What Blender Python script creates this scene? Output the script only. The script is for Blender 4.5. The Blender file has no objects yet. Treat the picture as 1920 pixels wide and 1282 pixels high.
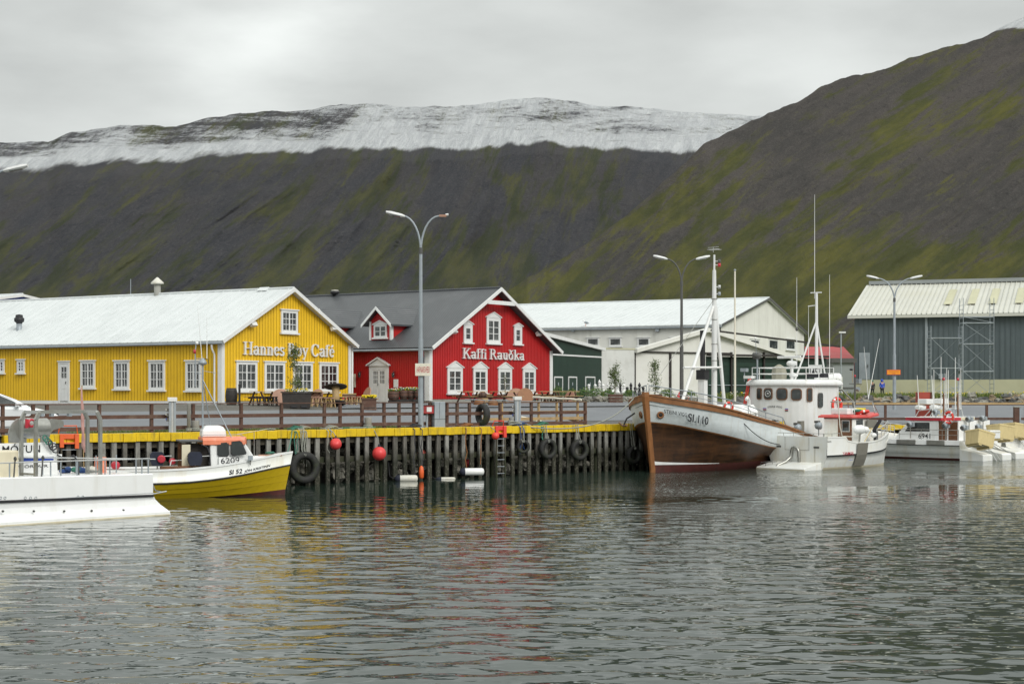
import bpy, math, random
from mathutils import Vector, Matrix, noise
R = math.radians
S = bpy.context.scene
C = S.collection
random.seed(7)
HC = 3.66          # eye height above the water, metres
FP = 3000.0        # focal length in pixels of the 1920 px photograph
HY = 735.0         # horizon row

# ---------------- camera ----------------
cam = bpy.data.cameras.new('camera'); camo = bpy.data.objects.new('camera', cam); C.objects.link(camo)
camo.location = (0, 0, HC); camo.rotation_euler = (R(90), 0, 0)
cam.sensor_width = 36; cam.lens = FP / 1920 * 36
cam.shift_y = (HY - 641) / 1920
cam.clip_start = 0.5; cam.clip_end = 30000
S.camera = camo
S.render.resolution_x = 1024; S.render.resolution_y = 683
S.view_settings.view_transform = 'Standard'; S.view_settings.look = 'None'
S.view_settings.exposure = 0.12; S.view_settings.gamma = 1

# ---------------- sky ----------------
SUN_DIR = Vector((0.50, -0.66, 0.60)).normalized()     # towards the sun (veiled by cloud)
w = bpy.data.worlds.new('World'); S.world = w; w.use_nodes = True
nt = w.node_tree; nt.nodes.clear(); N = nt.nodes.new; L = nt.links.new
out = N('ShaderNodeOutputWorld'); bg = N('ShaderNodeBackground'); bg.inputs[1].default_value = 0.1
sky = N('ShaderNodeTexSky'); sky.sky_type = 'NISHITA'; sky.sun_disc = False
sky.sun_elevation = math.asin(SUN_DIR.z); sky.sun_rotation = math.atan2(SUN_DIR.x, SUN_DIR.y)
tc = N('ShaderNodeTexCoord')
mp = N('ShaderNodeMapping'); mp.inputs['Scale'].default_value = (1, 1, 3.0)
n1 = N('ShaderNodeTexNoise'); n1.inputs['Scale'].default_value = 4.2; n1.inputs['Detail'].default_value = 6; n1.inputs['Roughness'].default_value = 0.5
L(tc.outputs['Generated'], mp.inputs[0]); L(mp.outputs[0], n1.inputs['Vector'])
mr = N('ShaderNodeMapRange'); mr.inputs[1].default_value = .3; mr.inputs[2].default_value = .7; mr.inputs[3].default_value = 4.8; mr.inputs[4].default_value = 7.2
L(n1.outputs[0], mr.inputs[0])
# brighter overhead (overcast), and a thin bright break in the cloud low over the ridge
sep = N('ShaderNodeSeparateXYZ'); L(tc.outputs['Generated'], sep.inputs[0])
zen = N('ShaderNodeMapRange'); zen.inputs[1].default_value = .22; zen.inputs[2].default_value = .5; zen.inputs[3].default_value = 1.0; zen.inputs[4].default_value = 1.75
L(sep.outputs[2], zen.inputs[0])
def _m(op, a, b=None):
    m = N('ShaderNodeMath'); m.operation = op
    for i, v in enumerate((a, b)):
        if v is None: continue
        if isinstance(v, (int, float)): m.inputs[i].default_value = v
        else: L(v, m.inputs[i])
    return m.outputs[0]
mul = _m('MULTIPLY', mr.outputs[0], zen.outputs[0])
def spot(px, py, rad, amp):
    d = Vector(((px - 960) / FP, 1, (HY - py) / FP)).normalized()
    vm = N('ShaderNodeVectorMath'); vm.operation = 'DISTANCE'; vm.inputs[1].default_value = d
    nd = N('ShaderNodeTexNoise'); nd.inputs['Scale'].default_value = 9; nd.inputs['Detail'].default_value = 5
    L(mp.outputs[0], nd.inputs['Vector'])
    vs = N('ShaderNodeVectorMath'); vs.operation = 'MULTIPLY_ADD'; vs.inputs[1].default_value = (.1, .1, .1)
    L(nd.outputs['Color'], vs.inputs[0])
    sub = N('ShaderNodeVectorMath'); sub.operation = 'SUBTRACT'; sub.inputs[1].default_value = (.05, .05, .05)
    L(tc.outputs['Generated'], sub.inputs[0]); L(sub.outputs[0], vs.inputs[2])
    L(vs.outputs[0], vm.inputs[0])
    r = N('ShaderNodeMapRange'); r.interpolation_type = 'SMOOTHSTEP'
    r.inputs[1].default_value = 0; r.inputs[2].default_value = rad; r.inputs[3].default_value = amp; r.inputs[4].default_value = 0
    L(vm.outputs['Value'], r.inputs[0]); return r.outputs[0]
tot = _m('ADD', mul, spot(470, 130, .085, 2.4))
tot = _m('ADD', tot, spot(160, 225, .07, .8))
tot = _m('ADD', tot, spot(1560, 60, .11, .9))
tint = N('ShaderNodeCombineColor')
L(_m('MULTIPLY', tot, .965), tint.inputs[0]); L(_m('MULTIPLY', tot, 1.0), tint.inputs[1]); L(_m('MULTIPLY', tot, .972), tint.inputs[2])
mx = N('ShaderNodeMix'); mx.data_type = 'RGBA'; mx.inputs[0].default_value = .97
L(sky.outputs[0], mx.inputs[6]); L(tint.outputs[0], mx.inputs[7])
L(mx.outputs[2], bg.inputs[0]); L(bg.outputs[0], out.inputs[0])

# ---------------- sun (soft, through cloud) ----------------
sl = bpy.data.lights.new('sun', 'SUN'); sl.energy = 1.7; sl.angle = R(25); sl.color = (1, .97, .92)
so = bpy.data.objects.new('sun', sl); C.objects.link(so); so.rotation_euler = SUN_DIR.to_track_quat('Z', 'Y').to_euler()

# ---------------- materials ----------------
def M(name, col, rough=.55, var=.12, scale=6, metal=0.0, bump=0.0, bscale=None, dirt=None, streak=None, stretch=(1, 1, 1), spec=.5, coat=0, emit=None):
    """dirt=(colour, amount 0..1, scale); streak=(colour, amount) runs down the surface"""
    m = bpy.data.materials.new(name); m.use_nodes = True; t = m.node_tree; n = t.nodes; l = t.links.new
    p = n['Principled BSDF']; p.inputs['Roughness'].default_value = rough; p.inputs['Metallic'].default_value = metal
    p.inputs['Specular IOR Level'].default_value = spec; p.inputs['Coat Weight'].default_value = coat
    co = n.new('ShaderNodeTexCoord'); mpn = n.new('ShaderNodeMapping'); mpn.inputs['Scale'].default_value = stretch
    l(co.outputs['Object'], mpn.inputs[0])
    nz = n.new('ShaderNodeTexNoise'); nz.inputs['Scale'].default_value = scale; nz.inputs['Detail'].default_value = 5; nz.inputs['Roughness'].default_value = .6
    l(mpn.outputs[0], nz.inputs['Vector'])
    rp = n.new('ShaderNodeMapRange'); rp.inputs[1].default_value = .3; rp.inputs[2].default_value = .7
    rp.inputs[3].default_value = 1 - var; rp.inputs[4].default_value = 1 + var
    l(nz.outputs[0], rp.inputs[0])
    vm = n.new('ShaderNodeVectorMath'); vm.operation = 'SCALE'; vm.inputs[0].default_value = col
    l(rp.outputs[0], vm.inputs['Scale']); cur = vm.outputs[0]
    def layer(cur, colr, amt, vec, sc, lo=.5):
        q = n.new('ShaderNodeTexNoise'); q.inputs['Scale'].default_value = sc; q.inputs['Detail'].default_value = 6; q.inputs['Roughness'].default_value = .65
        l(vec, q.inputs['Vector'])
        r = n.new('ShaderNodeMapRange'); r.inputs[1].default_value = lo; r.inputs[2].default_value = lo + .2; r.inputs[3].default_value = 0; r.inputs[4].default_value = amt
        l(q.outputs[0], r.inputs[0])
        k = n.new('ShaderNodeMix'); k.data_type = 'RGBA'; k.inputs[7].default_value = (*colr, 1)
        l(r.outputs[0], k.inputs[0]); l(cur, k.inputs[6]); return k.outputs[2]
    if dirt: cur = layer(cur, dirt[0], dirt[1], co.outputs['Object'], dirt[2])
    if streak:
        m2 = n.new('ShaderNodeMapping'); m2.inputs['Scale'].default_value = (1, 1, .12); l(co.outputs['Object'], m2.inputs[0])
        cur = layer(cur, streak[0], streak[1], m2.outputs[0], streak[2] if len(streak) > 2 else 5, .52)
    l(cur, p.inputs['Base Color'])
    if bump:
        b = n.new('ShaderNodeBump'); b.inputs['Strength'].default_value = bump; b.inputs['Distance'].default_value = .02
        nb = n.new('ShaderNodeTexNoise'); nb.inputs['Scale'].default_value = bscale or scale * 3; nb.inputs['Detail'].default_value = 4
        l(mpn.outputs[0], nb.inputs['Vector']); l(nb.outputs[0], b.inputs['Height']); l(b.outputs[0], p.inputs['Normal'])
    if emit: p.inputs['Emission Color'].default_value = (*emit[0], 1); p.inputs['Emission Strength'].default_value = emit[1]
    return m

def corrugated(name, col, axis, pitch, rough=.4, metal=0.0, dirt=None, streak=None, depth=.5, var=.06):
    m = M(name, col, rough, var, 1.5, metal, dirt=dirt, streak=streak)
    t = m.node_tree; n = t.nodes; l = t.links.new; p = n['Principled BSDF']
    co = n.new('ShaderNodeTexCoord'); se = n.new('ShaderNodeSeparateXYZ'); l(co.outputs['Object'], se.inputs[0])
    k = n.new('ShaderNodeMath'); k.operation = 'MULTIPLY'; k.inputs[1].default_value = 2 * math.pi / pitch; l(se.outputs[axis], k.inputs[0])
    s = n.new('ShaderNodeMath'); s.operation = 'SINE'; l(k.outputs[0], s.inputs[0])
    b = n.new('ShaderNodeBump'); b.inputs['Strength'].default_value = depth; b.inputs['Distance'].default_value = .02
    l(s.outputs[0], b.inputs['Height']); l(b.outputs[0], p.inputs['Normal'])
    return m

MT = {}
def mk():
    t = MT
    t['yellow_wall'] = M('yellow_boards', (.80, .49, .010), .6, .07, 1.2, streak=((.50, .29, .01), .5, 3), bump=.1, bscale=30)
    t['yellow_shade'] = M('yellow_groove_shade', (.42, .24, .008), .7)  # darkened wall yellow: shade of the board gaps put into the colour
    t['red_wall'] = M('red_sheet', (.44, .011, .012), .5, .07, 1.0, streak=((.26, .008, .010), .4, 3))
    t['white_trim'] = M('white_trim_paint', (.72, .73, .72), .5, .05, 3, streak=((.45, .45, .42), .25, 6))
    t['roof_white'] = corrugated('white_roof_sheet', (.63, .66, .66), 1, .9, .5, depth=.35, var=.04, dirt=((.52, .55, .55), .6, .4))
    t['roof_grey'] = corrugated('dark_roof_sheet', (.062, .067, .072), 1, .14, .42, dirt=((.11, .115, .12), .5, .6), depth=.45)
    t['roof_cream'] = M('cream_roof_sheet', (.56, .56, .50), .5, .06, .3, dirt=((.46, .45, .36), .5, .15))
    t['pane'] = M('window_pane', (.022, .026, .026), .06, .6, .9, spec=.9, dirt=((.22, .23, .22), .75, 1.7))
    t['glass'] = M('tinted_glass', (.03, .036, .036), .05, .3, 2, spec=.8, dirt=((.12, .13, .13), .5, 2))
    t['white_paint'] = M('white_paint', (.76, .77, .76), .35, .04, 2, streak=((.55, .50, .40), .35, 4))
    t['boat_white'] = M('boat_gelcoat', (.82, .83, .80), .28, .03, 1.5, dirt=((.70, .66, .50), .35, .9), streak=((.55, .42, .20), .35, 2.5))
    t['boat_clean'] = M('boat_clean_white', (.82, .83, .82), .3, .03, 2, streak=((.6, .58, .5), .3, 3))
    t['yellow_hull'] = M('yellow_hull_paint', (.44, .31, .008), .3, .10, 2, dirt=((.28, .19, .01), .5, 2), spec=.4)
    t['maroon'] = M('antifouling_maroon', (.09, .022, .018), .6, .2, 4, dirt=((.03, .02, .015), .6, 3))
    t['black'] = M('black_rubber', (.018, .018, .02), .55, .3, 6)
    t['ink'] = M('black_lettering', (.015, .016, .02), .5, .05)
    t['red_ink'] = M('red_lettering', (.45, .03, .05), .5, .1)
    t['blue_ink'] = M('blue_stripe_paint', (.03, .08, .42), .45, .1)
    t['steel'] = M('stainless_steel', (.40, .40, .37), .35, .12, 5, metal=.75, dirt=((.25, .23, .18), .5, 3))
    t['galv'] = M('galvanised_steel', (.34, .38, .41), .5, .12, 4, metal=.3, dirt=((.2, .22, .23), .5, 2))
    t['alu'] = M('aluminium_tube', (.55, .56, .55), .4, .08, 6, metal=.5)
    t['wood_red'] = M('stained_timber', (.095, .045, .03), .7, .25, 4, dirt=((.20, .15, .11), .5, 2.2), stretch=(1, 1, 3), bump=.2)
    t['wood_raw'] = M('raw_timber', (.42, .29, .14), .7, .2, 4, dirt=((.26, .18, .09), .5, 3), bump=.15)
    t['wood_disc'] = M('plywood_disc', (.42, .24, .17), .65, .12, 3, dirt=((.30, .16, .10), .5, 3))
    t['wood_brown'] = M('brown_varnished_wood', (.27, .11, .035), .5, .25, 4, dirt=((.12, .05, .02), .6, 4))
    t['wood_dark'] = M('tarred_wood', (.03, .025, .022), .7, .3, 6, bump=.2)
    t['stem_wood'] = M('oiled_oak', (.25, .105, .035), .45, .22, 3, stretch=(1, 1, .4), dirt=((.20, .08, .025), .5, 4), bump=.15)
    t['tyre'] = M('tyre_rubber', (.022, .022, .021), .75, .3, 5, dirt=((.045, .06, .02), .8, 1.6), bump=.5, bscale=14)
    t['red_buoy'] = M('red_buoy_vinyl', (.72, .055, .055), .4, .08, 2, dirt=((.50, .06, .06), .5, 2.5))
    t['orange'] = M('orange_plastic', (.78, .13, .03), .45, .08, 4, dirt=((.40, .10, .05), .4, 5))
    t['redorange'] = M('red_orange_paint', (.78, .06, .04), .45, .08, 4)
    t['fender_white'] = M('fender_white', (.66, .65, .58), .4, .05, 4, dirt=((.42, .37, .24), .5, 4))
    t['rope_grey'] = M('grey_rope', (.30, .31, .27), .9, .25, 20)
    t['rope_green'] = M('green_rope', (.05, .18, .13), .9, .25, 20)
    t['rope_blue'] = M('blue_rope', (.03, .07, .20), .9, .25, 20)
    t['rope_dark'] = M('dark_rope', (.05, .05, .055), .9, .25, 20)
    t['concrete'] = M('concrete', (.33, .33, .30), .85, .12, 1.5, dirt=((.2, .2, .17), .5, 1.2), bump=.2)
    t['green_wall'] = M('dark_green_boards', (.010, .034, .022), .55, .15, 1.2)
    t['cream_wall'] = M('cream_render', (.72, .72, .67), .8, .05, .6, streak=((.40, .40, .35), .35, .8))
    t['canvas'] = M('white_canvas', (.64, .65, .62), .7, .05, .5, dirt=((.42, .42, .38), .5, .9), bump=.6, bscale=1.3)
    t['panel_white'] = M('white_panel', (.72, .72, .67), .6, .04, .5, dirt=((.5, .49, .42), .4, .7))
    t['blue_grey'] = corrugated('blue_grey_sheet', (.088, .112, .122), 0, .6, .5, depth=.5, streak=((.04, .055, .065), .4, .6))
    t['beige'] = M('beige_render', (.50, .49, .34), .85, .06, .4, dirt=((.38, .36, .24), .4, .5))
    t['red_roof'] = M('red_roof_far', (.55, .07, .07), .6, .1, .4, dirt=((.45, .2, .18), .5, .6))
    t['shed_grey'] = M('grey_sheet', (.26, .28, .28), .6, .06, .8)
    t['bark'] = M('grey_bark', (.28, .26, .21), .85, .35, 18, bump=.3)
    t['leaf'] = M('sapling_leaf', (.09, .13, .035), .55, .45, 6)
    t['bush'] = M('bush_leaf', (.06, .13, .025), .6, .45, 6)
    t['flower_yellow'] = M('yellow_petals', (.80, .62, .01), .6, .15, 9)
    t['flower_white'] = M('white_petals', (.78, .74, .72), .6, .1, 9)
    t['steini_top'] = M('pale_blue_white_planks', (.64, .69, .70), .5, .06, 1.3, dirt=((.42, .44, .42), .5, 1.8), stretch=(.25, .25, 4), streak=((.40, .36, .28), .3, 4))
    t['steini_wood'] = M('varnished_hull_planks', (.058, .025, .010), .38, .75, 1.6, stretch=(.35, .35, 3.5), dirt=((.020, .011, .008), .97, 1.1), streak=((.13, .055, .018), .45, 2.2), bump=.3, bscale=10, spec=.5)
    t['grey_paint'] = M('grey_deck_paint', (.20, .19, .16), .6, .12, 3, dirt=((.12, .11, .09), .5, 3))
    t['dark_grey'] = M('dark_grey_paint', (.09, .09, .085), .55, .12, 3)
    t['red_paint'] = M('faded_red_paint', (.62, .09, .08), .5, .12, 2, dirt=((.60, .22, .18), .6, 3))
    t['crimson'] = M('crimson_paint', (.50, .03, .05), .4, .08, 2)
    t['tub'] = M('cream_yellow_tub', (.64, .52, .26), .5, .07, 2, dirt=((.48, .38, .18), .5, 2.5), streak=((.36, .26, .12), .3, 4))
    t['brown_door'] = M('brown_door_wood', (.16, .07, .03), .5, .25, 5)
    t['cover'] = M('grey_canvas_cover', (.30, .29, .23), .85, .12, 3, bump=.5, bscale=5)
    t['lamp_white'] = M('lamp_head_white', (.72, .73, .72), .4, .04)
    t['sign_cream'] = M('sign_cream', (.74, .70, .58), .5, .05, 4)
    t['sign_orange'] = M('sign_orange', (.88, .32, .01), .5, .05, 3)
    t['red_box'] = M('red_cabinet', (.33, .03, .03), .5, .15, 3)
    t['car_white'] = M('car_paint', (.72, .74, .76), .2, .02, 1, coat=.6)
    t['cream_boat'] = M('cream_boat_paint', (.70, .64, .48), .4, .06, 2, streak=((.45, .36, .22), .4, 3))
    t['orange_pale'] = M('salmon_paint', (.80, .24, .13), .5, .1, 3, dirt=((.75, .45, .33), .5, 4))
    t['navy_cloth'] = M('navy_canvas', (.018, .022, .04), .8, .3, 4)
    t['pink_flag'] = M('faded_flag', (.50, .28, .25), .85, .15, 5, dirt=((.36, .24, .22), .5, 8))
    t['skin'] = M('skin', (.45, .26, .19), .6, .05)
    t['blue_jacket'] = M('blue_jacket', (.02, .08, .50), .7, .12, 6)
    t['dark_jacket'] = M('dark_jacket', (.02, .024, .035), .7, .2, 6)
    t['trousers'] = M('dark_trousers', (.022, .026, .035), .8, .2, 6)
    t['brick_red'] = M('oxide_red_board', (.34, .055, .035), .6, .12, 1.5)
mk()
# ---------------- mesh helpers ----------------
def P(px, py, Y):
    return Vector(((px - 960) / FP * Y, Y, HC + (HY - py) / FP * Y))
class Plane:
    """vertical plane through (ox, oy) running at angle a; at() gives (distance along, height) where the sight line meets it"""
    def __init__(s, ox, oy, a): s.o = Vector((ox, oy)); s.e = Vector((math.cos(a), math.sin(a))); s.n = Vector((-math.sin(a), math.cos(a)))
    def at(s, px, py, off=0):
        k = (px - 960) / FP; Y = (off + s.o.dot(s.n)) / (k * s.n.x + s.n.y)
        return (Vector((k * Y, Y)) - s.o).dot(s.e), HC + (HY - py) / FP * Y
class MB:
    def __init__(s): s.v = []; s.f = []; s.m = []; s.mats = []; s.sm = []
    def _mi(s, mat):
        if mat not in s.mats: s.mats.append(mat)
        return s.mats.index(mat)
    def add(s, vs, fs, mat, smooth=False):
        b = len(s.v); s.v += [tuple(v) for v in vs]; k = s._mi(mat)
        for f in fs: s.f.append([i + b for i in f]); s.m.append(k); s.sm.append(smooth)
        return s
    def box(s, c, d, mat, rz=0, rx=0, ry=0, taper=1.0):
        x, y, z = d[0] / 2, d[1] / 2, d[2] / 2
        vs = [Vector((a * x * (taper if e > 0 else 1), b * y * (taper if e > 0 else 1), e * z)) for e in (-1, 1) for a, b in ((-1, -1), (1, -1), (1, 1), (-1, 1))]
        if rz or rx or ry:
            m = Matrix.Rotation(rz, 3, 'Z') @ Matrix.Rotation(ry, 3, 'Y') @ Matrix.Rotation(rx, 3, 'X'); vs = [m @ v for v in vs]
        c = Vector(c)
        return s.add([v + c for v in vs], [(3, 2, 1, 0), (4, 5, 6, 7), (0, 1, 5, 4), (1, 2, 6, 5), (2, 3, 7, 6), (3, 0, 4, 7)], mat)
    def bx(s, a, b, mat):
        return s.box([(a[i] + b[i]) / 2 for i in range(3)], [abs(b[i] - a[i]) for i in range(3)], mat)
    def tube(s, pts, r, mat, n=8, smooth=True, caps=True):
        pts = [Vector(p) for p in pts]; rs = r if isinstance(r, (list, tuple)) else [r] * len(pts)
        vs = []; up = None
        for i, p in enumerate(pts):
            t = (pts[min(i + 1, len(pts) - 1)] - pts[max(i - 1, 0)]).normalized()
            if up is None:
                up = Vector((0, 0, 1)) if abs(t.z) < .9 else Vector((1, 0, 0))
            a = (up - t * up.dot(t)).normalized(); up = a; b = t.cross(a)
            for j in range(n):
                q = 2 * math.pi * (j + .5) / n; vs.append(p + (a * math.cos(q) + b * math.sin(q)) * rs[i])
        fs = [(i * n + j, i * n + (j + 1) % n, (i + 1) * n + (j + 1) % n, (i + 1) * n + j) for i in range(len(pts) - 1) for j in range(n)]
        s.add(vs, fs, mat, smooth)
        if caps:
            s.add(vs[:n], [tuple(range(n))[::-1]], mat); s.add(vs[-n:], [tuple(range(n))], mat)
        return s
    def bar(s, a, b, w_, h, mat):
        """square bar from a to b, width w_ (horizontal) height h"""
        a, b = Vector(a), Vector(b); t = (b - a).normalized(); u = Vector((0, 0, 1)) if abs(t.z) < .95 else Vector((0, 1, 0))
        sd = t.cross(u).normalized(); u = sd.cross(t)
        vs = [p + sd * (i * w_ / 2) + u * (j * h / 2) for p in (a, b) for i, j in ((-1, -1), (1, -1), (1, 1), (-1, 1))]
        return s.add(vs, [(0, 1, 2, 3), (7, 6, 5, 4), (0, 4, 5, 1), (1, 5, 6, 2), (2, 6, 7, 3), (3, 7, 4, 0)], mat)
    def lathe(s, prof, mat, c=(0, 0, 0), n=20, axis='Z', smooth=True, mx=None):
        vs = []
        for r, z in prof:
            for j in range(n):
                q = 2 * math.pi * j / n; v = Vector((r * math.cos(q), r * math.sin(q), z))
                if axis == 'X': v = Vector((v.z, v.x, v.y))
                if axis == 'Y': v = Vector((v.x, v.z, v.y))
                if mx: v = mx @ v
                vs.append(v + Vector(c))
        k = len(prof)
        fs = [(i * n + j, i * n + (j + 1) % n, (i + 1) * n + (j + 1) % n, (i + 1) * n + j) for i in range(k - 1) for j in range(n)]
        fs += [tuple(range(n))[::-1], tuple((k - 1) * n + j for j in range(n))]
        return s.add(vs, fs, mat, smooth)
    def ball(s, c, r, mat, n=16, sq=(1, 1, 1)):
        k = n // 2
        prof = [(max(1e-4, math.sin(math.pi * i / k)), -math.cos(math.pi * i / k)) for i in range(k + 1)]
        vs = []
        for a, z in prof:
            for j in range(n):
                q = 2 * math.pi * j / n; vs.append(Vector((a * math.cos(q) * r * sq[0] + c[0], a * math.sin(q) * r * sq[1] + c[1], z * r * sq[2] + c[2])))
        return s.add(vs, [(i * n + j, i * n + (j + 1) % n, (i + 1) * n + (j + 1) % n, (i + 1) * n + j) for i in range(k) for j in range(n)], mat, True)
    def torus(s, c, R_, r, mat, ax=(0, 1, 0), n=28, m=10, mats=None):
        ax = Vector(ax).normalized(); u = ax.orthogonal().normalized(); v = ax.cross(u); c = Vector(c); vs = []
        for i in range(n):
            q = 2 * math.pi * i / n; d = u * math.cos(q) + v * math.sin(q)
            for j in range(m):
                p = 2 * math.pi * j / m; vs.append(c + d * (R_ + r * math.cos(p)) + ax * (r * math.sin(p)))
        for i in range(n):
            mt = mats(i) if mats else mat
            s.add([], [], mt); k = s._mi(mt)
            b0 = len(s.v) if i == 0 else b0
            for j in range(m):
                s.f.append([b0 + i * m + j, b0 + i * m + (j + 1) % m, b0 + ((i + 1) % n) * m + (j + 1) % m, b0 + ((i + 1) % n) * m + j]); s.m.append(k); s.sm.append(True)
        s.v += [tuple(x) for x in vs]
        return s
    def prism(s, poly, d, mat, org=(0, 0, 0), U=(1, 0, 0), V=(0, 0, 1), W=(0, 1, 0)):
        """polygon (u,v) extruded by d along W"""
        U, V, W, o = Vector(U), Vector(V), Vector(W), Vector(org); n = len(poly)
        vs = [o + U * a + V * b for a, b in poly] + [o + U * a + V * b + W * d for a, b in poly]
        fs = [tuple(range(n)), tuple(range(2 * n - 1, n - 1, -1))] + [(i, n + i, n + (i + 1) % n, (i + 1) % n) for i in range(n)]
        return s.add(vs, fs, mat)
    def loft(s, rings, mat, closed=True, smooth=True, caps=True):
        n = len(rings[0]); vs = [v for r in rings for v in r]; m = n if closed else n - 1
        fs = [(i * n + j, i * n + (j + 1) % n, (i + 1) * n + (j + 1) % n, (i + 1) * n + j) for i in range(len(rings) - 1) for j in range(m)]
        if caps and closed: fs += [tuple(range(n))[::-1], tuple((len(rings) - 1) * n + j for j in range(n))]
        return s.add(vs, fs, mat, smooth)
    def build(s, name, parent=None, loc=None, rz=0, bevel=0, fix=True):
        me = bpy.data.meshes.new(name); me.from_pydata(s.v, [], s.f)
        for m in s.mats: me.materials.append(MT[m] if isinstance(m, str) else m)
        me.polygons.foreach_set('material_index', s.m); me.polygons.foreach_set('use_smooth', s.sm)
        if fix:
            import bmesh
            bm = bmesh.new(); bm.from_mesh(me); bmesh.ops.recalc_face_normals(bm, faces=bm.faces); bm.to_mesh(me); bm.free()
        me.update(); o = bpy.data.objects.new(name, me); C.objects.link(o)
        if parent: o.parent = parent
        if loc is not None: o.location = loc
        if rz: o.rotation_euler.z = rz
        if bevel:
            b = o.modifiers.new('bevel', 'BEVEL'); b.width = bevel; b.segments = 2; b.limit_method = 'ANGLE'
        return o
def tag(o, label=None, cat=None, group=None, kind=None):
    if label: o['label'] = label
    if cat: o['category'] = cat
    if group: o['group'] = group
    if kind: o['kind'] = kind
    return o
def thing(name, loc, rz=0, label=None, cat=None, group=None):
    o = bpy.data.objects.new(name, None); C.objects.link(o); o.location = loc; o.rotation_euler.z = rz
    o.empty_display_size = .3
    return tag(o, label, cat, group)
def copy_tree(o, parent=None):
    c = o.copy(); C.objects.link(c)
    if parent: c.parent = parent
    for ch in list(o.children): copy_tree(ch, c)
    return c

# ---- lettering ----
def text(s, body, mat, x0, x1, z0, z1, parent=None, plane=None, name='lettering', depth=.01, slope=0.0, shear=0.0, bold=.006):
    """sans lettering fitted to x0..x1, z0..z1; plane = 4x4 taking (x, -out, z)"""
    cu = bpy.data.curves.new('t', 'FONT'); cu.body = body; cu.extrude = 0; cu.offset = bold; cu.resolution_u = 3
    ob = bpy.data.objects.new('t', cu); C.objects.link(ob)
    dg = bpy.context.evaluated_depsgraph_get(); me = bpy.data.meshes.new_from_object(ob.evaluated_get(dg))
    C.objects.unlink(ob); bpy.data.objects.remove(ob); bpy.data.curves.remove(cu)
    xs = [v.co.x for v in me.vertices]; ys = [v.co.y for v in me.vertices]
    a, b, c, d = min(xs), max(xs), min(ys), max(ys)
    for v in me.vertices:
        u = (v.co.x - a) / (b - a); t = (v.co.y - c) / (d - c)
        v.co = Vector((x0 + u * (x1 - x0) + shear * t * (z1 - z0), -depth, z0 + t * (z1 - z0) + slope * u * (x1 - x0)))
    if plane is not None: me.transform(plane)
    me.materials.clear(); me.materials.append(MT[mat])
    o = bpy.data.objects.new(name, me); C.objects.link(o)
    if parent: o.parent = parent
    return o
GL = {}
def _serif():
    T, h = .155, .05
    st = lambda x, y0=0, y1=1: ('l', x, y0, x, y1, T)
    sf = lambda x, y, w_=.15: ('l', x - w_, y, x + w_, y, h + .01)
    GL['H'] = (.86, [st(.18), st(.68), ('l', .18, .5, .68, .5, h), sf(.18, .03), sf(.18, .97), sf(.68, .03), sf(.68, .97)])
    GL['K'] = (.84, [st(.18), ('l', .24, .42, .66, .97, .07), ('l', .36, .58, .7, .03, T), sf(.18, .03), sf(.18, .97), sf(.66, .97, .12), sf(.7, .03, .14)])
    GL['R'] = (.82, [st(.18), ('a', .33, .74, .23, .23, -90, 90), ('l', .18, .97, .34, .97, h), ('l', .18, .5, .34, .5, h), ('l', .40, .5, .68, .03, T), sf(.18, .03), sf(.1, .97, .08), sf(.71, .03, .1)])
    GL['B'] = (.76, [st(.18), ('a', .32, .75, .2, .22, -90, 90), ('a', .34, .27, .25, .25, -90, 90), ('l', .08, .97, .33, .97, h), ('l', .18, .52, .34, .52, h), ('l', .08, .03, .35, .03, h)])
    GL['C'] = (.80, [('a', .42, .5, .32, .48, 38, 322), ('l', .72, .68, .72, .97, h), ('l', .67, .8, .72, .7, .07)])
    GL['a'] = (.58, [('a', .25, .19, .15, .17, 0, 360), st(.43, .03, .5), ('a', .28, .47, .15, .19, 0, 165), ('l', .43, .03, .55, .05, .07)])
    GL['n'] = (.64, [st(.16, 0, .66), ('a', .31, .46, .15, .18, 0, 180), st(.46, 0, .47), sf(.16, .03, .13), sf(.46, .03, .13), sf(.1, .64, .08)])
    GL['e'] = (.54, [('a', .27, .33, .18, .32, 8, 325), ('l', .1, .37, .46, .37, h)])
    GL['s'] = (.48, [('a', .23, .49, .13, .15, 40, 265), ('a', .23, .17, .15, .16, -140, 85), ('l', .38, .5, .38, .64, h), ('l', .06, .02, .06, .17, h)])
    GL['o'] = (.58, [('a', .29, .33, .2, .31, 0, 360)])
    GL['y'] = (.62, [('l', .12, .64, .33, .03, T), ('l', .54, .64, .24, -.24, .06), ('l', .24, -.24, .12, -.24, .1), sf(.13, .64, .13), sf(.52, .64, .1)])
    GL['f'] = (.40, [st(.18, 0, .8), ('a', .32, .78, .14, .18, 55, 180), ('l', .04, .64, .36, .64, h), sf(.18, .03, .13)])
    GL['i'] = (.32, [st(.16, 0, .66), ('l', .16, .8, .16, .94, T), sf(.16, .03, .13), sf(.1, .64, .08)])
    GL['u'] = (.64, [st(.16, .2, .66), ('a', .3, .19, .14, .17, 180, 360), st(.46, 0, .66), sf(.1, .64, .1), sf(.4, .64, .1), sf(.52, .03, .08)])
    GL['k'] = (.64, [st(.16), ('l', .2, .3, .48, .62, .06), ('l', .28, .4, .52, .03, T), sf(.16, .03, .13), sf(.1, .97, .08), sf(.5, .64, .1), sf(.53, .03, .11)])
    GL['ð'] = (.60, [('a', .28, .31, .19, .3, 0, 360), ('l', .17, .97, .47, .36, .11), ('l', .2, .72, .46, .92, .06)])
    GL['é'] = (.54, GL['e'][1] + [('l', .24, .78, .38, .96, .09)])
    GL[' '] = (.28, [])
_serif()
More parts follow.
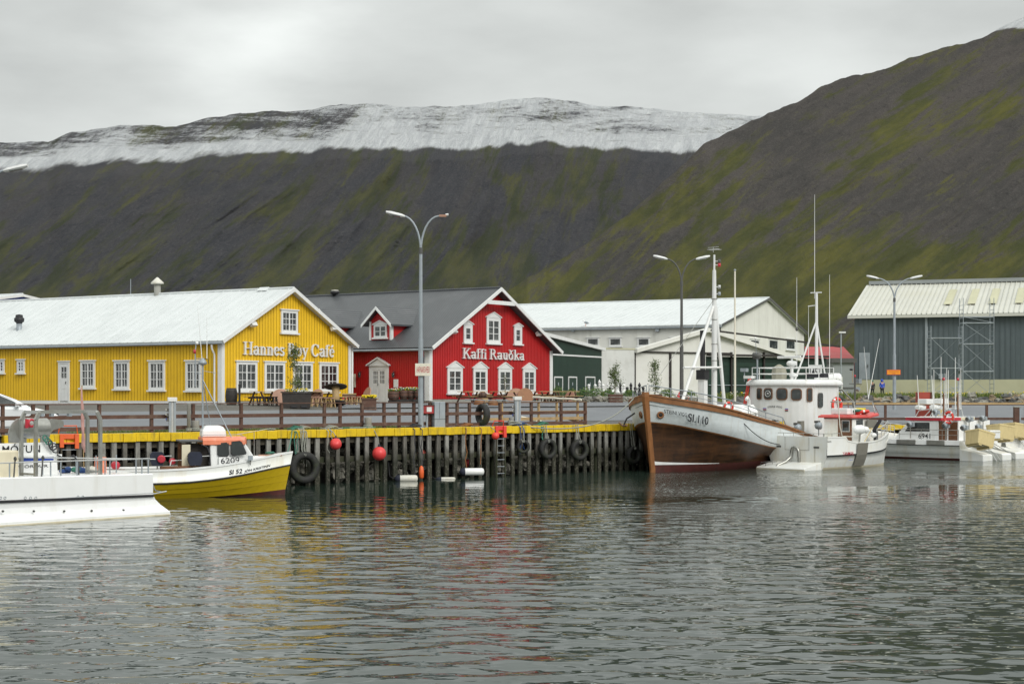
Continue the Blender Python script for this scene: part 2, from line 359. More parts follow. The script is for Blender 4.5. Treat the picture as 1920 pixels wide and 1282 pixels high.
def serif_text(mb, body, mat, x0, x1, z0, cap, y0, th):
    """raised serif lettering in the plane y=y0, standing th proud (towards -y)"""
    tw = sum(GL[c][0] for c in body); kx = (x1 - x0) / tw; cx = 0; lay = 0
    for c in body:
        adv, strokes = GL[c]
        for i, stv in enumerate(strokes):
            segs = []
            if stv[0] == 'l': _, a, b, c2, d, w_ = stv; segs.append((a, b, c2, d, w_, w_))
            else:
                _, ax, ay, rx, ry, q0, q1 = stv; n = max(4, int(abs(q1 - q0) / 22))
                for k in range(n):
                    ta, tb = R(q0 + (q1 - q0) * k / n), R(q0 + (q1 - q0) * (k + 1) / n)
                    wf = lambda q: .06 + .10 * abs(math.cos(q)) ** 1.3
                    segs.append((ax + rx * math.cos(ta), ay + ry * math.sin(ta), ax + rx * math.cos(tb), ay + ry * math.sin(tb), wf(ta), wf(tb)))
            for (a, b, c2, d, wa, wb) in segs:
                lay = (lay + 1) % 7; dy = th + lay * .0015
                A = Vector(((cx + a) * kx, b * cap)); B = Vector(((cx + c2) * kx, d * cap)); t = (B - A)
                if t.length < 1e-6: continue
                t.normalize(); nn = Vector((-t.y, t.x)); e = t * (.01 * cap)
                s_ = cap * .5
                q = [A - e + nn * wa * s_, A - e - nn * wa * s_, B + e - nn * wb * s_, B + e + nn * wb * s_]
                mb.prism([(x0 + p.x, z0 + p.y) for p in q], -dy, mat, org=(0, y0, 0))
        cx += adv
    return mb
# ================= SETTING =================
QO = Vector((-17.6, 55.0)); QA = math.atan2(20.2, 23.1)          # quay edge: origin and bearing
QE = Vector((math.cos(QA), math.sin(QA))); QN = Vector((-QE.y, QE.x))
CORX = 14.0; CORY0 = QO.y + (CORX - QO.x) * math.tan(QA)           # the quay turns back here, behind the wooden boat
FX, CORY, FD = 16.5, 95.3, 1.70                                     # far wharf: start and deck height
def quay_y(x):
    if x < CORX: return QO.y + (x - QO.x) * math.tan(QA)
    if x < FX: return CORY0 + (CORY - CORY0) * (x - CORX) / (FX - CORX)
    return CORY + (x - FX) * .01
def sm(t): t = max(0, min(1, t)); return t * t * (3 - 2 * t)
DECK = 2.13
def ground(x, y):
    d = (Vector((x, y)) - QO).dot(QN)
    base = DECK
    if x > CORX: d = (y - quay_y(x)); base = DECK + (FD - DECK) * sm((x - CORX) / 2.5)
    return base + (2.98 - base) * sm((d - 3) / 17)

# ---- water ----
WBIG, WMID = .068, .011
m = bpy.data.materials.new('harbour_water'); m.use_nodes = True; t = m.node_tree; n = t.nodes; l = t.links.new
p = n['Principled BSDF']; p.inputs['Base Color'].default_value = (.022, .036, .027, 1); p.inputs['Roughness'].default_value = .02; p.inputs['IOR'].default_value = 1.333
p.inputs['Specular IOR Level'].default_value = .5
geo = n.new('ShaderNodeNewGeometry')
def wn(scale, st, detail=2, rot=0, dist=0, rough=.5):
    mp_ = n.new('ShaderNodeMapping'); mp_.inputs['Scale'].default_value = st; mp_.inputs['Rotation'].default_value = (0, 0, rot)
    l(geo.outputs['Position'], mp_.inputs[0])
    q = n.new('ShaderNodeTexNoise'); q.inputs['Scale'].default_value = scale; q.inputs['Detail'].default_value = detail; q.inputs['Distortion'].default_value = dist; q.inputs['Roughness'].default_value = rough
    l(mp_.outputs[0], q.inputs['Vector']); return q.outputs[0]
def wm(op, a, b):
    k = n.new('ShaderNodeMath'); k.operation = op
    for i, v in enumerate((a, b)):
        if isinstance(v, (int, float)): k.inputs[i].default_value = v
        else: l(v, k.inputs[i])
    return k.outputs[0]
big = wn(1.45, (.72, 1.1, 1), .6, .12, .25)
mid = wn(3.6, (.75, 1.15, 1), .5, -.25, .4)
fine = wn(8.0, (.7, 1.2, 1), 2, .3, .2)
# patches of ruffled water where the breeze touches down, to the right and by the boats
ruf = wn(.055, (1, 2.6, 1), 3, .15, .4)
rr = n.new('ShaderNodeMapRange'); rr.inputs[1].default_value = .42; rr.inputs[2].default_value = .52; l(ruf, rr.inputs[0])
sp = n.new('ShaderNodeSeparateXYZ'); l(geo.outputs['Position'], sp.inputs[0])
rx = n.new('ShaderNodeMapRange'); rx.inputs[1].default_value = -2; rx.inputs[2].default_value = 8; l(sp.outputs[0], rx.inputs[0])
ry = n.new('ShaderNodeMapRange'); ry.inputs[1].default_value = 46; ry.inputs[2].default_value = 53; l(sp.outputs[1], ry.inputs[0])
mask = wm('MULTIPLY', wm('MULTIPLY', rr.outputs[0], rx.outputs[0]), ry.outputs[0])
lee = n.new('ShaderNodeMapRange'); lee.inputs[1].default_value = 60; lee.inputs[2].default_value = 40; lee.inputs[3].default_value = .16; lee.inputs[4].default_value = 1; l(sp.outputs[1], lee.inputs[0])
calm = wn(.09, (1, 1.5, 1), 2, .5, 0)
cm = n.new('ShaderNodeMapRange'); cm.inputs[1].default_value = .3; cm.inputs[2].default_value = .7; cm.inputs[3].default_value = .7; cm.inputs[4].default_value = 1.2; l(calm, cm.inputs[0])
ca_ = wm('MULTIPLY', cm.outputs[0], lee.outputs[0])
hgt = wm('ADD', wm('MULTIPLY', wm('SUBTRACT', big, .5), wm('MULTIPLY', ca_, WBIG)), wm('MULTIPLY', wm('SUBTRACT', mid, .5), wm('MULTIPLY', ca_, WMID)))
hgt = wm('ADD', hgt, wm('MULTIPLY', wm('SUBTRACT', fine, .5), wm('ADD', wm('MULTIPLY', mask, .026), .0005)))
dn = n.new('ShaderNodeDisplacement'); dn.inputs['Midlevel'].default_value = 0; dn.inputs['Scale'].default_value = 1
l(hgt, dn.inputs['Height']); l(dn.outputs[0], n['Material Output'].inputs['Displacement']); m.displacement_method = 'BOTH'
MT['water'] = m
import numpy as np
ys_ = [12.0]
while ys_[-1] < 104: ys_.append(ys_[-1] + (.075 if ys_[-1] < 34 else .075 + (ys_[-1] - 34) * .006))
ys_ = np.array(ys_); cs_ = np.linspace(-.62, .62, 1050)
X_ = ys_[:, None] * cs_[None, :]; Y_ = np.repeat(ys_[:, None], len(cs_), 1); co_ = np.stack([X_, Y_, X_ * 0], -1).reshape(-1, 3).astype(np.float32)
nr, nc = X_.shape; i_ = np.arange((nr - 1) * nc).reshape(nr - 1, nc)[:, :-1].reshape(-1); q_ = np.stack([i_, i_ + 1, i_ + nc + 1, i_ + nc], -1).astype(np.int32)
me = bpy.data.meshes.new('water'); me.vertices.add(len(co_)); me.vertices.foreach_set('co', co_.ravel()); me.loops.add(q_.size); me.loops.foreach_set('vertex_index', q_.ravel())
me.polygons.add(len(q_)); me.polygons.foreach_set('loop_start', np.arange(0, q_.size, 4, dtype=np.int32)); me.polygons.foreach_set('use_smooth', np.ones(len(q_), dtype=bool)); me.materials.append(m); me.update(calc_edges=True)
wo_ = bpy.data.objects.new('water', me); C.objects.link(wo_); tag(wo_, kind='structure')
mb = MB(); mb.add([(-260, -60, -.09), (300, -60, -.09), (300, 130, -.09), (-260, 130, -.09)], [(0, 1, 2, 3)], 'water')
tag(mb.build('water'), kind='structure')
mb = MB(); mb.add([(-260, -60, -4), (300, -60, -4), (300, 130, -4), (-260, 130, -4)], [(0, 1, 2, 3)], 'wood_dark')
tag(mb.build('harbour_bed'), kind='structure')

# ---- land ----
def land_mat():
    m = M('land', (.11, .104, .092), .9, .22, 3, dirt=((.06, .062, .045), .7, 1.2), bump=.6, bscale=20)
    return m
MT['land'] = land_mat()
MT['asphalt'] = M('asphalt', (.155, .165, .178), .7, .10, .6, dirt=((.21, .22, .225), .5, .25), bump=.25, bscale=40)
MT['kerb'] = M('kerb_stone', (.30, .30, .28), .8, .1, 2)
xs = [-200, -150, -110, -80] + [-64 + i * 3 for i in range(26)] + []+[CORX - .01, CORX, 15.2, FX] + [FX + 3 * i for i in range(1, 20)] + [90, 120, 160, 220, 320]
ds = [0, .5, 1, 2, 3, 4.5, 6, 8, 10, 12, 14, 16, 18, 20, 23, 27, 32, 40, 55, 80, 120, 180, 260, 400, 700, 1200]
mb = MB(); vs = []; fs = []
for x in xs:
    y0 = quay_y(x); k = 1 / math.cos(QA) if x < CORX else 1.0
    for d in ds:
        y = y0 + d * k; vs.append((x, y, ground(x, y) + (0 if d < 260 else (d - 260) * .012)))
n_ = len(ds)
for i in range(len(xs) - 1):
    for j in range(n_ - 1): fs.append((i * n_ + j, (i + 1) * n_ + j, (i + 1) * n_ + j + 1, i * n_ + j + 1))
mb.add(vs, fs, 'land', True); tag(mb.build('ground', fix=False), kind='structure')
def strip(name, x0, x1, dx, da, db, mat, lift, fn=None, grp=None):
    """sheet laid on the land between distances da..db from the quay edge"""
    mb = MB(); vs = []; fs = []; k = int((x1 - x0) / dx) + 1; J = 10
    for i in range(k):
        x = x0 + i * dx; y0 = quay_y(x); q = 1 / math.cos(QA) if x < CORX else 1.0
        for j in range(J):
            d = da + (db - da) * j / (J - 1); y = y0 + d * q
            vs.append((x, y, ground(x, y) + lift))
    for i in range(k - 1):
        for j in range(J - 1): fs.append((i * J + j, (i + 1) * J + j, (i + 1) * J + j + 1, i * J + j + 1))
    mb.add(vs, fs, mat, True); return mb.build(name, fix=False)
tag(strip('road', -64, 13.9, 1.5, 5.6, 14.2, 'asphalt', .02), kind='structure')
tag(strip('road', 17, 100, 3, 2.4, 16, 'asphalt', .02), kind='structure')
tag(strip('pavement', -9, 13.9, 1.5, 14.8, 20.4, 'asphalt', .05), kind='structure')
tag(strip('quay_deck', -64, CORX - .1, 1.5, 0.02, .95, 'kerb', .025), kind='structure')

# ---- mountains ----
def interp(tab, x):
    if x <= tab[0][0]: return tab[0][1]
    for (a, b), (c, d) in zip(tab, tab[1:]):
        if x <= c: return b + (d - b) * (x - a) / (c - a)
    return tab[-1][1]
FAR = [(-500, 285), (-200, 275), (0, 268), (40, 267), (60, 264), (90, 266), (135, 247), (200, 241), (222, 234), (330, 238), (370, 224), (430, 215), (500, 210), (560, 209), (640, 196), (700, 194), (740, 199), (800, 201), (860, 200), (900, 195), (960, 187), (1020, 182), (1060, 189), (1090, 193), (1130, 199), (1200, 201), (1260, 208), (1330, 212), (1430, 219), (1600, 225), (2300, 240)]
NEAR = [(700, 700), (860, 610), (930, 560), (960, 540), (1000, 515), (1060, 480), (1110, 452), (1180, 400), (1240, 345), (1290, 300), (1320, 270), (1370, 245), (1430, 218), (1500, 190), (1540, 162), (1595, 142), (1650, 135), (1700, 112), (1770, 90), (1840, 72), (1870, 56), (1920, 32), (2100, -40), (2500, -90)]
def massif(name, tab, p0, p1, npx, nz_, dist, amp, mat, base=HY, seed=0.0, jag=3, cot=None):
    """terrain sheet rising from its foot to the ridge; its own grid gives the surface coordinates of the gullies"""
    mb = MB(); vs = []; fs = []; uv = []; h = nz_ + 4
    for i in range(npx + 1):
        px = p0 + (p1 - p0) * i / npx; ct = cot(px)
        sk = interp(tab, px) + jag * (noise.fractal(Vector((px * .03, seed, 0)), 1.0, 2.0, 5))
        for j in range(h):
            e = min(1, j / nz_); D = dist(e, px); py = base + (sk - base) * e
            X = (px - 960) / FP * D; Z = HC + (HY - py) / FP * D; Y = D; gy = (base - py) / 100; c = px / 100 - gy * ct
            uv.append((c, gy))
            if j <= nz_:
                g = noise.fractal(Vector((c * 1.1 + .25 * noise.noise(Vector((c, gy, 3))), gy * .22, seed)), .75, 2.1, 6)
                g2 = noise.fractal(Vector((c * .35, gy * .5, seed + 5)), 1.0, 2.0, 4)
                k = amp * .5 * math.sin(math.pi * min(1, e * 1.02)) ** .6 if e < 1 else amp * .1
                if name == 'far_mountain' and e > .84: k *= .35
                f_ = (D + (g * .7 + g2 * 1.5) * k) / D; X *= f_; Y = D * f_; Z = HC + (Z - HC) * f_
            else: q = j - nz_; Y = D + q * 300; X *= Y / D; Z = Z - q * 60
            vs.append((X, Y, Z))
    for i in range(npx):
        for j in range(h - 1): fs.append((i * h + j, (i + 1) * h + j, (i + 1) * h + j + 1, i * h + j + 1))
    mb.add(vs, fs, mat, True); o = mb.build(name, fix=False); lay = o.data.uv_layers.new(name='surface')
    lay.data.foreach_set('uv', [w_ for lp in o.data.loops for w_ in uv[lp.vertex_index]]); return tag(o, kind='structure')
def mountain_mat(name, rock, rock2, moss, moss2, thr, snowz, snowamt, ps, valley, dark, bd):
    m = bpy.data.materials.new(name); m.use_nodes = True; t = m.node_tree; n = t.nodes; l = t.links.new
    p = n['Principled BSDF']; p.inputs['Roughness'].default_value = .95; p.inputs['Specular IOR Level'].default_value = .1
    g = n.new('ShaderNodeNewGeometry'); uvn = n.new('ShaderNodeUVMap'); uvn.uv_map = 'surface'
    def nzs(scale, st, det=6, rough=.6, dist=0, src=None, off=(0, 0, 0)):
        a = n.new('ShaderNodeMapping'); a.inputs['Scale'].default_value = st; a.inputs['Location'].default_value = off; l(src or uvn.outputs[0], a.inputs[0])
        q = n.new('ShaderNodeTexNoise'); q.inputs['Scale'].default_value = scale; q.inputs['Detail'].default_value = det; q.inputs['Roughness'].default_value = rough; q.inputs['Distortion'].default_value = dist
        l(a.outputs[0], q.inputs['Vector']); return q.outputs[0]
    def rng(v, a, b, c=0, d=1):
        r = n.new('ShaderNodeMapRange'); r.inputs[1].default_value = a; r.inputs[2].default_value = b; r.inputs[3].default_value = c; r.inputs[4].default_value = d
        r.interpolation_type = 'SMOOTHSTEP'; l(v, r.inputs[0]); return r.outputs[0]
    def mix(f, a, b):
        k = n.new('ShaderNodeMix'); k.data_type = 'RGBA'
        l(f, k.inputs[0])
        for i, v in ((6, a), (7, b)):
            if isinstance(v, tuple): k.inputs[i].default_value = (*v, 1)
            else: l(v, k.inputs[i])
        return k.outputs[2]
    def mth(op, a, b):
        k = n.new('ShaderNodeMath'); k.operation = op
        for i, v in enumerate((a, b)):
            if isinstance(v, (int, float)): k.inputs[i].default_value = v
            else: l(v, k.inputs[i])
        return k.outputs[0]
    sx = n.new('ShaderNodeSeparateXYZ'); l(g.outputs['Position'], sx.inputs[0]); Z = sx.outputs[2]
    st = nzs(1.9, (1, .38, 1), 10, .72, .5)            # gully streaks running down the slope
    st2 = nzs(7, (1, .5, 1), 8, .7, .6, off=(5, 0, 9))
    pat = nzs(.75, (1, .9, 1), 7, .62, .5)
    pos = g.outputs['Position']; grain = nzs(1, (ps, ps * .12, ps), 6, .85, 0, src=pos); rk = nzs(1, (ps * .16, ps * .03, ps * .2), 8, .8, .8, src=pos)
    c = mix(rng(pat, .38, .62), rock, rock2)
    c = mix(rng(st2, .42, .66, 0, .35), c, tuple(v * 1.3 for v in rock2))
    c = mix(rng(rk, .53, .66, 0, .7), c, dark)
    c = mix(rng(grain, .53, .64, 0, .5), c, tuple(min(1, v * 2.0) for v in rock2))
    c = mix(rng(grain, .47, .33, 0, .6), c, dark)
    hfac = rng(Z, valley[0], valley[1], valley[2], 0)  # greener towards the valley floor
    ms = mth('ADD', mth('ADD', mth('MULTIPLY', st, .62), mth('MULTIPLY', pat, .5)), hfac)
    ms = mth('ADD', ms, mth('MULTIPLY', mth('SUBTRACT', st2, .5), .35))
    mf = rng(ms, thr, thr + .11, 0, .9)
    mc = mix(rng(nzs(1.8, (1, .6, 1), 6, .65, 0, off=(7, 3, 1)), .4, .64), moss, moss2)
    mf = mth('MULTIPLY', mf, rng(grain, .25, .58, .35, 1))
    c = mix(mf, c, mc)
    if snowz:
        ed = nzs(1.1, (1, 1, 1), 8, .68, .4)
        zz = mth('ADD', Z, mth('MULTIPLY', mth('SUBTRACT', ed, .5), snowamt))
        s0 = rng(zz, snowz, snowz + snowamt * .25)
        fs_ = nzs(6.5, (1, .45, 1), 9, .78, .5, off=(3, 8, 0)); bands = nzs(1.3, (.5, 5.5, 1), 9, .75, .6, off=(0, 0, 4)); big_ = nzs(.33, (1, .6, 1), 3, .5, 0, off=(2.2, 0, 0))
        hole = mth('ADD', mth('ADD', mth('MULTIPLY', fs_, .22), mth('MULTIPLY', bands, .42)), mth('ADD', mth('MULTIPLY', big_, .5), mth('MULTIPLY', nzs(1, (ps * .10, ps * .02, ps * .12), 9, .85, .8, src=pos, off=(9, 9, 9)), .38))); hole = mth('ADD', hole, mth('MULTIPLY', mth('SUBTRACT', grain, .5), .35))
        xf_ = mth('MULTIPLY', rng(sx.outputs[0], -700, 0, 1, 0), rng(Z, 575, 660, -.02, .075))
        hole = mth('ADD', mth('ADD', hole, xf_), rng(Z, 520, 740, -.05, .06))
        s1 = rng(hole, .93, .80)
        c = mix(mth('MULTIPLY', s0, s1), c, mix(rng(mth('ADD', mth('MULTIPLY', grain, .5), mth('MULTIPLY', fs_, .5)), .42, .58), (.50, .52, .54), (.74, .76, .77)))
    l(c, p.inputs['Base Color'])
    b = n.new('ShaderNodeBump'); b.inputs['Strength'].default_value = .8; b.inputs['Distance'].default_value = bd
    l(mth('ADD', mth('MULTIPLY', st, 1.5), mth('ADD', mth('MULTIPLY', rk, 2.2), mth('MULTIPLY', grain, .5))), b.inputs['Height']); l(b.outputs[0], p.inputs['Normal'])
    return m
MT['far_rock'] = mountain_mat('far_mountain', (.058, .060, .068), (.080, .076, .078), (.050, .062, .027), (.108, .110, .038), .545, 522, 190, .30, (0, 330, .10), (.034, .034, .042), 14)
MT['near_rock'] = mountain_mat('near_mountain', (.076, .072, .068), (.112, .100, .092), (.072, .084, .018), (.150, .148, .027), .555, 350, 16, 1.1, (0, 190, .13), (.040, .038, .038), 5)
def dfar(e, px):
    e += .012 * noise.fractal(Vector((px * .02, 7, 7)), 1, 2, 4) * max(0, 1 - abs(e - .82) / .17)
    if e < .80: return 1000 + 1900 * (e / .80)
    if e < .85: return 2900 + 800 * (e - .80) / .05
    return 3700 + 900 * (e - .85) / .15
massif('far_mountain', FAR, -500, 2300, 560, 170, dfar, 150, 'far_rock', base=700, seed=2.3, cot=lambda px: 1.15 - .75 * sm((px - 500) / 700))
massif('near_mountain', NEAR, 700, 2500, 480, 190, lambda e, px: (420 + 700 * e) * (1 + .45 * sm((px - 900) / 1300)), 34, 'near_rock', base=735, seed=8.1, jag=4, cot=lambda px: 1.0 + .2 * sm((px - 1300) / 600))
# ================= BUILDINGS =================
def face_mx(kind, x, y, z):
    """canonical piece: x right, -y out, z up. kind front: as is; side: on the wall x=const facing -x"""
    return (x, y, z), (0 if kind == 'front' else R(-90))
def make_window(parent, kind, pos, w_, h, cols=2, rows=3, ped=0.0, fr=.12, name='window', sash=True, y_off=0):
    """timber window: casing and glazing bars; sill and panes are its pieces. pos = lower left corner of the casing on the wall"""
    loc, rz = face_mx(kind, *pos)
    mb = MB(); T = 'white_trim'
    mb.bx((0, -.07, 0), (fr, .0, h), T); mb.bx((w_ - fr, -.07, 0), (w_, .0, h), T)
    mb.bx((fr, -.068, h - fr), (w_ - fr, .0, h), T); mb.bx((fr, -.068, 0), (w_ - fr, .0, fr), T)
    if ped:
        mb.prism([(-.06, h + .002), (w_ + .06, h + .002), (w_ / 2, h + ped)], -.09, T, org=(0, -.003, 0))
        mb.prism([(-.10, h + .01), (w_ / 2, h + ped + .02), (w_ + .10, h + .01), (w_ + .10, h + .06), (w_ / 2, h + ped + .08), (-.10, h + .06)], -.13, T, org=(0, -.001, 0))
    else: mb.bx((-.07, -.12, h + .001), (w_ + .07, .0, h + .07), T)
    # sashes
    iw, ih = w_ - 2 * fr, h - 2 * fr
    if cols >= 2:
        mb.bx((w_ / 2 - .045, -.055, fr), (w_ / 2 + .045, -.005, h - fr), T)
    bars = .028
    for j in range(1, rows): z = fr + ih * j / rows; mb.bx((fr, -.043, z - bars / 2 - .004), (w_ - fr, -.010, z + bars / 2 + .004), T)
    if cols == 4:
        for q in (.25, .75): mb.bx((fr + iw * q - bars / 2, -.045, fr), (fr + iw * q + bars / 2, -.012, h - fr), T)
    o = mb.build(name, parent, loc, rz)
    sl_ = MB().bx((-.08, -.16, -.09), (w_ + .08, .0, -.003), T).build('sill', o)
    MB().bx((fr, -.02, fr), (w_ - fr, -.002, h - fr), 'pane').build('pane', o)
    return o
def clad(mb, kind, length, zfn, mat, gmat, pitch=.2, groove=.035, depth=.025, at=0.0, z0=0.0, flip=1):
    """vertical boards with shadow gaps, as real relief"""
    k = max(1, round(length / pitch)); pt = length / k
    for i in range(k):
        a, b = i * pt, (i + 1) * pt - groove; c = (i + 1) * pt
        def q(u0, u1, dep, mt):
            z1, z2 = zfn(u0), zfn(u1)
            if kind == 'front': vs = [(u0, at + dep, z0), (u1, at + dep, z0), (u1, at + dep, z2), (u0, at + dep, z1)]
            else: vs = [(at + flip * dep, u0, z0), (at + flip * dep, u1, z0), (at + flip * dep, u1, z2), (at + flip * dep, u0, z1)]
            mb.add(vs, [(0, 1, 2, 3)], mt)
        q(a, b, 0, mat); q(b, c, depth, gmat)
        for u in (b, c):
            z1 = zfn(u)
            if kind == 'front': vs = [(u, at, z0), (u, at + depth, z0), (u, at + depth, z1), (u, at, z1)]
            else: vs = [(at, u, z0), (at + flip * depth, u, z0), (at + flip * depth, u, z1), (at, u, z1)]
            mb.add(vs, [(0, 1, 2, 3)], gmat)
def gable_house(name, ox, oy, ang, W, L, base, eave, ridge, wall, groove, roof, trim='white_trim', pitch=.2, gr=.035, over=.35, label='', cat='house', wx=None, board=.22, found=.25, rt=.12, eo=.30, wallname='wall'):
    """origin = near front corner at ground; x along the gable front, y into the depth; heights absolute"""
    h = thing(name, (ox, oy, base), ang, label, cat); e, r = eave - base, ridge - base; px_ = wx or W / 2
    top = lambda x: (e + (r - e) * x / px_) if x <= px_ else (r - (r - e) * (x - px_) / (W - px_))
    mb = MB(); clad(mb, 'front', W, lambda x: top(x) - .02, wall, groove, pitch, gr, z0=found); mb.build('front_' + wallname, h, fix=False)
    mb = MB(); clad(mb, 'side', L, lambda y: e, wall, groove, pitch, gr, z0=found); mb.build('side_' + wallname, h, fix=False)
    mb = MB(); mb.add([(W, 0, found), (W, L, found), (W, L, e), (W, 0, e)], [(0, 1, 2, 3)], wall)
    mb.add([(0, L, found), (W, L, found), (W, L, e), (px_, L, r), (0, L, e)], [(0, 1, 2, 3, 4)], wall); mb.build('rear_' + wallname, h, fix=False)
    MB().bx((.04, .04, -.8), (W - .04, L - .04, found), 'concrete').build('foundation', h)
    # roof: two sloping slabs
    for sgn, x0, x1, nm in ((1, 0, px_, 'roof'), (-1, W, px_, 'roof')):
        dx = x1 - x0; sl = Vector((dx, 0, r - e)).normalized(); nrm = Vector((-sl.z * (1 if dx > 0 else -1), 0, abs(sl.x)))
        a = Vector((x0, 0, e)) - sl * eo; b = Vector((x1, 0, r)); ov = over
        mb = MB(); vs = []
        for p_ in (a, b):
            for dz in (0, rt):
                for yy in (-ov, L + ov): q = p_ + nrm * (dz + .005); q.x = min(max(q.x, p_.x if 0 else -9), 99); vs.append((q.x if p_ is a else x1, yy, q.z if p_ is a else r + (dz + .005) / abs(sl.x)))
        mb.add(vs, [(0, 1, 5, 4), (2, 6, 7, 3), (0, 4, 6, 2), (1, 3, 7, 5), (0, 2, 3, 1)], roof)
        if roof == 'roof_white':
            yy = -ov + .3
            while yy < L + ov: mb.bar(a + nrm * (rt + .02) + Vector((0, yy, 0)), b + nrm * (rt + .02) + Vector((0, yy, 0)), .035, .035, roof); yy += .62
        ro = mb.build(nm, h)
    # ridge cap, bargeboards, corner boards, gutter
    MB().tube([(px_, -over, r + rt + .03), (px_, L + over, r + rt + .03)], .09, roof, 6).build('ridge_cap', h)
    for x0, s_ in ((0, 1), (W, -1)):
        sl = Vector((px_ - x0, 0, r - e)).normalized(); a = Vector((x0, 0, e)) - sl * eo
        n_ = Vector((-sl.z * s_, 0, abs(sl.x)))
        lo, hi = -.05, rt + .03
        q = [a + n_ * lo, Vector((px_, 0, r + lo / abs(sl.x))), Vector((px_, 0, r + hi / abs(sl.x))), a + n_ * hi]
        MB().prism([(v.x, v.z) for v in q], .07, trim, org=(0, -over - .08, 0)).build('bargeboard', h)
    for x in (0, W): MB().bx((x - .03 if x == 0 else x - board, -.045, found - .1), (x + board if x == 0 else x + .03, -.002, e - .02), trim).build('corner_board', h)
    MB().bx((-.045, -.045, found - .1), (-.002, board, e - .05), trim).build('corner_board', h)
    MB().tube([(-eo * .93, -over, e - eo * .55), (-eo * .93, L + over, e - eo * .55)], .07, 'galv', 8).build('gutter', h)
    return h, top

# ---- yellow café ----
Ya = math.atan2(.11, .0712); YO = (-.1817 * 86, 86.0); YB = 2.93
yp = Plane(*YO, Ya); ys = Plane(*YO, Ya + R(90))
YW = yp.at(657, 700)[0]; YE = 6.45; YR = yp.at(547, 545.5)[1]
ycafe, ytop = gable_house('yellow_cafe_building', *YO, Ya, YW, 27.5, YB, YE, YR, 'yellow_wall', 'yellow_shade', 'roof_white', pitch=.235, gr=.03,
    label='long yellow boarded café with white metal roof and raised white lettering on its gable', cat='building')
def win_px(h, kind, pl, base, l, r, tp, bt, cols, rows, ped_px=0, fr=.12, name='window'):
    if kind == 'front':
        s0, _ = pl.at(l, bt); s1, _ = pl.at(r, bt); mid = (l + r) / 2
        z0 = pl.at(mid, bt)[1] - base; z1 = pl.at(mid, tp)[1] - base; pd = (pl.at(mid, tp - ped_px)[1] - base - z1) if ped_px else 0
        return make_window(h, 'front', (s0, 0, z0), s1 - s0, z1 - z0, cols, rows, pd, fr, name)
    s0, _ = pl.at(l, bt); s1, _ = pl.at(r, bt); mid = (l + r) / 2
    z0 = pl.at(mid, bt)[1] - base; z1 = pl.at(mid, tp)[1] - base
    return make_window(h, 'side', (0, s0, z0), s0 - s1, z1 - z0, cols, rows, 0, fr, name)
for l_, r_, t_, b_ in ((442, 481, 678, 733), (495, 533, 679, 733.5), (549, 585, 680, 734), (598, 633, 681, 734)): win_px(ycafe, 'front', yp, YB, l_, r_, t_, b_, 4, 3, fr=.16)
win_px(ycafe, 'front', yp, YB, 526, 557, 582, 624, 4, 3, fr=.15)
for l_, r_, t_, b_ in ((152, 179, 677, 727), (215, 243, 677, 729), (280, 310, 677, 731), (349, 378, 677, 732)): win_px(ycafe, 'side', ys, YB, l_, r_, t_, b_, 4, 3, fr=.15)
for l_, r_ in ((33, 47), (-6, 9)): win_px(ycafe, 'side', ys, YB, l_, r_, 675, 699, 2, 3, fr=.14)
def make_door(h, kind, pos, w_, hgt, leaves=1, glass=(.5, .85), cols=2, rows=2, ped=0, col='white_trim', fr=.12, trimc='white_trim', label=None):
    loc, rz = face_mx(kind, *pos); mb = MB()
    mb.bx((0, -.05, 0), (fr, -.001, hgt), trimc); mb.bx((w_ - fr, -.05, 0), (w_, -.001, hgt), trimc); mb.bx((fr, -.048, hgt - fr), (w_ - fr, -.001, hgt), trimc)
    if ped:
        mb.prism([(-.05, hgt + .002), (w_ + .05, hgt + .002), (w_ / 2, hgt + ped)], -.12, trimc, org=(0, -.002, 0))
        mb.prism([(-.14, hgt + .0), (w_ / 2, hgt + ped + .03), (w_ + .14, hgt + .0), (w_ + .14, hgt + .08), (w_ / 2, hgt + ped + .12), (-.14, hgt + .08)], -.2, trimc, org=(0, -.001, 0))
    else: mb.bx((-.05, -.09, hgt + .001), (w_ + .05, -.001, hgt + .06), trimc)
    d = mb.build('door', h, loc, rz); iw = (w_ - 2 * fr) / leaves
    if label: d['label'] = label
    for k in range(leaves):
        x0 = fr + iw * k + .012; x1 = fr + iw * (k + 1) - .012; g0, g1 = glass[0] * hgt, glass[1] * hgt; st = .17 * iw
        lf = MB(); lf.bx((x0, -.035, .02), (x1, -.004, g0), col); lf.bx((x0, -.034, g1), (x1, -.004, hgt - fr - .01), col)
        lf.bx((x0, -.033, g0), (x0 + st, -.004, g1), col); lf.bx((x1 - st, -.033, g0), (x1, -.004, g1), col)
        for a in (.06, .55): lf.bx((x0 + st + .02, -.042, a * g0 + .03), (x1 - st - .02, -.036, (a + .36) * g0), col)
        gw = x1 - x0 - 2 * st
        for c in range(1, cols): xx = x0 + st + gw * c / cols; lf.bx((xx - .018, -.03, g0), (xx + .018, -.012, g1), col)
        for r in range(1, rows): zz = g0 + (g1 - g0) * r / rows; lf.bx((x0 + st, -.032, zz - .018), (x1 - st, -.013, zz + .018), col)
        lf.build('door_leaf', d); MB().bx((x0 + st, -.010, g0), (x1 - st, -.002, g1), 'pane').build('pane', d)
    MB().tube([(fr + iw * (1 if leaves > 1 else .85) - .06, -.05, hgt * .46), (fr + iw * (1 if leaves > 1 else .85) - .06, -.08, hgt * .46 + .02), (fr + iw * (1 if leaves > 1 else .85) - .06, -.05, hgt * .52)], .018, 'black', 6).build('handle', d)
    return d
s0 = ys.at(110, 746)[0]; s1 = ys.at(131, 746)[0]; zt = ys.at(120, 678)[1] - YB
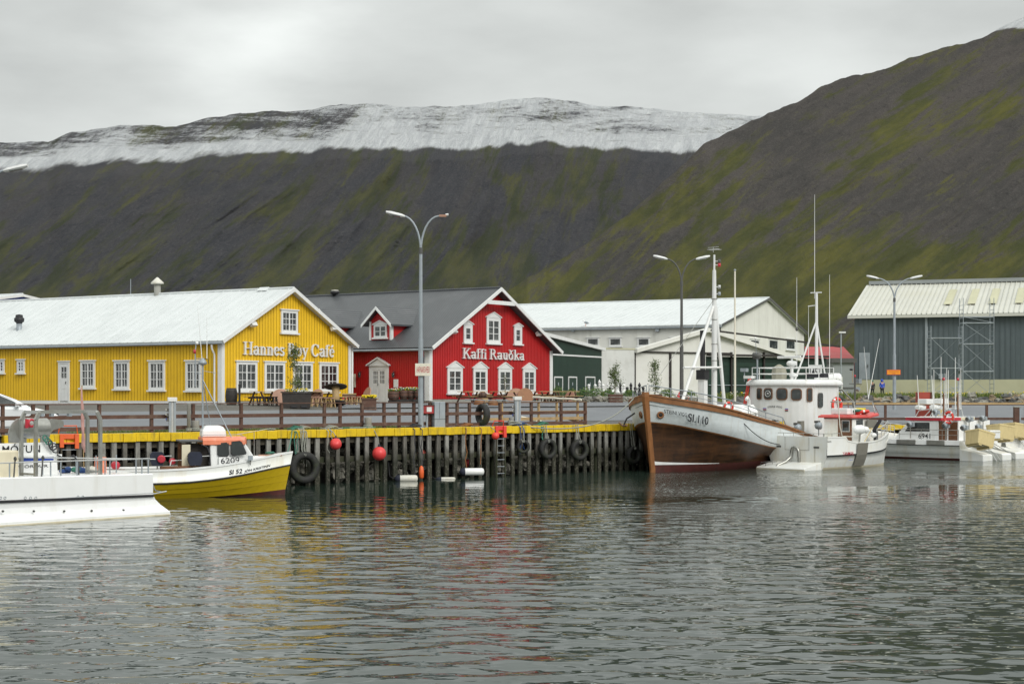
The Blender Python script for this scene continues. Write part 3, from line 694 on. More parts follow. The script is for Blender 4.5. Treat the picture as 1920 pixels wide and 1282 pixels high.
make_door(ycafe, 'side', (0, s0, .12), s0 - s1, zt - .12, 1, (.60, .87), 2, 2)
mb = MB(); a0, zb = yp.at(454, 664); a1, _ = yp.at(625, 664); cap = yp.at(540, 643.5)[1] - yp.at(540, 667)[1]
serif_text(mb, 'Hannes Boy Café', 'white_trim', a0, a1, yp.at(540, 667)[1] - YB, cap, -.02, .09); mb.build('raised_lettering', ycafe)
# downpipes
MB().bx((-.035, .3, .05), (-.004, 27.4, .24), 'white_trim').build('plinth_board', ycafe)
for s_, off in ((-.12, .42),):
    MB().tube([(-.30, off, YE - YB - .25), (-.28, off, YE - YB - .45), (-.09, off, YE - YB - .75), (-.09, off, .1)], .055, 'white_trim', 8).build('downpipe', ycafe)
MB().tube([(YW + .28, .1, YE - YB - .2), (YW + .08, -.09, YE - YB - .6), (YW + .06, -.10, .1)], .055, 'white_trim', 8).build('downpipe', ycafe)
for px_, py_ in ((468, 608), (619, 616)):
    s_, z_ = yp.at(px_, py_); fl = MB().box((0, -.22, 0), (.42, .2, .24), 'lamp_white', rx=R(-30)).box((0, -.08, .06), (.08, .16, .08), 'galv').build('floodlight', ycafe, (s_, -.06, z_ - YB))
def roof_x(h_r, W, e, r, x): return e + (r - e) * x / (W / 2)
def vent(parent, x, y, z, H, rad, capmat, name='roof_vent', conical=True):
    mb = MB(); mb.lathe([(rad, -.5), (rad, H)], 'concrete' if conical else 'galv', n=14)
    if conical: mb.lathe([(rad * 1.05, H), (rad * 1.9, H + .02), (rad * 1.95, H + .09), (.03, H + .42)], capmat, n=14)
    else: mb.lathe([(rad * 1.05, H), (rad * 1.15, H + .05), (rad * 1.75, H + .12), (rad * 1.8, H + .32), (rad * 1.35, H + .36), (rad * 1.25, H + .52), (.03, H + .56)], capmat, n=14)
    return mb.build(name, parent, (x, y, z))
# vents on the yellow roof (ridge at x=W/2)
yr = Plane(YO[0] + math.cos(Ya) * YW / 2, YO[1] + math.sin(Ya) * YW / 2, Ya + R(90))
s_, _ = yr.at(295, 553); vent(ycafe, YW / 2, s_, YR - YB, .75, .2, 'fender_white')
s_, _ = yr.at(245, 553); MB().tube([(0, 0, -.2), (0, 0, 1.15)], .02, 'galv', 6).build('aerial', ycafe, (YW / 2, s_, YR - YB))
s_, _ = yr.at(497, 545); MB().prism([(-.3, 0), (.3, 0), (0, .22)], .7, 'roof_white', U=(1, 0, 0), W=(0, 1, 0)).build('ridge_vent', ycafe, (YW / 2, s_ - .3, YR - YB + .05))
xq = 1.6; yq = Plane(YO[0] + math.cos(Ya) * xq, YO[1] + math.sin(Ya) * xq, Ya + R(90)); s_, z_ = yq.at(36, 624)
vent(ycafe, xq, s_, roof_x(0, YW, YE - YB, YR - YB, xq) + .1, .42, .17, 'black', 'kitchen_vent', False)

# ---- red café ----
Ra = math.atan2(.12, .0827); RO = (-.0520 * 94, 94.0); RB = 2.95
rp = Plane(*RO, Ra); rs = Plane(*RO, Ra + R(90))
RW = rp.at(1035, 700)[0]; RE = 6.38; RR_ = rp.at(932, 545)[1]
rcafe, rtop = gable_house('red_cafe_building', *RO, Ra, RW, 22, RB, RE, RR_, 'red_wall', 'red_wall', 'roof_grey', pitch=.17, gr=.06, over=.55, board=.3, eo=.42,
    label='red boarded café with dark grey metal roof, white pedimented windows and white door', cat='building', found=.30)
for l_, r_, t_, b_, pd in ((838, 866, 690, 737, 11), (886.5, 912.5, 691, 737, 11), (933.5, 958.5, 691.5, 737, 10.5), (979.5, 1003, 692, 736.5, 10), (911.5, 937, 596, 643.5, 9), (868.5, 884.5, 609, 642, 6), (963, 977.5, 612.5, 645, 5)):
    nar = (r_ - l_) < 20
    win_px(rcafe, 'front', rp, RB, l_, r_, t_, b_, 1 if nar else 2, 2 if nar else 3, pd, fr=.2 if not nar else .22)
s0 = rs.at(693, 763)[0]; s1 = rs.at(729, 763)[0]; zt = rs.at(711, 686)[1] - RB
make_door(rcafe, 'side', (0, s0, .1), s0 - s1, zt - .1, 2, (.52, .86), 3, 3, ped=.42, fr=.22, col='white_trim')
mb = MB(); a0, _ = rp.at(865, 672); a1, _ = rp.at(981, 672); cap = rp.at(925, 654)[1] - rp.at(925, 673)[1]
serif_text(mb, 'Kaffi Rauðka', 'white_trim', a0, a1, rp.at(925, 673.5)[1] - RB, cap, -.02, .1); mb.build('raised_lettering', rcafe)
# collar beam across the gable
zc = rp.at(932, 569)[1] - RB; xl = RW / 2 - (RR_ - RB - zc) / ((RR_ - RE) / (RW / 2)); MB().bx((xl + .02, -.62, zc - .12), (RW - xl - .02, -.50, zc + .12), 'white_trim').build('collar_beam', rcafe)
for px_, py_ in ((844, 621), (1003, 626)):
    s_, z_ = rp.at(px_, py_); MB().box((0, -.24, 0), (.42, .2, .26), 'lamp_white', rx=R(-30)).box((0, -.08, .06), (.08, .16, .08), 'galv').build('floodlight', rcafe, (s_, -.06, z_ - RB))
MB().tube([(-.38, .35, RE - RB - .3), (-.1, .35, RE - RB - .7), (-.1, .35, .1)], .055, 'black', 8).build('downpipe', rcafe)
for px_ in (677.5, 741):
    s_, z_ = rs.at(px_, 703); mb = MB(); mb.tube([(0, 0, .18), (-.18, 0, .22), (-.18, 0, .1)], .02, 'black', 6).lathe([(.03, -.16), (.07, -.12), (.10, .08), (.03, .14)], 'pane', c=(-.18, 0, 0), n=8).lathe([(.12, .08), (.02, .17)], 'black', c=(-.18, 0, 0), n=8)
    mb.build('wall_lantern', rcafe, (-.01, s_, z_ - RB))
def wall_board(px0, px1, py0, py1, mat, name, lab=None):
    sA, z0 = rs.at(px0, py1); sB, _ = rs.at(px1, py1); z1 = rs.at(px0, py0)[1]
    return MB().bx((-.06, sB, z0 - RB), (-.01, sA, z1 - RB), mat).build(name, rcafe)
mbd = wall_board(739, 747, 711, 726, 'white_trim', 'menu_board'); mp_ = wall_board(657.5, 667, 701, 726, 'sign_cream', 'map_board')
# dormers on the side slope
def dormer(l, r, ye, yb, yk, ln):
    xf = .55; sp_ = Plane(RO[0] + math.cos(Ra) * xf, RO[1] + math.sin(Ra) * xf, Ra + R(90))
    sa, zb = sp_.at(l, yb); sb, _ = sp_.at(r, yb); ze = sp_.at((l + r) / 2, ye)[1] - RB; zk = sp_.at((l + r) / 2, yk)[1] - RB; w2 = sa - sb
    slope = (RR_ - RE) / (RW / 2); zb = RE - RB + slope * xf + .12; e0 = RE - RB
    d = MB(); k = max(2, int(w2 / .17))
    d.add([(xf, sb, zb), (xf, sa, zb), (xf, sa, ze), (xf, (sa + sb) / 2, zk), (xf, sb, ze)], [(0, 1, 2, 3, 4)], 'red_wall')
    for s_ in (sa, sb):
        xe = (ze - e0 - .12) / slope
        d.add([(xf, s_, zb), (xe, s_, ze), (xf, s_, ze)], [(0, 1, 2)], 'red_wall')
    dm = d.build('dormer', rcafe, fix=False)
    mid = (sa + sb) / 2; xk = (zk - e0) / slope + .3; ov = .32; sl = (zk - ze) / (w2 / 2)
    for sg in (1, -1):
        xe2 = (ze - ov * sl - e0) / slope + .1
        a = (xf - .45, mid + sg * (w2 / 2 + ov), ze - ov * sl + .02); b = (xf - .45, mid, zk + .02); c = (xk, mid, zk + .02); e_ = (max(xe2, xf), mid + sg * (w2 / 2 + ov), ze - ov * sl + .02)
        up = lambda v: (v[0], v[1], v[2] + .10)
        MB().add([a, b, c, e_, up(a), up(b), up(c), up(e_)], [(0, 1, 2, 3), (4, 7, 6, 5), (0, 4, 5, 1), (0, 3, 7, 4), (2, 6, 7, 3)], 'roof_grey').build('dormer_roof', dm)
        MB().prism([(mid + sg * (w2 / 2 + ov), ze - ov * sl - .06), (mid, zk - .06), (mid, zk + .125), (mid + sg * (w2 / 2 + ov), ze - ov * sl + .125)], .05, 'white_trim', org=(xf - .51, 0, 0), U=(0, 1, 0), V=(0, 0, 1), W=(1, 0, 0)).build('bargeboard', dm)
    for s_ in (sa, sb): MB().bx((xf - .05, s_ - .10 if s_ == sa else s_ - .04, zb), (xf + .14, s_ + .04 if s_ == sa else s_ + .10, ze + .02), 'white_trim').build('corner_board', dm)
    ww = w2 * .60; wh = (ze - zb) * .78
    wnd = make_window(dm, 'side', (xf, mid + ww / 2, zb + .16), ww, wh * .86, 2, 2, .22, .10)
dormer(694, 734, 603, 637, 579, 1); dormer(590, 626, 606, 640, 583, 1)
rr2 = Plane(RO[0] + math.cos(Ra) * RW / 2, RO[1] + math.sin(Ra) * RW / 2, Ra + R(90)); s_, _ = rr2.at(628, 552)
MB().lathe([(.16, -.2), (.16, .12), (.30, .13), (.32, .30), (.2, .36)], 'black', n=12).lathe([(.24, .30), (.24, .38), (.02, .40)], 'fender_white', n=12).build('roof_vent', rcafe, (RW / 2, s_, RR_ - RB + .1))

# ---- house with blue gable beyond the yellow café, at the left edge ----
bo = P(-60, 700, 118); bl, _ = gable_house('blue_house', bo.x, bo.y, Ya, 9.5, 14, 3.0, P(25, 573, 122).z, P(0, 560, 121).z + .25, 'blue_ink', 'blue_ink', 'roof_white', pitch=.3,
    label='deep blue gabled house behind the yellow café, its white roof tip at the left edge', cat='house')

# ---- dark green shed beside the red café ----
ga = P(1010, 700, 110); gb = P(1128, 700, 121); gA = math.atan2(gb.y - ga.y, gb.x - ga.x); gW = (Vector((gb.x, gb.y)) - Vector((ga.x, ga.y))).length
gsh = thing('green_shed', (ga.x, ga.y, 2.9), gA, 'dark green boarded lean-to shed with three white framed doors', 'shed')
gp = Plane(ga.x, ga.y, gA); za = gp.at(1036, 634)[1] - 2.9; sA = gp.at(1036, 634)[0]; zb_ = gp.at(1127, 657)[1] - 2.9
tp = lambda x: za + (zb_ - za) * (x - sA) / (gW - sA)
mb = MB(); clad(mb, 'front', gW, tp, 'green_wall', 'green_wall', .22, .04); mb.add([(gW, 0, 0), (gW, 6, 0), (gW, 6, tp(gW)), (gW, 0, tp(gW))], [(0, 1, 2, 3)], 'green_wall'); mb.build('wall', gsh, fix=False)
MB().prism([(-.2, tp(0) + .0), (gW + .25, tp(gW + .25)), (gW + .25, tp(gW + .25) + .22), (-.2, tp(0) + .25)], 7, 'white_trim', org=(0, -.25, 0)).build('roof', gsh)
zz = gp.at(1080, 667)[1] - 2.9; MB().bx((0, -.05, zz - .05), (gW, -.005, zz + .06), 'white_trim').build('trim_board', gsh)
for a_, b_ in ((1038.5, 1054.5), (1065, 1081), (1097, 1115)):
    s0 = gp.at(a_, 750)[0]; s1 = gp.at(b_, 750)[0]; zt = gp.at(a_, 705.5)[1] - 2.9
    d = MB(); fr = .09
    d.bx((s0, -.05, 0), (s0 + fr, -.003, zt), 'white_trim').bx((s1 - fr, -.05, 0), (s1, -.003, zt), 'white_trim').bx((s0 + fr, -.05, zt - fr), (s1 - fr, -.003, zt), 'white_trim')
    d.bx((s0 + fr, -.02, .02), (s1 - fr, -.004, zt - fr), 'green_wall').bx(((s0 + s1) / 2 - .08, -.03, zt * .66), ((s0 + s1) / 2 + .08, -.021, zt * .66 + .22), 'galv')
    dd = d.build('door', gsh); MB().box((s0 + fr + .1, -.05, zt * .35), (.05, .06, .14), 'galv').build('handle', dd)

# ---- long white hall behind ----
ha = P(1350, 700, 138); hb = P(1510, 700, 160); HA = math.atan2(hb.y - ha.y, hb.x - ha.x); hp = Plane(ha.x, ha.y, HA); hs = Plane(ha.x, ha.y, HA + R(90)); HB = 2.9
hW = hp.at(1508, 700)[0]; hE = hp.at(1350, 609)[1]; 
hall, _ = gable_house('white_hall', ha.x, ha.y, HA, hW, 46, HB, hE, hp.at(1437, 561)[1], 'cream_wall', 'cream_wall', 'roof_white', trim='dark_grey', pitch=3, gr=.02, over=.3, board=.1, wx=hp.at(1437, 561)[0],
    label='long pale rendered two storey hall with white roof, behind the cafés', cat='building')
for px_ in (1112, 1154, 1207, 1268): win = win_px(hall, 'side', hs, HB, px_ - 11.5, px_ + 11.5, 633, 649, 1, 1, fr=.12)
for px_ in (1380, 1415, 1450, 1482): win_px(hall, 'front', hp, HB, px_ - 9, px_ + 8, 636, 656, 1, 1, fr=.13)
for px_ in (1076, 1234):
    s_, z_ = hs.at(px_, 619); MB().box((-.15, 0, 0), (.25, .3, .25), 'galv').build('floodlight', hall, (0, s_, z_ - HB))
# gull on its eaves
gq = P(1099, 606, hs.o.y + 20)
s_, _ = hs.at(1099, 609); gw_ = ha.xy + Vector((-math.sin(HA), math.cos(HA))) * s_ + Vector((math.cos(HA), math.sin(HA))) * -.1
g = MB(); g.loft([[Vector((x, math.cos(q * math.pi / 4) * r * .9, z + math.sin(q * math.pi / 4) * r)) for q in range(8)] for x, z, r in ((-.42, .24, .015), (-.28, .26, .06), (-.08, .30, .12), (.10, .36, .115), (.20, .46, .07), (.27, .53, .065), (.34, .52, .03), (.42, .50, .008))], 'boat_clean')
g.tube([(0, .04, .22), (.01, .04, 0)], .012, 'orange', 5).tube([(0, -.04, .22), (.01, -.04, 0)], .012, 'orange', 5)
gl = g.build('gull', None, (gw_.x, gw_.y, hE + .12), 2.4); tag(gl, 'lone gull standing on the eaves of the long white hall', 'gull')
MB().loft([[Vector((x, math.cos(q * math.pi / 4) * r * 1.15, z + math.sin(q * math.pi / 4) * r)) for q in range(8)] for x, z, r in ((-.40, .27, .012), (-.2, .31, .10), (.02, .35, .11), (.10, .38, .06))], 'galv').build('wings', gl)

# ---- white panelled boathouse with green open shed ----
ba = P(1127, 700, 121.5); bb = P(1555, 700, 134); BA = math.atan2(bb.y - ba.y, bb.x - ba.x); bp = Plane(ba.x, ba.y, BA); BB = 2.9
boat_h = thing('panelled_boathouse', (ba.x, ba.y, BB), BA, 'white panelled boathouse with dark posts, low gable and open dark green bay', 'building')
def bs(px_, py_): s_, z_ = bp.at(px_, py_); return s_, z_ - BB
c0 = bs(1127, 655); c1 = bs(1190, 655); MB().bx((c0[0], -.02, 0), (c1[0], .1, c0[1]), 'canvas').build('canvas_sheet', boat_h)
MB().bx((c0[0], -.06, c0[1] + .01), (c1[0], .1, c0[1] + .13), 'beige').build('canvas_rail', boat_h)
g0 = bs(1190, 659); gk = bs(1325, 620); g1 = bs(1500, 676)
MB().add([(g0[0], .12, 0), (gk[0], .12, 0), (gk[0], .12, gk[1]), (g0[0], .12, g0[1])], [(0, 1, 2, 3)], 'panel_white').build('panel_wall', boat_h, fix=False)
zt = bs(1325, 666)[1]
MB().add([(gk[0], .13, zt), (g1[0], .13, zt - .1), (g1[0], .13, zt), (gk[0], .13, gk[1])], [(0, 1, 2, 3)], 'panel_white').build('gable_panel', boat_h, fix=False)
for px_ in (1190.5, 1257.5, 1372, 1433): s_, _ = bs(px_, 700); MB().bx((s_ - .07, -.02, 0), (s_ + .08, .11, bs(px_, 660)[1]), 'wood_dark').build('post', boat_h)
s_, z_ = bs(1192, 660); MB().bx((s_, -.03, z_ - .02), (bs(1372, 660)[0], .10, z_ + .08), 'wood_dark').build('beam', boat_h)
for a_, b_ in ((g0, gk), (gk, g1)):
    mb = MB(); mb.prism([(a_[0], a_[1] - .1), (b_[0], b_[1] - .1), (b_[0], b_[1] + .22), (a_[0], a_[1] + .22)], .5, 'panel_white', org=(0, -.35, 0)); mb.build('roof', boat_h)
s_, z_ = bs(1327, 668); e_, ze_ = bs(1552, 664)
gw = MB()
for k in range(9):
    z0 = z_ * k / 9; gw.bx((s_, .16, z0 + .03), (e_, .28, z0 + z_ / 9), 'green_wall'); gw.bx((s_, .2, z0), (e_, .3, z0 + .03), 'wood_dark')
gw.build('green_wall', boat_h)
MB().bx((s_, -.3, z_ + .04), (e_, .3, z_ + .2), 'wood_dark').build('fascia', boat_h)
MB().bar((bs(1327, 618)[0], -.3, bs(1327, 618)[1] - .05), (bs(1570, 650)[0], -.3, bs(1570, 650)[1]), .12, .14, 'wood_dark').build('raking_beam', boat_h)
s1_, z1_ = bs(1330, 722); MB().tube([(s1_, .1, z1_), (bs(1430, 722)[0], .1, z1_)], .04, 'galv', 6).build('pipe', boat_h)

# ---- red roofed house and small grey shed far right ----
def simple_block(name, pl, pr, Y, yt, yb, mat, label, cat, roofs=None, depth=8):
    a, b = P(pl, yb, Y), P(pr, yb, Y); h = thing(name, (a.x, Y, 2.9), 0, label, cat); W = b.x - a.x; z = P(pl, yt, Y).z - 2.9
    mb = MB(); mb.bx((0, 0, 0), (W, depth, z), mat); mb.build('wall', h); return h, W, z
h_, W_, z_ = simple_block('grey_shed', 1562, 1601, 158, 680, 745, 'shed_grey', 'low grey sheet metal shed with dark flat roof edge beside the blue grey warehouse', 'shed')
MB().bx((-.2, -.3, z_ + .005), (W_ + .2, 8.3, z_ + .45), 'dark_grey').build('roof', h_); MB().bx((.8, -.06, .0), (W_ * .45, -.005, z_ * .62), 'panel_white').build('door', h_)
MB().bx((0, -.05, z_ * .3), (W_, -.01, z_ * .34), 'dark_grey').build('trim', h_)
h_, W_, z_ = simple_block('red_roofed_house', 1515, 1603, 176, 690, 745, 'panel_white', 'house with bright red metal roof seen between the pale hall and the warehouse', 'house')
zt = P(0, 649, 182).z - 2.9
MB().add([(-.4, -.4, z_ + .5), (W_ + .4, -.4, z_ + .5), (W_ + .4, 8, zt), (-.4, 8, zt), (-.4, -.4, z_ - .4), (W_ + .4, -.4, z_ - .4)], [(0, 1, 2, 3), (4, 5, 1, 0)], 'red_roof').build('roof', h_, fix=False)

# ---- blue grey warehouse ----
wa = P(1602, 700, 166); wb = P(1925, 700, 160); WA = math.atan2(wb.y - wa.y, wb.x - wa.x); wp = Plane(wa.x, wa.y, WA); WB = 2.95
ware = thing('warehouse', (wa.x, wa.y, WB), WA, 'large blue grey sheet metal warehouse with cream ribbed roof at the right edge', 'building')
def ws(px_, py_): s_, z_ = wp.at(px_, py_); return s_, z_ - WB
wz = ws(1602, 590)[1]; wl = 30; fz = ws(1602, 712)[1]
mb = MB(); k = 50
for i in range(int(wl / .5)):
    a = i * .5; mb.bx((a, -.0, fz), (a + .38, .06, wz), 'blue_grey'); mb.bx((a + .38, .03, fz), (a + .5, .08, wz), 'blue_grey')
mb.bx((0, .1, fz), (.1, 26, wz), 'blue_grey'); mb.build('wall', ware)
MB().bx((.02, -.10, -.3), (wl, 20, fz - .003), 'beige').build('foundation', ware)
rz_ = P(1700, 534, 178).z - WB
mb = MB(); vs = []
for i in range(int(wl / .5) + 1):
    x = -.6 + i * .5
    mb.add([(x, -.7, wz - .1), (x + .42, -.7, wz - .1), (x + .42, 13, rz_), (x, 13, rz_)], [(0, 1, 2, 3)], 'roof_cream')
    mb.add([(x + .42, -.7, wz - .1), (x + .46, -.7, wz + .04), (x + .46, 13, rz_ + .14), (x + .42, 13, rz_)], [(0, 1, 2, 3)], 'roof_cream')
    mb.add([(x + .46, -.7, wz + .04), (x + .5, -.7, wz - .1), (x + .5, 13, rz_), (x + .46, 13, rz_ + .14)], [(0, 1, 2, 3)], 'roof_cream')
mb.build('roof', ware, fix=False)
MB().bx((-.6, -.75, wz - .42), (wl, -.55, wz - .12), 'roof_cream').build('gutter', ware)
MB().bx((-.3, 12.6, rz_ + .02), (wl, 13.4, rz_ + .4), 'shed_grey').build('ridge_cap', ware)
MB().bx((-.6, -.6, wz - .35), (.1, 13, wz - .12), 'roof_cream').build('soffit', ware)
for px_ in (1745, 1790, 1830, 1880, 1905):
    s_ = ws(px_, 560)[0] + 1.0; f0, f1 = .25, .75
    mb = MB(); mb.add([(s_, -.7 + 13.7 * f0, wz - .1 + (rz_ - wz) * f0 + .18), (s_ + .8, -.7 + 13.7 * f0, wz - .1 + (rz_ - wz) * f0 + .18), (s_ + .8, -.7 + 13.7 * f1, wz - .1 + (rz_ - wz) * f1 + .18), (s_, -.7 + 13.7 * f1, wz - .1 + (rz_ - wz) * f1 + .18)], [(0, 1, 2, 3)], 'beige'); mb.build('skylight', ware, fix=False)
s0, z0 = ws(1611, 711); s1, z1 = ws(1631, 661); MB().bx((s0, -.06, z0), (s1, -.005, z1), 'galv').box((s1 - .2, -.1, (z0 + z1) / 2), (.08, .1, .3), 'dark_grey').build('door', ware)
s0, _ = ws(1737, 700); MB().bx((s0 - .12, -.14, fz), (s0 + .12, -.012, wz), 'galv').build('downpipe', ware)
s0, z0 = ws(1765, 709); MB().box((s0, -.2, z0 + .2), (.45, .3, .5), 'galv').build('meter_box', ware)
# ================= QUAY =================
qp = Plane(QO.x, QO.y, QA)
def Q(u, d, z): v = QO + QE * u + QN * d; return Vector((v.x, v.y, z))
def wood_pile(name, c1, c2, c3):
    m = M(name, c1, .85, .35, 3, stretch=(1, 1, .25), bump=.4, bscale=12, dirt=(tuple(v * .35 for v in c1), .8, 2.0), streak=(tuple(v * .3 for v in c1), .7, 7))
    t = m.node_tree; n = t.nodes; l = t.links.new; p = n['Principled BSDF']; src = p.inputs['Base Color'].links[0].from_socket
    g = n.new('ShaderNodeNewGeometry'); s = n.new('ShaderNodeSeparateXYZ'); l(g.outputs['Position'], s.inputs[0])
    nz = n.new('ShaderNodeTexNoise'); nz.inputs['Scale'].default_value = 2.2; nz.inputs['Detail'].default_value = 5; l(g.outputs['Position'], nz.inputs['Vector'])
    a = n.new('ShaderNodeMath'); a.operation = 'MULTIPLY_ADD'; a.inputs[1].default_value = .9; l(nz.outputs[0], a.inputs[0]); l(s.outputs[2], a.inputs[2])
    def rg(lo, hi):
        r = n.new('ShaderNodeMapRange'); r.inputs[1].default_value = lo; r.inputs[2].default_value = hi; l(a.outputs[0], r.inputs[0]); return r.outputs[0]
    def mix(f, x, y):
        k = n.new('ShaderNodeMix'); k.data_type = 'RGBA'; l(f, k.inputs[0])
        for i, v in ((6, x), (7, y)):
            if isinstance(v, tuple): k.inputs[i].default_value = (*v, 1)
            else: l(v, k.inputs[i])
        return k.outputs[2]
    wet = mix(rg(1.25, 1.75), c2, src)             # algae-dark tidal zone below the pale dry timber
    b2 = n.new('ShaderNodeTexNoise'); b2.inputs['Scale'].default_value = 16; b2.inputs['Detail'].default_value = 3; l(g.outputs['Position'], b2.inputs['Vector'])
    r2 = n.new('ShaderNodeMapRange'); r2.inputs[1].default_value = .52; r2.inputs[2].default_value = .62; l(b2.outputs[0], r2.inputs[0])
    r3 = n.new('ShaderNodeMapRange'); r3.inputs[1].default_value = 1.35; r3.inputs[2].default_value = 1.0; l(a.outputs[0], r3.inputs[0])
    k = n.new('ShaderNodeMath'); k.operation = 'MULTIPLY'; l(r2.outputs[0], k.inputs[0]); l(r3.outputs[0], k.inputs[1])
    k2 = n.new('ShaderNodeMath'); k2.operation = 'MULTIPLY'; k2.inputs[1].default_value = .6; l(k.outputs[0], k2.inputs[0])
    l(mix(k2.outputs[0], wet, c3), p.inputs['Base Color']); return m
MT['pile'] = wood_pile('pile_timber', (.27, .265, .24), (.030, .030, .018), (.16, .15, .12))
MT['pile2'] = wood_pile('pile_timber_dark', (.15, .14, .12), (.020, .022, .013), (.12, .11, .09))
MT['wale'] = wood_pile('wale_timber', (.085, .075, .055), (.028, .034, .014), (.05, .055, .03))
MT['yellow_cap'] = M('yellow_cap_paint', (.74, .50, .006), .5, .12, 3, dirt=((.45, .30, .01), .5, 3.5), streak=((.10, .09, .05), .6, 5))
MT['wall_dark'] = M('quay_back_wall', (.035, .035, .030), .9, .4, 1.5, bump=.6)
wharf = thing('timber_wharf', (QO.x, QO.y, 0), QA, 'timber pile wharf with yellow painted edge beam in front of the cafés', 'wharf')
# pile positions measured off the photo, then continued behind the boats
ULEN = (CORX - QO.x) / math.cos(QA)
random.seed(3); u = .2; us = []
while u < ULEN: us.append(u); u += .46 + random.uniform(-.05, .05)
for i, u in enumerate(us):
    w_ = random.uniform(.16, .21); lean = random.uniform(-.03, .03)
    mb = MB()
    mb.loft([[Vector((u + lean * k + a * w_ / 2 * f, b * .045 - .03, z)) for a, b in ((-1, -1), (1, -1), (1, 1), (-1, 1))] for k, z, f in ((1.5, -1.8, 1.0), (0.7, .3, 1.05), (0, 1.86, 1.0))], random.choice(('pile', 'pile', 'pile2')), smooth=False)
    mb.build('pile', wharf)
k = 0
for i, u in enumerate(us):
    u2 = us[i + 1] if i + 1 < len(us) else u + .46
    dy = random.choice((0, .012, .03)); dz = random.uniform(-.012, .012)
    mb = MB(); mb.bx((u - .10, -.16 + dy, 1.86 + dz), (u2 - .112, .12, DECK + .045 + dz), 'yellow_cap')
    if i % 2 == 0: cap_mb = mb
    else:
        cap_mb.add(mb.v, [tuple(f) for f in mb.f], 'yellow_cap'); cap_mb.build('edge_cap', wharf, bevel=.012)
mb = MB(); mb.bx((-2, .11, .85), (ULEN, .30, 1.08), 'wale'); mb.build('lower_wale', wharf)
mb = MB(); mb.bx((-2, .10, 1.62), (ULEN, .34, 1.84), 'wale'); mb.build('upper_wale', wharf)
for u in [1 + 3.1 * i for i in range(12)]:
    MB().tube([(u, .5, -1.8), (u, .5, 1.85)], .15, 'wale', 10).build('bearing_pile', wharf)
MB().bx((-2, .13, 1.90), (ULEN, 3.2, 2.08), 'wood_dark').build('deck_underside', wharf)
# left continuation
# rubble slope under the deck
random.seed(11)
MT['rock'] = M('rubble_rock', (.27, .26, .22), .9, .35, 1.4, dirt=((.05, .05, .035), .8, .9), bump=.7, bscale=5)
MT['rock2'] = M('dark_rock', (.085, .085, .08), .9, .35, 1.4, bump=.7, bscale=5); MT['rock3'] = M('brown_rock', (.22, .17, .11), .9, .3, 1.4, bump=.7, bscale=5)
def rock(mb, c, r, mat='rock', n=7):
    sq = [random.uniform(.7, 1.25) for _ in range(3)]; sd = random.uniform(0, 99); vs = []
    k = 5
    for i in range(k + 1):
        a = math.pi * i / k
        for j in range(n):
            q = 2 * math.pi * j / n + i * .3; d = Vector((math.sin(a) * math.cos(q), math.sin(a) * math.sin(q), math.cos(a)))
            f = 1 + .55 * noise.noise(d * 1.3 + Vector((sd, 0, 0))); vs.append(Vector((d.x * r * sq[0] * f, d.y * r * sq[1] * f, d.z * r * sq[2] * .8 * f)) + Vector(c))
    mb.add(vs, [(i * n + j, i * n + (j + 1) % n, (i + 1) * n + (j + 1) % n, (i + 1) * n + j) for i in range(k) for j in range(n)], mat)
mb = MB()
for i in range(620):
    u = random.uniform(-2, ULEN); d = random.uniform(.55, 2.2); z = .25 + (d - .6) * .95 + random.uniform(-.12, .12)
    if z > 1.75: z = 1.72
    c = Q(u, d, z); rock(mb, c, random.uniform(.16, .36))
tag(mb.build('rubble_slope'), kind='stuff', label='grey boulders heaped under the timber wharf', cat='rocks')
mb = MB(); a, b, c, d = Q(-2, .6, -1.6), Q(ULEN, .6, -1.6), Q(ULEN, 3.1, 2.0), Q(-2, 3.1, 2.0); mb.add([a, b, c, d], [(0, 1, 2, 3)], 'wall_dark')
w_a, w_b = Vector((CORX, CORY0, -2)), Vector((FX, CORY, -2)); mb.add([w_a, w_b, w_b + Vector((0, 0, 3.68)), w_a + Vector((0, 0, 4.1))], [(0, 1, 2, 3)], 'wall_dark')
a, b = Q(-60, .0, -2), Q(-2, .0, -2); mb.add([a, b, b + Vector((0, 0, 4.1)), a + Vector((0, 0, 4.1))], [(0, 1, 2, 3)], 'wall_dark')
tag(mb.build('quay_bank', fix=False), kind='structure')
# right hand quay
MT['pile_dark'] = MT['wale']
rq = thing('far_timber_wharf', (FX, CORY, 0), math.atan(.01), 'dark timber pile wharf behind the white boats at the right edge', 'wharf')
for i in range(62):
    MB().bx((.3 + i * .52, -.14, -1.6), (.3 + i * .52 + .2, .06, FD - .25), 'wale').build('pile', rq)
mb = MB(); random.seed(5)
for i in range(62):
    x = i * .52
    dz = random.uniform(-.05, .0); mb.bx((x, -.2, FD - .22 + dz - random.choice((0, .08))), (x + .49, .1, FD + .03), 'yellow_cap')
mb.build('edge_cap', rq); MB().bx((0, .12, .7), (33, .3, .95), 'wale').build('lower_wale', rq); MB().bx((0, .14, -1.8), (33, .5, FD - .04), 'wall_dark').build('back_wall', rq)

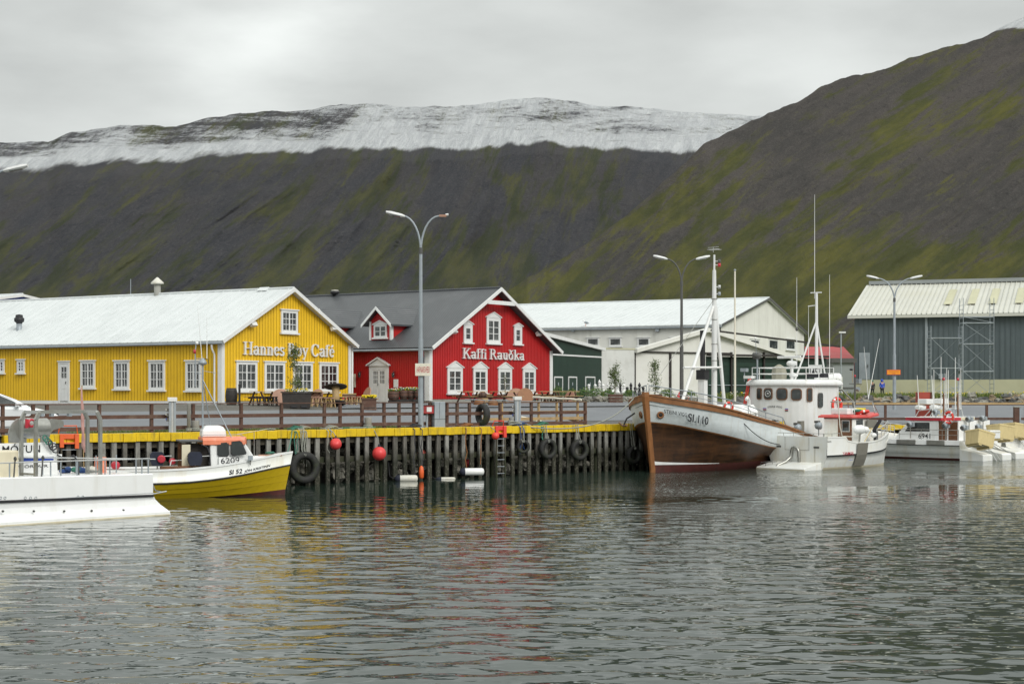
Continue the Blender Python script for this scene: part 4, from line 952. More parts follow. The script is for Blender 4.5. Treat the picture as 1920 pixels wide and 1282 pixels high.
# ---- railings ----
def railing(name, O, A, posts, top, rails, length, d, mat, label, group=None, x0=0, pw=.11, gfn=None, cat='fence', face=-1, rh=.14, zb=DECK):
    """posts: positions along; rails: heights above the deck"""
    o = thing(name, (O[0], O[1], zb), A, label, cat, group)
    for u in posts: MB().bx((u - pw / 2, d - pw / 2, 0.0), (u + pw / 2, d + pw / 2, top - .02), mat).build('post', o)
    for z in rails: MB().bx((x0, d + (pw / 2 + .003) * face, z - rh / 2), (length, d + (pw / 2 + .045) * face, z + rh / 2), mat).build('rail', o)
    MB().bx((x0 - .02, d - .09, top - .015), (length + .02, d + .09, top + .025), mat).build('top_rail', o)
    return o
def uq(px_, d=.75): return qp.at(px_, 780, d)[0]
pp = [uq(x) for x in (-110, -40, 5, 62, 88, 186, 284, 362, 452, 527.5, 608, 637.5, 678.6, 720, 748, 776, 806)]
railing('timber_railing', (QO.x, QO.y), QA, pp, 1.09, (.62, .20), uq(806), .75, 'wood_red', 'brown stained timber railing along the wharf in front of the yellow café', x0=uq(-120)).children
mb = MB(); 
pp = [uq(x) for x in (838, 857, 880, 937.5, 996, 1052, 1097)]
railing('timber_railing', (QO.x, QO.y), QA, pp, 1.07, (.60, .13), uq(1098), .75, 'wood_red', 'brown stained timber railing along the wharf in front of the red café', x0=uq(830))
# unpainted frame behind
pr = [uq(x, 3.0) for x in (908, 941, 1010, 1044, 1083, 1098)]
railing('raw_timber_railing', (QO.x, QO.y), QA, pr, 1.06, (.58, .28), uq(1098, 3.0), 3.0, 'wood_raw', 'unpainted yellowish timber railing behind the brown one, near the cable reels', x0=uq(900, 3.0), pw=.09)
def urq(px_, d): return Plane(FX, CORY, math.atan(.01)).at(px_, 770, d)[0]
railing('timber_railing', (FX, CORY), math.atan(.01), [urq(x, 2.0) for x in (1565, 1660, 1782, 1850, 1923)], 1.18, (.34,), urq(2000, 2), 2.0, 'wood_red', 'long brown timber railing on the far wharf below the warehouse', x0=urq(1530, 2), pw=.14, rh=.16, zb=FD)
tr = MB().bx((urq(1530, 2), 1.88, 1.21), (urq(2000, 2), 2.12, 1.33), 'wood_raw').build('plank', bpy.data.objects['timber_railing.002'])
# far rubble wall, grass bank
random.seed(21); mb = MB()
for i in range(420):
    px_ = random.uniform(1380, 2050); Y = random.uniform(112, 114.5); p_ = P(px_, 770, Y); z = 2.35 + (Y - 112) * .28 + random.uniform(-.1, .25)
    rock(mb, (p_.x, Y, z), random.uniform(.22, .5), random.choice(('rock', 'rock2', 'rock2', 'rock3')))
tag(mb.build('rubble_wall'), kind='stuff', label='row of grey and brown boulders under the grass bank at the right', cat='rocks')

def grass(name, label, pts, n, hgt, mats, w_=.03):
    mb = MB()
    for _ in range(n):
        x, y, z = pts(); a = random.uniform(0, 6.28); h = hgt * random.uniform(.5, 1.3); ww = w_ * random.uniform(.7, 1.5); lx, ly = random.uniform(-.3, .3) * h, random.uniform(-.3, .3) * h
        mb.add([(x - ww * math.cos(a), y - ww * math.sin(a), z), (x + ww * math.cos(a), y + ww * math.sin(a), z), (x + lx, y + ly, z + h)], [(0, 1, 2)], random.choice(mats))
    return tag(mb.build(name, fix=False), kind='stuff', label=label, cat='grass')
MT['grass'] = M('grass_blades', (.085, .13, .022), .7, .35, .8); MT['grass2'] = M('grass_blades_pale', (.17, .19, .04), .7, .3, .8)
MT['bank'] = M('grass_bank_soil', (.11, .14, .035), .9, .3, .5, dirt=((.26, .17, .04), .6, .3))
mb = MB(); a = P(1330, 0, 113.6); vs = []
bx0, bx1 = P(1330, 0, 114).x, P(2060, 0, 114).x
for i in range(24):
    x = bx0 + (bx1 - bx0) * i / 23
    for j, (yy, zz) in enumerate(((113.0, 2.5), (114.5, 3.05), (118, 3.25), (128, 3.1), (165, 3.05))): vs.append((x * yy / 114, yy, zz + .08 * noise.noise(Vector((x * .3, yy, 0)))))
mb.add(vs, [(i * 5 + j, (i + 1) * 5 + j, (i + 1) * 5 + j + 1, i * 5 + j + 1) for i in range(23) for j in range(4)], 'bank', True); tag(mb.build('grass_bank', fix=False), kind='structure')
def bankpt():
    y = random.uniform(114, 124); x = random.uniform(P(1340, 0, y).x, P(2030, 0, y).x); return x, y, 3.15
grass('long_grass', 'long grass and weeds on the bank below the warehouse', bankpt, 9000, .42, ['grass', 'grass', 'grass2'], .05)
mb = MB()
for _ in range(700):
    x, y, z = bankpt(); s_ = random.uniform(.04, .08)
    if noise.noise(Vector((x * .25, y * .2, 3))) < -.05: continue
    mb.box((x, y, z + random.uniform(.25, .55)), (s_ * 1.3, s_, s_ * .7), random.choice(['flower_yellow', 'flower_yellow', 'flower_white']), rz=random.random() * 3)
tag(mb.build('wild_flowers'), kind='stuff', label='scattered yellow wild flowers in the long grass by the warehouse', cat='flowers')
def vergept():
    u = random.uniform(uq(180), uq(800)); d = random.uniform(1.0, 3.4); v = QO + QE * u + QN * d; return v.x, v.y, ground(v.x, v.y)
grass('verge_grass', 'thin grass growing in the gravel verge behind the timber railing', vergept, 5200, .09, ['grass', 'grass2'], .016)

# ---- street lamps ----
def street_lamp(x, y, z0, H, label, mat='galv', broken=False, rz=0.0, spread=1.0):
    o = thing('street_lamp', (x, y, z0), rz, label, 'street lamp', 'double armed street lamps round the harbour')
    mb = MB(); mb.tube([(0, 0, 0), (0, 0, H * .42)], [.12, .105], mat, 12).tube([(0, 0, H * .42), (0, 0, H * .82)], [.085, .07], mat, 12).tube([(0, 0, H * .82), (0, 0, H * .85)], .085, 'dark_grey', 12); mb.build('pole', o)
    zt = H
    for s_ in (-1, 1):
        pts = []
        for i in range(9):
            t_ = i / 8; pts.append((s_ * spread * (1 - math.cos(t_ * math.pi / 2 * .93)) * 1.0, 0, H * .83 + (zt - H * .83) * math.sin(t_ * math.pi / 2 * .97)))
        MB().tube(pts, [.05 - .012 * i / 8 for i in range(9)], mat, 8).build('arm', o)
        x1, z1 = pts[-1][0], pts[-1][2]
        if broken and s_ == 1:
            MB().box((x1 + .18, 0, z1 + .01), (.30, .16, .09), 'wood_disc').tube([(x1 + .3, 0, z1 + .05), (x1 + .42, 0, z1 + .07)], .05, 'lamp_white', 8).tube([(x1, 0, z1), (x1 + .2, 0, z1)], .04, mat, 8).build('lamp_socket', o); continue
        hd = MB(); hd.loft([[Vector((x1 + s_ * q, b * w_, z1 + c * h_ + q * .22 + up)) for b, c in ((-1, -.3), (-.6, -1), (.6, -1), (1, -.3), (.8, .7), (0, 1), (-.8, .7))] for q, w_, h_, up in ((-.08, .06, .04, 0), (.06, .13, .075, .0), (.5, .15, .085, .0), (.72, .10, .05, 0))], 'lamp_white', smooth=False)
        hm = hd.build('lamp_head', o); MB().box((x1 + s_ * .33, 0, z1 + .0), (.42, .2, .04), 'glass', ry=-s_ * R(12)).build('lens', hm)
    return o
def lampspot(px_, d):
    u, _ = qp.at(px_, 780, d); v = QO + QE * u + QN * d; return v
v = lampspot(789, .45); street_lamp(v.x, v.y, DECK + .02, 8.95, 'grey double armed street lamp on the wharf edge, its right head broken off', broken=True, rz=R(4), spread=.84)
v = Vector(((1278 - 960) / FP * 90.5, 90.5)); street_lamp(v.x, v.y, 2.7, 8.5, 'dark grey double armed street lamp rising behind the bow of the wooden fishing boat', mat='dark_grey', rz=R(4), spread=1.0)
v = Vector(((1677 - 960) / FP * 106, 106)); street_lamp(v.x, v.y, 2.5, 8.7, 'double armed street lamp carrying an orange sign by the warehouse', rz=R(0), spread=1.25)
v = Vector(((-36 - 960) / FP * 53.5, 53.5)); street_lamp(v.x, v.y, DECK, 8.95, 'street lamp whose white head just enters at the left edge', spread=.95)
# small far lamp
f = P(1577, 745, 150); o = thing('small_lamp_post', (f.x, f.y, 2.9), 0, 'thin lamp post with one white head, before the red roof', 'street lamp')
MB().tube([(0, 0, 0), (0, 0, P(0, 624, 150).z - 2.9)], .06, 'galv', 8).build('pole', o); MB().box((.12, 0, P(0, 623, 150).z - 2.9), (.6, .3, .14), 'lamp_white').build('lamp_head', o)

# ---- signs, pedestals, boxes on the wharf ----
v = lampspot(790, .30); sg = thing('pole_sign', (v.x, v.y, P(790, 692, v.y).z - .28), R(6), 'cream rectangular sign with faint red lettering fixed to the street lamp', 'sign')
MB().bx((-.26, -.03, 0), (.40, 0, .52), 'sign_cream').build('panel', sg, bevel=.008)
text(sg, 'HAFNARSVÆÐI', 'red_ink', -.20, .34, .13, .39, sg, depth=.034)
for q in (-.02, .2): MB().box((q, -.035, .46), (.02, .02, .02), 'galv').box((q, -.035, .07), (.02, .02, .02), 'galv').build('bolt', sg)
v = Vector(((1675.5 - 960) / FP * 105.8, 105.8)); sg = thing('orange_sign', (v.x, v.y, P(0, 702.5, 105.8).z), 0, 'small orange sign on the street lamp by the warehouse', 'sign')
MB().bx((-.46, -.03, 0), (.46, 0, .34), 'crimson').bx((-.43, -.036, .03), (.43, -.031, .31), 'sign_orange').build('panel', sg)
for z_, tx in ((.21, 'AÐGANGUR BANNAÐUR'), (.13, 'ÓVIÐKOMANDI'), (.06, 'HÖFNIN')): text(sg, tx, 'red_ink', -.34 if z_ > .1 else -.12, .34 if z_ > .1 else .12, z_, z_ + .05, sg, depth=.04)
def pedestal(px_, d, label, H=1.15):
    v = lampspot(px_, d); o = thing('power_pedestal', (v.x, v.y, DECK + .025), QA - R(25), label, 'power pedestal', 'grey power pedestals on the wharf')
    MB().bx((-.13, -.11, 0), (-.045, .11, H), 'galv').bx((.045, -.11, 0), (.13, .11, H), 'galv').bx((-.045, -.085, 0), (.045, .085, H), 'alu').build('column', o, bevel=.01)
    MB().bx((-.17, -.15, H + .003), (.17, .15, H + .16), 'white_trim').build('cap', o, bevel=.015)
    for z_ in (.48, .66, .84): MB().box((-.17, -.05, z_), (.09, .13, .12), 'dark_grey').box((-.225, -.05, z_ + .02), (.03, .08, .07), 'blue_ink' if z_ < .5 else 'panel_white').build('socket', o)
    return o
pedestal(323, .35, 'grey power pedestal with white cap before the long side of the yellow café')
pedestal(970, .35, 'grey power pedestal with white cap between the railing posts under the red café gable')
v = lampspot(822, .45); o = thing('steel_cabinet', (v.x, v.y, DECK + .02), QA - R(20), 'tall galvanised steel cabinet standing on the wharf beside the lamp', 'cabinet')
MB().bx((-.24, -.2, 0), (.24, .2, 1.1), 'galv').build('body', o, bevel=.01); MB().bx((-.25, -.21, .36), (.25, .21, .375), 'dark_grey').build('seam', o); MB().bx((-.02, -.208, .4), (-.008, -.201, 1.08), 'dark_grey').build('door_gap', o)
v = lampspot(800, .55); o = thing('lifebuoy_box', (v.x, v.y, DECK + .62), QA - R(20), 'dark red box with a white notice, between the lamp and the steel cabinet', 'box')
MB().bx((-.22, -.16, 0), (.27, .12, .34), 'red_box').build('body', o, bevel=.015); MB().bx((-.25, -.19, .343), (.30, .14, .37), 'wood_red').build('lid', o); MB().bx((-.05, -.168, .08), (.17, -.161, .28), 'white_trim').build('notice', o); MB().bx((-.02, -.02, -.62), (.05, .05, -.003), 'galv').build('leg', o)
def bollard(px_, d, r, H, label, mat='pile', top='wale'):
    v = lampspot(px_, d); o = thing('timber_bollard', (v.x, v.y, DECK), QA, label, 'bollard', 'timber bollards on the wharf')
    mb = MB(); n = 14; random.seed(int(px_)); mb.lathe([(r, 0), (r * .98, H - .03), (r * .9, H)], mat, n=n); mb.build('post', o)
    MB().torus((0, 0, .10), r + .02, .025, 'rope_grey', (0, 0, 1)).torus((0, 0, .15), r + .025, .025, 'rope_grey', (.05, 0, 1)).build('rope_turns', o)
bollard(690, .38, .15, .50, 'round weathered timber bollard with rope turns near the lamp')
bollard(354, .30, .07, 1.12, 'thin rotten timber post standing on the wharf beside the power pedestal')
bollard(366, .55, .16, .46, 'squat grey timber bollard behind the mast of the small yellow boat')
bollard(959, .45, .12, .40, 'green tinged low bollard at the foot of the right hand power pedestal')
f = urq(1908, -0.1); v = Vector((FX, CORY)) + Vector((1, .01)) * f; o = thing('mooring_post', (v.x, v.y, FD), 0, 'thick squared mooring post with pale cap at the right edge', 'post')
MB().bx((-.19, -.15, -.3), (.10, .15, 1.05), 'wood_red').bx((.101, -.16, -.3), (.19, .16, 1.05), 'galv').build('post', o); MB().bx((-.21, -.18, 1.053), (.21, .18, 1.12), 'concrete').build('cap', o)

# ---- things hung on the quay face ----
def on_face(px_, py_, d): u, z = qp.at(px_, py_, d); v = QO + QE * u + QN * d; return Vector((v.x, v.y, z))
def tyre(px_, py_, rad, label, d=-.33, tilt=0.0, yaw=0.0, hang=True, hd=None):
    c = on_face(px_, py_, d); o = thing('tyre_fender', c, QA + yaw, label, 'tyre', 'old tyres hung along the wharf')
    mb = MB(); prof = []
    R_, w_ = rad, rad * .30
    sec = [(R_ * .56, -w_ * .62), (R_ * .70, -w_), (R_ * .90, -w_ * .95), (R_, -w_ * .6), (R_, w_ * .6), (R_ * .90, w_ * .95), (R_ * .70, w_), (R_ * .56, w_ * .62), (R_ * .60, 0)]
    n = 32; vs = [Vector((r * math.cos(2 * math.pi * j / n), y, r * math.sin(2 * math.pi * j / n))) for j in range(n) for r, y in sec]; k = len(sec)
    mb.add(vs, [(j * k + i, j * k + (i + 1) % k, ((j + 1) % n) * k + (i + 1) % k, ((j + 1) % n) * k + i) for j in range(n) for i in range(k)], 'tyre', True)
    mb.build('tyre', o)
    if hang:
        h_ = (DECK - c.z) if hd is None else hd
        MB().tube([(0, -.12, rad * .62), (0, -w_ - .02, rad * .8), (.03, -.02, rad * 1.05), (.05, .12, h_ * .7), (.03, .15, h_ + .06), (.04, .4, h_ + .07)], .018, 'rope_grey', 6).tube([(-.05, -.12, rad * .6), (-.06, -w_, rad * .85), (-.08, .05, rad * 1.1), (-.1, .14, h_ + .05)], .014, 'rope_grey', 6).build('rope', o)
    return o
tyre(570, 876, .62, 'largest tyre fender, green with algae, by the bow of the small yellow boat', d=-.40, yaw=R(-12))
tyre(981, 837, .30, 'small tyre fender hanging left of the middle tyre on the wharf', yaw=R(-25))
tyre(1027, 841, .46, 'middle tyre fender hanging below the mooring line', yaw=R(-5))
tyre(1086, 843, .47, 'rightmost hanging tyre fender of the three together, nearest the wooden boat', yaw=R(-10))
tyre(905, 777, .48, 'narrow tyre hung edge on over the timber railing', d=.62, yaw=R(80), hang=False)
tyre(1188, 853, .42, 'dark tyre fender in shadow beside the bow of the wooden boat', yaw=R(0))
def buoy(px_, py_, r, label, mat='red_buoy', d=-.35, dent=False):
    c = on_face(px_, py_, d); o = thing('ball_buoy', c, QA, label, 'buoy', 'red ball buoys hung on the wharf')
    mb = MB(); mb.ball((0, 0, 0), r, mat, 24, (1, 1, 1.0))
    if dent: mb.v = [tuple(Vector(v_) * (1 - .16 * max(0, 1 - (Vector(v_).normalized() - Vector((-.5, -.7, .5)).normalized()).length / .55))) for v_ in mb.v]
    mb.build('ball', o); MB().lathe([(r * .3, r * .9), (r * .2, r * 1.12), (r * .08, r * 1.2)], 'navy_cloth', n=10).torus((0, 0, r * 1.22), r * .14, .015, 'navy_cloth', (0, 1, 0), 10, 6).build('eye', o)
    top = DECK - c.z; MB().tube([(0, 0, r * 1.25), (-.03, .1, r * 1.25 + (top - r) * .5), (-.14, .25, top + .08), (-.2, .6, top + .04)], .016, 'rope_grey', 6).build('rope', o)
buoy(629.5, 832, .235, 'dented red ball buoy, left one on the wharf face', dent=True)
buoy(711, 850, .285, 'largest round red ball buoy hanging on the wharf face')
buoy(929, 817, .165, 'small orange red ball buoy beside the orange ladder top', mat='redorange')
def float_(px_, py_, ln, r, label, mat, ang=0.0, d=-.45, tip='navy_cloth'):
    c = on_face(px_, py_, d); o = thing('fender_float', (c.x, c.y, c.z), QA - R(35) + ang, label, 'boat fender', 'fenders floating at the foot of the wharf')
    mb = MB(); mb.lathe([(r * .55, -ln / 2), (r * .93, -ln / 2 + .04), (r, -ln / 2 + .1), (r, ln / 2 - .1), (r * .85, ln / 2 - .03), (r * .3, ln / 2)], mat, axis='X', n=16); mb.build('body', o)
    MB().lathe([(r * .2, -ln / 2 - .12), (r * 1.03, -ln / 2 - .02), (r * 1.04, -ln / 2 + .10), (r * 1.0, -ln / 2 + .12)], tip, axis='X', n=16).build('end_cap', o)
    MB().tube([(-ln / 2 - .1, 0, 0), (-ln / 2 - .3, .1, .1), (-ln / 2 - .35, .35, .7), (-ln / 2 - .2, .4, DECK)], .014, 'rope_dark', 5).build('rope', o)
float_(764, 897, .85, .15, 'dirty cream fender floating flat at the foot of the wharf', 'fender_white', R(0))
float_(887, 884, .95, .16, 'clean white fender with dark blue end, sticking out above the water', 'boat_clean', R(4), d=-.5)
float_(838, 897, .72, .065, 'thin cream fender bottle floating between the two thick ones', 'fender_white', R(2))
c = on_face(790, 888, -.30); o = thing('orange_float', c, QA, 'small orange float hanging upright just above the water', 'float'); MB().lathe([(.03, .34), (.08, .28), (.11, .1), (.10, -.15), (.05, -.2)], 'orange', n=12).build('body', o); MB().tube([(0, 0, .33), (.02, .05, 1.0), (0, .3, 1.95 - c.z + .1)], .014, 'rope_dark', 5).build('rope', o)
c = on_face(791, 851, .35); o = thing('rust_float', c, QA, 'rust coloured buoy wedged behind the wharf piles', 'buoy'); MB().ball((0, 0, 0), .2, 'brick_red', 14).build('ball', o); MB().torus((0, 0, .22), .04, .012, 'rope_dark').build('eye', o)
c = on_face(877, 868, .35); o = thing('sunken_buoy', c, QA, 'dark crimson buoy half hidden behind the wharf piles', 'buoy'); MB().ball((0, 0, 0), .17, 'crimson', 14).build('ball', o); MB().torus((0, 0, .19), .04, .012, 'rope_dark').build('eye', o)
def ladder(px_, label, mat, H=.28, boxh=.36, w_=.42, d=-.26):
    u, _ = qp.at(px_, 800, d); v = QO + QE * u + QN * d; o = thing('quay_ladder', (v.x, v.y, DECK), QA - R(18), label, 'ladder', 'orange topped ladders on the wharf')
    MB().tube([(-w_ / 2, .35, .05), (-w_ / 2 + .02, .15, H), (w_ / 2 - .06, .15, H), (w_ / 2, .35, .05)], .022, mat, 8).build('hand_rail', o)
    MB().bx((-w_ / 2, -.06, -boxh), (-w_ / 2 + .14, .12, .06), mat).bx((w_ / 2 - .14, -.06, -boxh - .04), (w_ / 2, .12, .06), mat).bx((-w_ / 2 + .14, .02, -.12), (w_ / 2 - .14, .12, .055), mat).bx((-w_ / 2 + .14, .0, -.30), (w_ / 2 - .14, .1, -.24), mat).build('bracket', o, bevel=.01)
    for z_ in [-.5 - .3 * k for k in range(7)]: MB().tube([(-w_ / 2 + .06, .0, z_), (w_ / 2 - .06, .0, z_)], .016, 'galv', 6).build('rung', o)
    for s_ in (-1, 1): MB().bx((s_ * (w_ / 2 - .06) - .025, -.03, -2.6), (s_ * (w_ / 2 - .06) + .025, .03, -boxh - .045), 'wale').build('stile', o)
ladder(130, 'chipped orange ladder top on the wharf behind the white workboat', 'orange', .34, .42, .66)
ladder(939, 'bright red orange ladder top on the wharf beside the small round buoy', 'redorange', .28, .40, .52)
# mooring lines and loose rope on the quay
def sag(a, b, s_, n=14): return [a.lerp(b, i / n) + Vector((0, 0, -s_ * 4 * (i / n) * (1 - i / n))) for i in range(n + 1)]
# ================= BOATS =================
def hull(mb, st, bands, side=1):
    """st: list of stations (x, [(y, z)...] keel to rail); bands: material per strip"""
    for sg in (1, -1):
        rings = [[Vector((x, y * sg, z)) for y, z in pr] for x, pr in st]; n = len(rings[0]); vs = [v for r in rings for v in r]; b = len(mb.v); mb.v += [tuple(v) for v in vs]
        for i in range(len(rings) - 1):
            for j in range(n - 1):
                mb.f.append([b + i * n + j, b + (i + 1) * n + j, b + (i + 1) * n + j + 1, b + i * n + j + 1]); mb.m.append(mb._mi(bands[j])); mb.sm.append(True)
    return mb
def lines(xs_, rows):
    """rows: list of (fy(x), fz(x))"""
    return [(x, [(fy(x), fz(x)) for fy, fz in rows]) for x in xs_]
def tabf(*pts): return lambda x: interp(list(pts), x)
def smf(*pts):
    """smoothed table (catmull-rom)"""
    def f(x):
        if x <= pts[0][0]: return pts[0][1]
        if x >= pts[-1][0]: return pts[-1][1]
        for i in range(len(pts) - 1):
            if x <= pts[i + 1][0]:
                x0, y0 = pts[i]; x1, y1 = pts[i + 1]; t = (x - x0) / (x1 - x0)
                m0 = (y1 - pts[i - 1][1]) / (x1 - pts[i - 1][0]) * (x1 - x0) if i else (y1 - y0)
                m1 = (pts[i + 2][1] - y0) / (pts[i + 2][0] - x0) * (x1 - x0) if i + 2 < len(pts) else (y1 - y0)
                return (2 * t ** 3 - 3 * t * t + 1) * y0 + (t ** 3 - 2 * t * t + t) * m0 + (-2 * t ** 3 + 3 * t * t) * y1 + (t ** 3 - t * t) * m1
    return f
def life_ring(parent, c, r, ax, name='life_ring', label=None, cat=None):
    o = MB().torus(c, r, r * .24, 'redorange', ax, 24, 8, mats=lambda i: 'boat_clean' if i % 6 == 0 else 'redorange').build(name, parent, fix=True); return o
def raft(parent, c, L_, r, rz, label=None):
    """life raft canister: a white ribbed barrel in two halves on a cradle"""
    o = thing('life_raft', c, rz, label, 'life raft') if parent is None else None
    mb = MB(); prof = [(r * .25, -L_ / 2), (r * .75, -L_ / 2 + .03), (r * .95, -L_ / 2 + .12)]
    for i in range(7): x = -L_ / 2 + .16 + (L_ - .32) * i / 6; prof += [(r * .97, x - .03), (r, x)]
    prof += [(r * .95, L_ / 2 - .12), (r * .75, L_ / 2 - .03), (r * .25, L_ / 2)]
    mb.lathe(prof, 'boat_clean', axis='X', n=20); mb.build('canister', o)
    MB().bx((-L_ / 2 + .1, -r - .012, -.02), (L_ / 2 - .1, r + .012, .02), 'fender_white').build('seam', o)
    c_ = MB()
    for x in (-L_ * .3, L_ * .3): c_.tube([(x, -r * .8, -r * 1.15), (x, -r * 1.04, -.1), (x, -r * 1.03, .05)], .015, 'steel', 6).tube([(x, r * .8, -r * 1.15), (x, r * 1.04, -.1)], .015, 'steel', 6)
    c_.bx((-L_ * .36, -r * .7, -r * 1.25), (L_ * .36, r * .7, -r * 1.05), 'grey_paint'); c_.build('cradle', o)
    MB().torus((0, 0, 0), r * 1.01, .012, 'rope_dark', (1, 0, 0), 20, 5).build('strap', o)
    return o
def rail_run(parent, pts, r, hs, mat='steel', every=1, name='guard_rail'):
    """top rail through pts, stanchions down by hs"""
    mb = MB(); mb.tube(pts, r, mat, 7)
    for i, p_ in enumerate(pts):
        if i % every == 0: mb.tube([p_, Vector(p_) - Vector((0, 0, hs))], r * .85, mat, 6)
    mb.tube([Vector(p_) - Vector((0, 0, hs * .5)) for p_ in pts], r * .6, mat, 6); return mb.build(name, parent)
def spotlight(parent, c, rz=0.0, s=1.0):
    mb = MB(); mx = Matrix.Rotation(rz, 3, 'Z')
    mb.lathe([(.03, .10), (.09, .07), (.13, -.02), (.135, -.1), (.115, -.1)], 'galv', c=c, axis='Y', n=12, mx=mx * s).tube([Vector(c) + Vector((0, 0, -.12)), Vector(c) + Vector((0, 0, -.3))], .02, 'dark_grey', 6)
    o = mb.build('work_light', parent); MB().lathe([(.11 * s, -.105 * s), (.02, -.09 * s)], 'pane', c=c, axis='Y', n=12, mx=mx).build('lens', o); return o
def antenna(parent, x, y, z0, z1, r=.015, mat='boat_clean', dx=0, dy=0, name='antenna'):
    h = z1 - z0; return MB().tube([(x, y, z0), (x + dx * .5, y + dy * .5, z0 + h * .5), (x + dx, y + dy, z1)], [r * 1.2, r, r * .6], mat, 6).build(name, parent)

# ---------- wooden fishing boat ----------
SO = (6.39, 73.2); SA = R(54); svp = Plane(*SO, SA)
sv = thing('wooden_fishing_boat', (SO[0], SO[1], 0), SA, 'large wooden fishing boat with varnished hull, pale blue topsides and white wheelhouse', 'fishing boat')
def SL(px_, py_, off=0): s_, z_ = svp.at(px_, py_, off); return s_, z_
# rail height and half breadth along the boat (x from the stem aft)
st_top = SL(1207, 742)
# measured off the near rail: pixel -> height, assuming the half breadth below
halfb = smf((-.55, .02), (-.2, .6), (.4, 1.35), (1.3, 2.0), (2.6, 2.45), (4.5, 2.65), (8, 2.7), (13, 2.6), (17, 2.1), (19.5, 1.3))
railz = smf((-.6, 3.50), (0, 3.32), (1.5, 3.02), (3, 2.76), (5, 2.42), (8, 1.97), (10, 1.60), (12.5, 1.22), (16, 1.2), (19.5, 1.6))
midz = lambda x: smf((-.6, 2.28), (0, 2.18), (1.5, 1.83), (3.7, 1.45), (6.6, 1.01), (9, .78), (12, .52), (15.5, .55), (19.5, .9))(x)
xs_ = [-.55, -.45, -.3, -.1, .15, .4, .8, 1.3, 1.9, 2.6, 3.4, 4.5, 5.5, 6.6, 8, 9.5, 11, 12.5, 14, 15.5, 17, 18.3, 19.5]
rake = lambda x, z: 0
def svst(x):
    hb = halfb(x); rz_, mz = railz(x), midz(x); fade = 1 - math.exp(-max(0, x + .56) / 1.6)
    rows = []
    for z, k in ((-1.0, .12), (-.45, .42), (0.0, .66), (.34, .745), (.55, .795), (.85, .86)):
        kk = k * (.35 + .65 * fade); rows.append((hb * kk, min(z, mz - .25) if z > .4 else z))
    z2 = (rows[-1][1] + mz) / 2; rows += [(hb * (.90 * (.5 + .5 * fade)), z2), (hb * (.95 - .25 * (1 - fade)), mz), (hb * (.97 - .2 * (1 - fade)) + .02, mz + .05), (hb * .99 - hb * .08 * (1 - fade), (mz + rz_) / 2), (hb, rz_)]
    # stem rake: lower points start further aft
    out = []
    for y, z in rows: out.append((max(y, .0), z))
    return out
st = []
for x in xs_:
    pr = svst(x); st.append((x, pr))
mb = MB()
BN = ['maroon', 'maroon', 'maroon', 'steini_wood', 'steini_wood', 'steini_wood', 'steini_wood', 'stem_wood', 'steini_top', 'steini_top']
for sg in (1, -1):
    n = 11; b = len(mb.v)
    for x, pr in st:
        for y, z in pr:
            rk = .62 * max(0, 1 - max(0, z) / 3.4) * max(0, 1 - (x + .55) / 5.0)     # the stem rakes aft towards the water
            mb.v.append((x + rk, y * sg, z))
    for i in range(len(st) - 1):
        for j in range(n - 1): mb.f.append([b + i * n + j, b + (i + 1) * n + j, b + (i + 1) * n + j + 1, b + i * n + j + 1]); mb.m.append(mb._mi(BN[j])); mb.sm.append(True)
mb.add([(19.5, y * s_, z) for s_ in (1, -1) for y, z in (st[-1][1] if s_ == 1 else st[-1][1][::-1])], [tuple(range(22))], 'steini_wood')
mb.build('hull', sv)
# white boot stripe near the bow, stem post, rails
mb = MB()
pts = [(x, svst(x)) for x in (-.5, -.3, 0, .5, 1.2, 2, 3)]
vs = []
for i, (x, pr) in enumerate(pts):
    t = i / 6
    for z in (.33, .50 - .15 * t + .004):
        rk = .62 * (1 - z / 3.4) * max(0, 1 - (x + .55) / 5.0); f = (z - .34) / (.55 - .34); y = pr[3][0] + (pr[4][0] - pr[3][0]) * f + .02; vs.append((x + rk, -y, z))
mb.add(vs, [(2 * i, 2 * i + 2, 2 * i + 3, 2 * i + 1) for i in range(6)], 'boat_clean'); mb.build('waterline_stripe', sv, fix=False)
MB().loft([[Vector((x0 + q, a * w_, z)) for q, a in ((-.10, -.5), (-.10, .5), (.18, 1), (.18, -1))] for x0, z, w_ in ((.05, -.9, .09), (.0, .1, .10), (-.20, 1.2, .11), (-.42, 2.3, .13), (-.60, 3.1, .15), (-.66, 3.45, .17), (-.66, 3.66, .16))], 'stem_wood', smooth=False).build('stem_post', sv, bevel=.015)
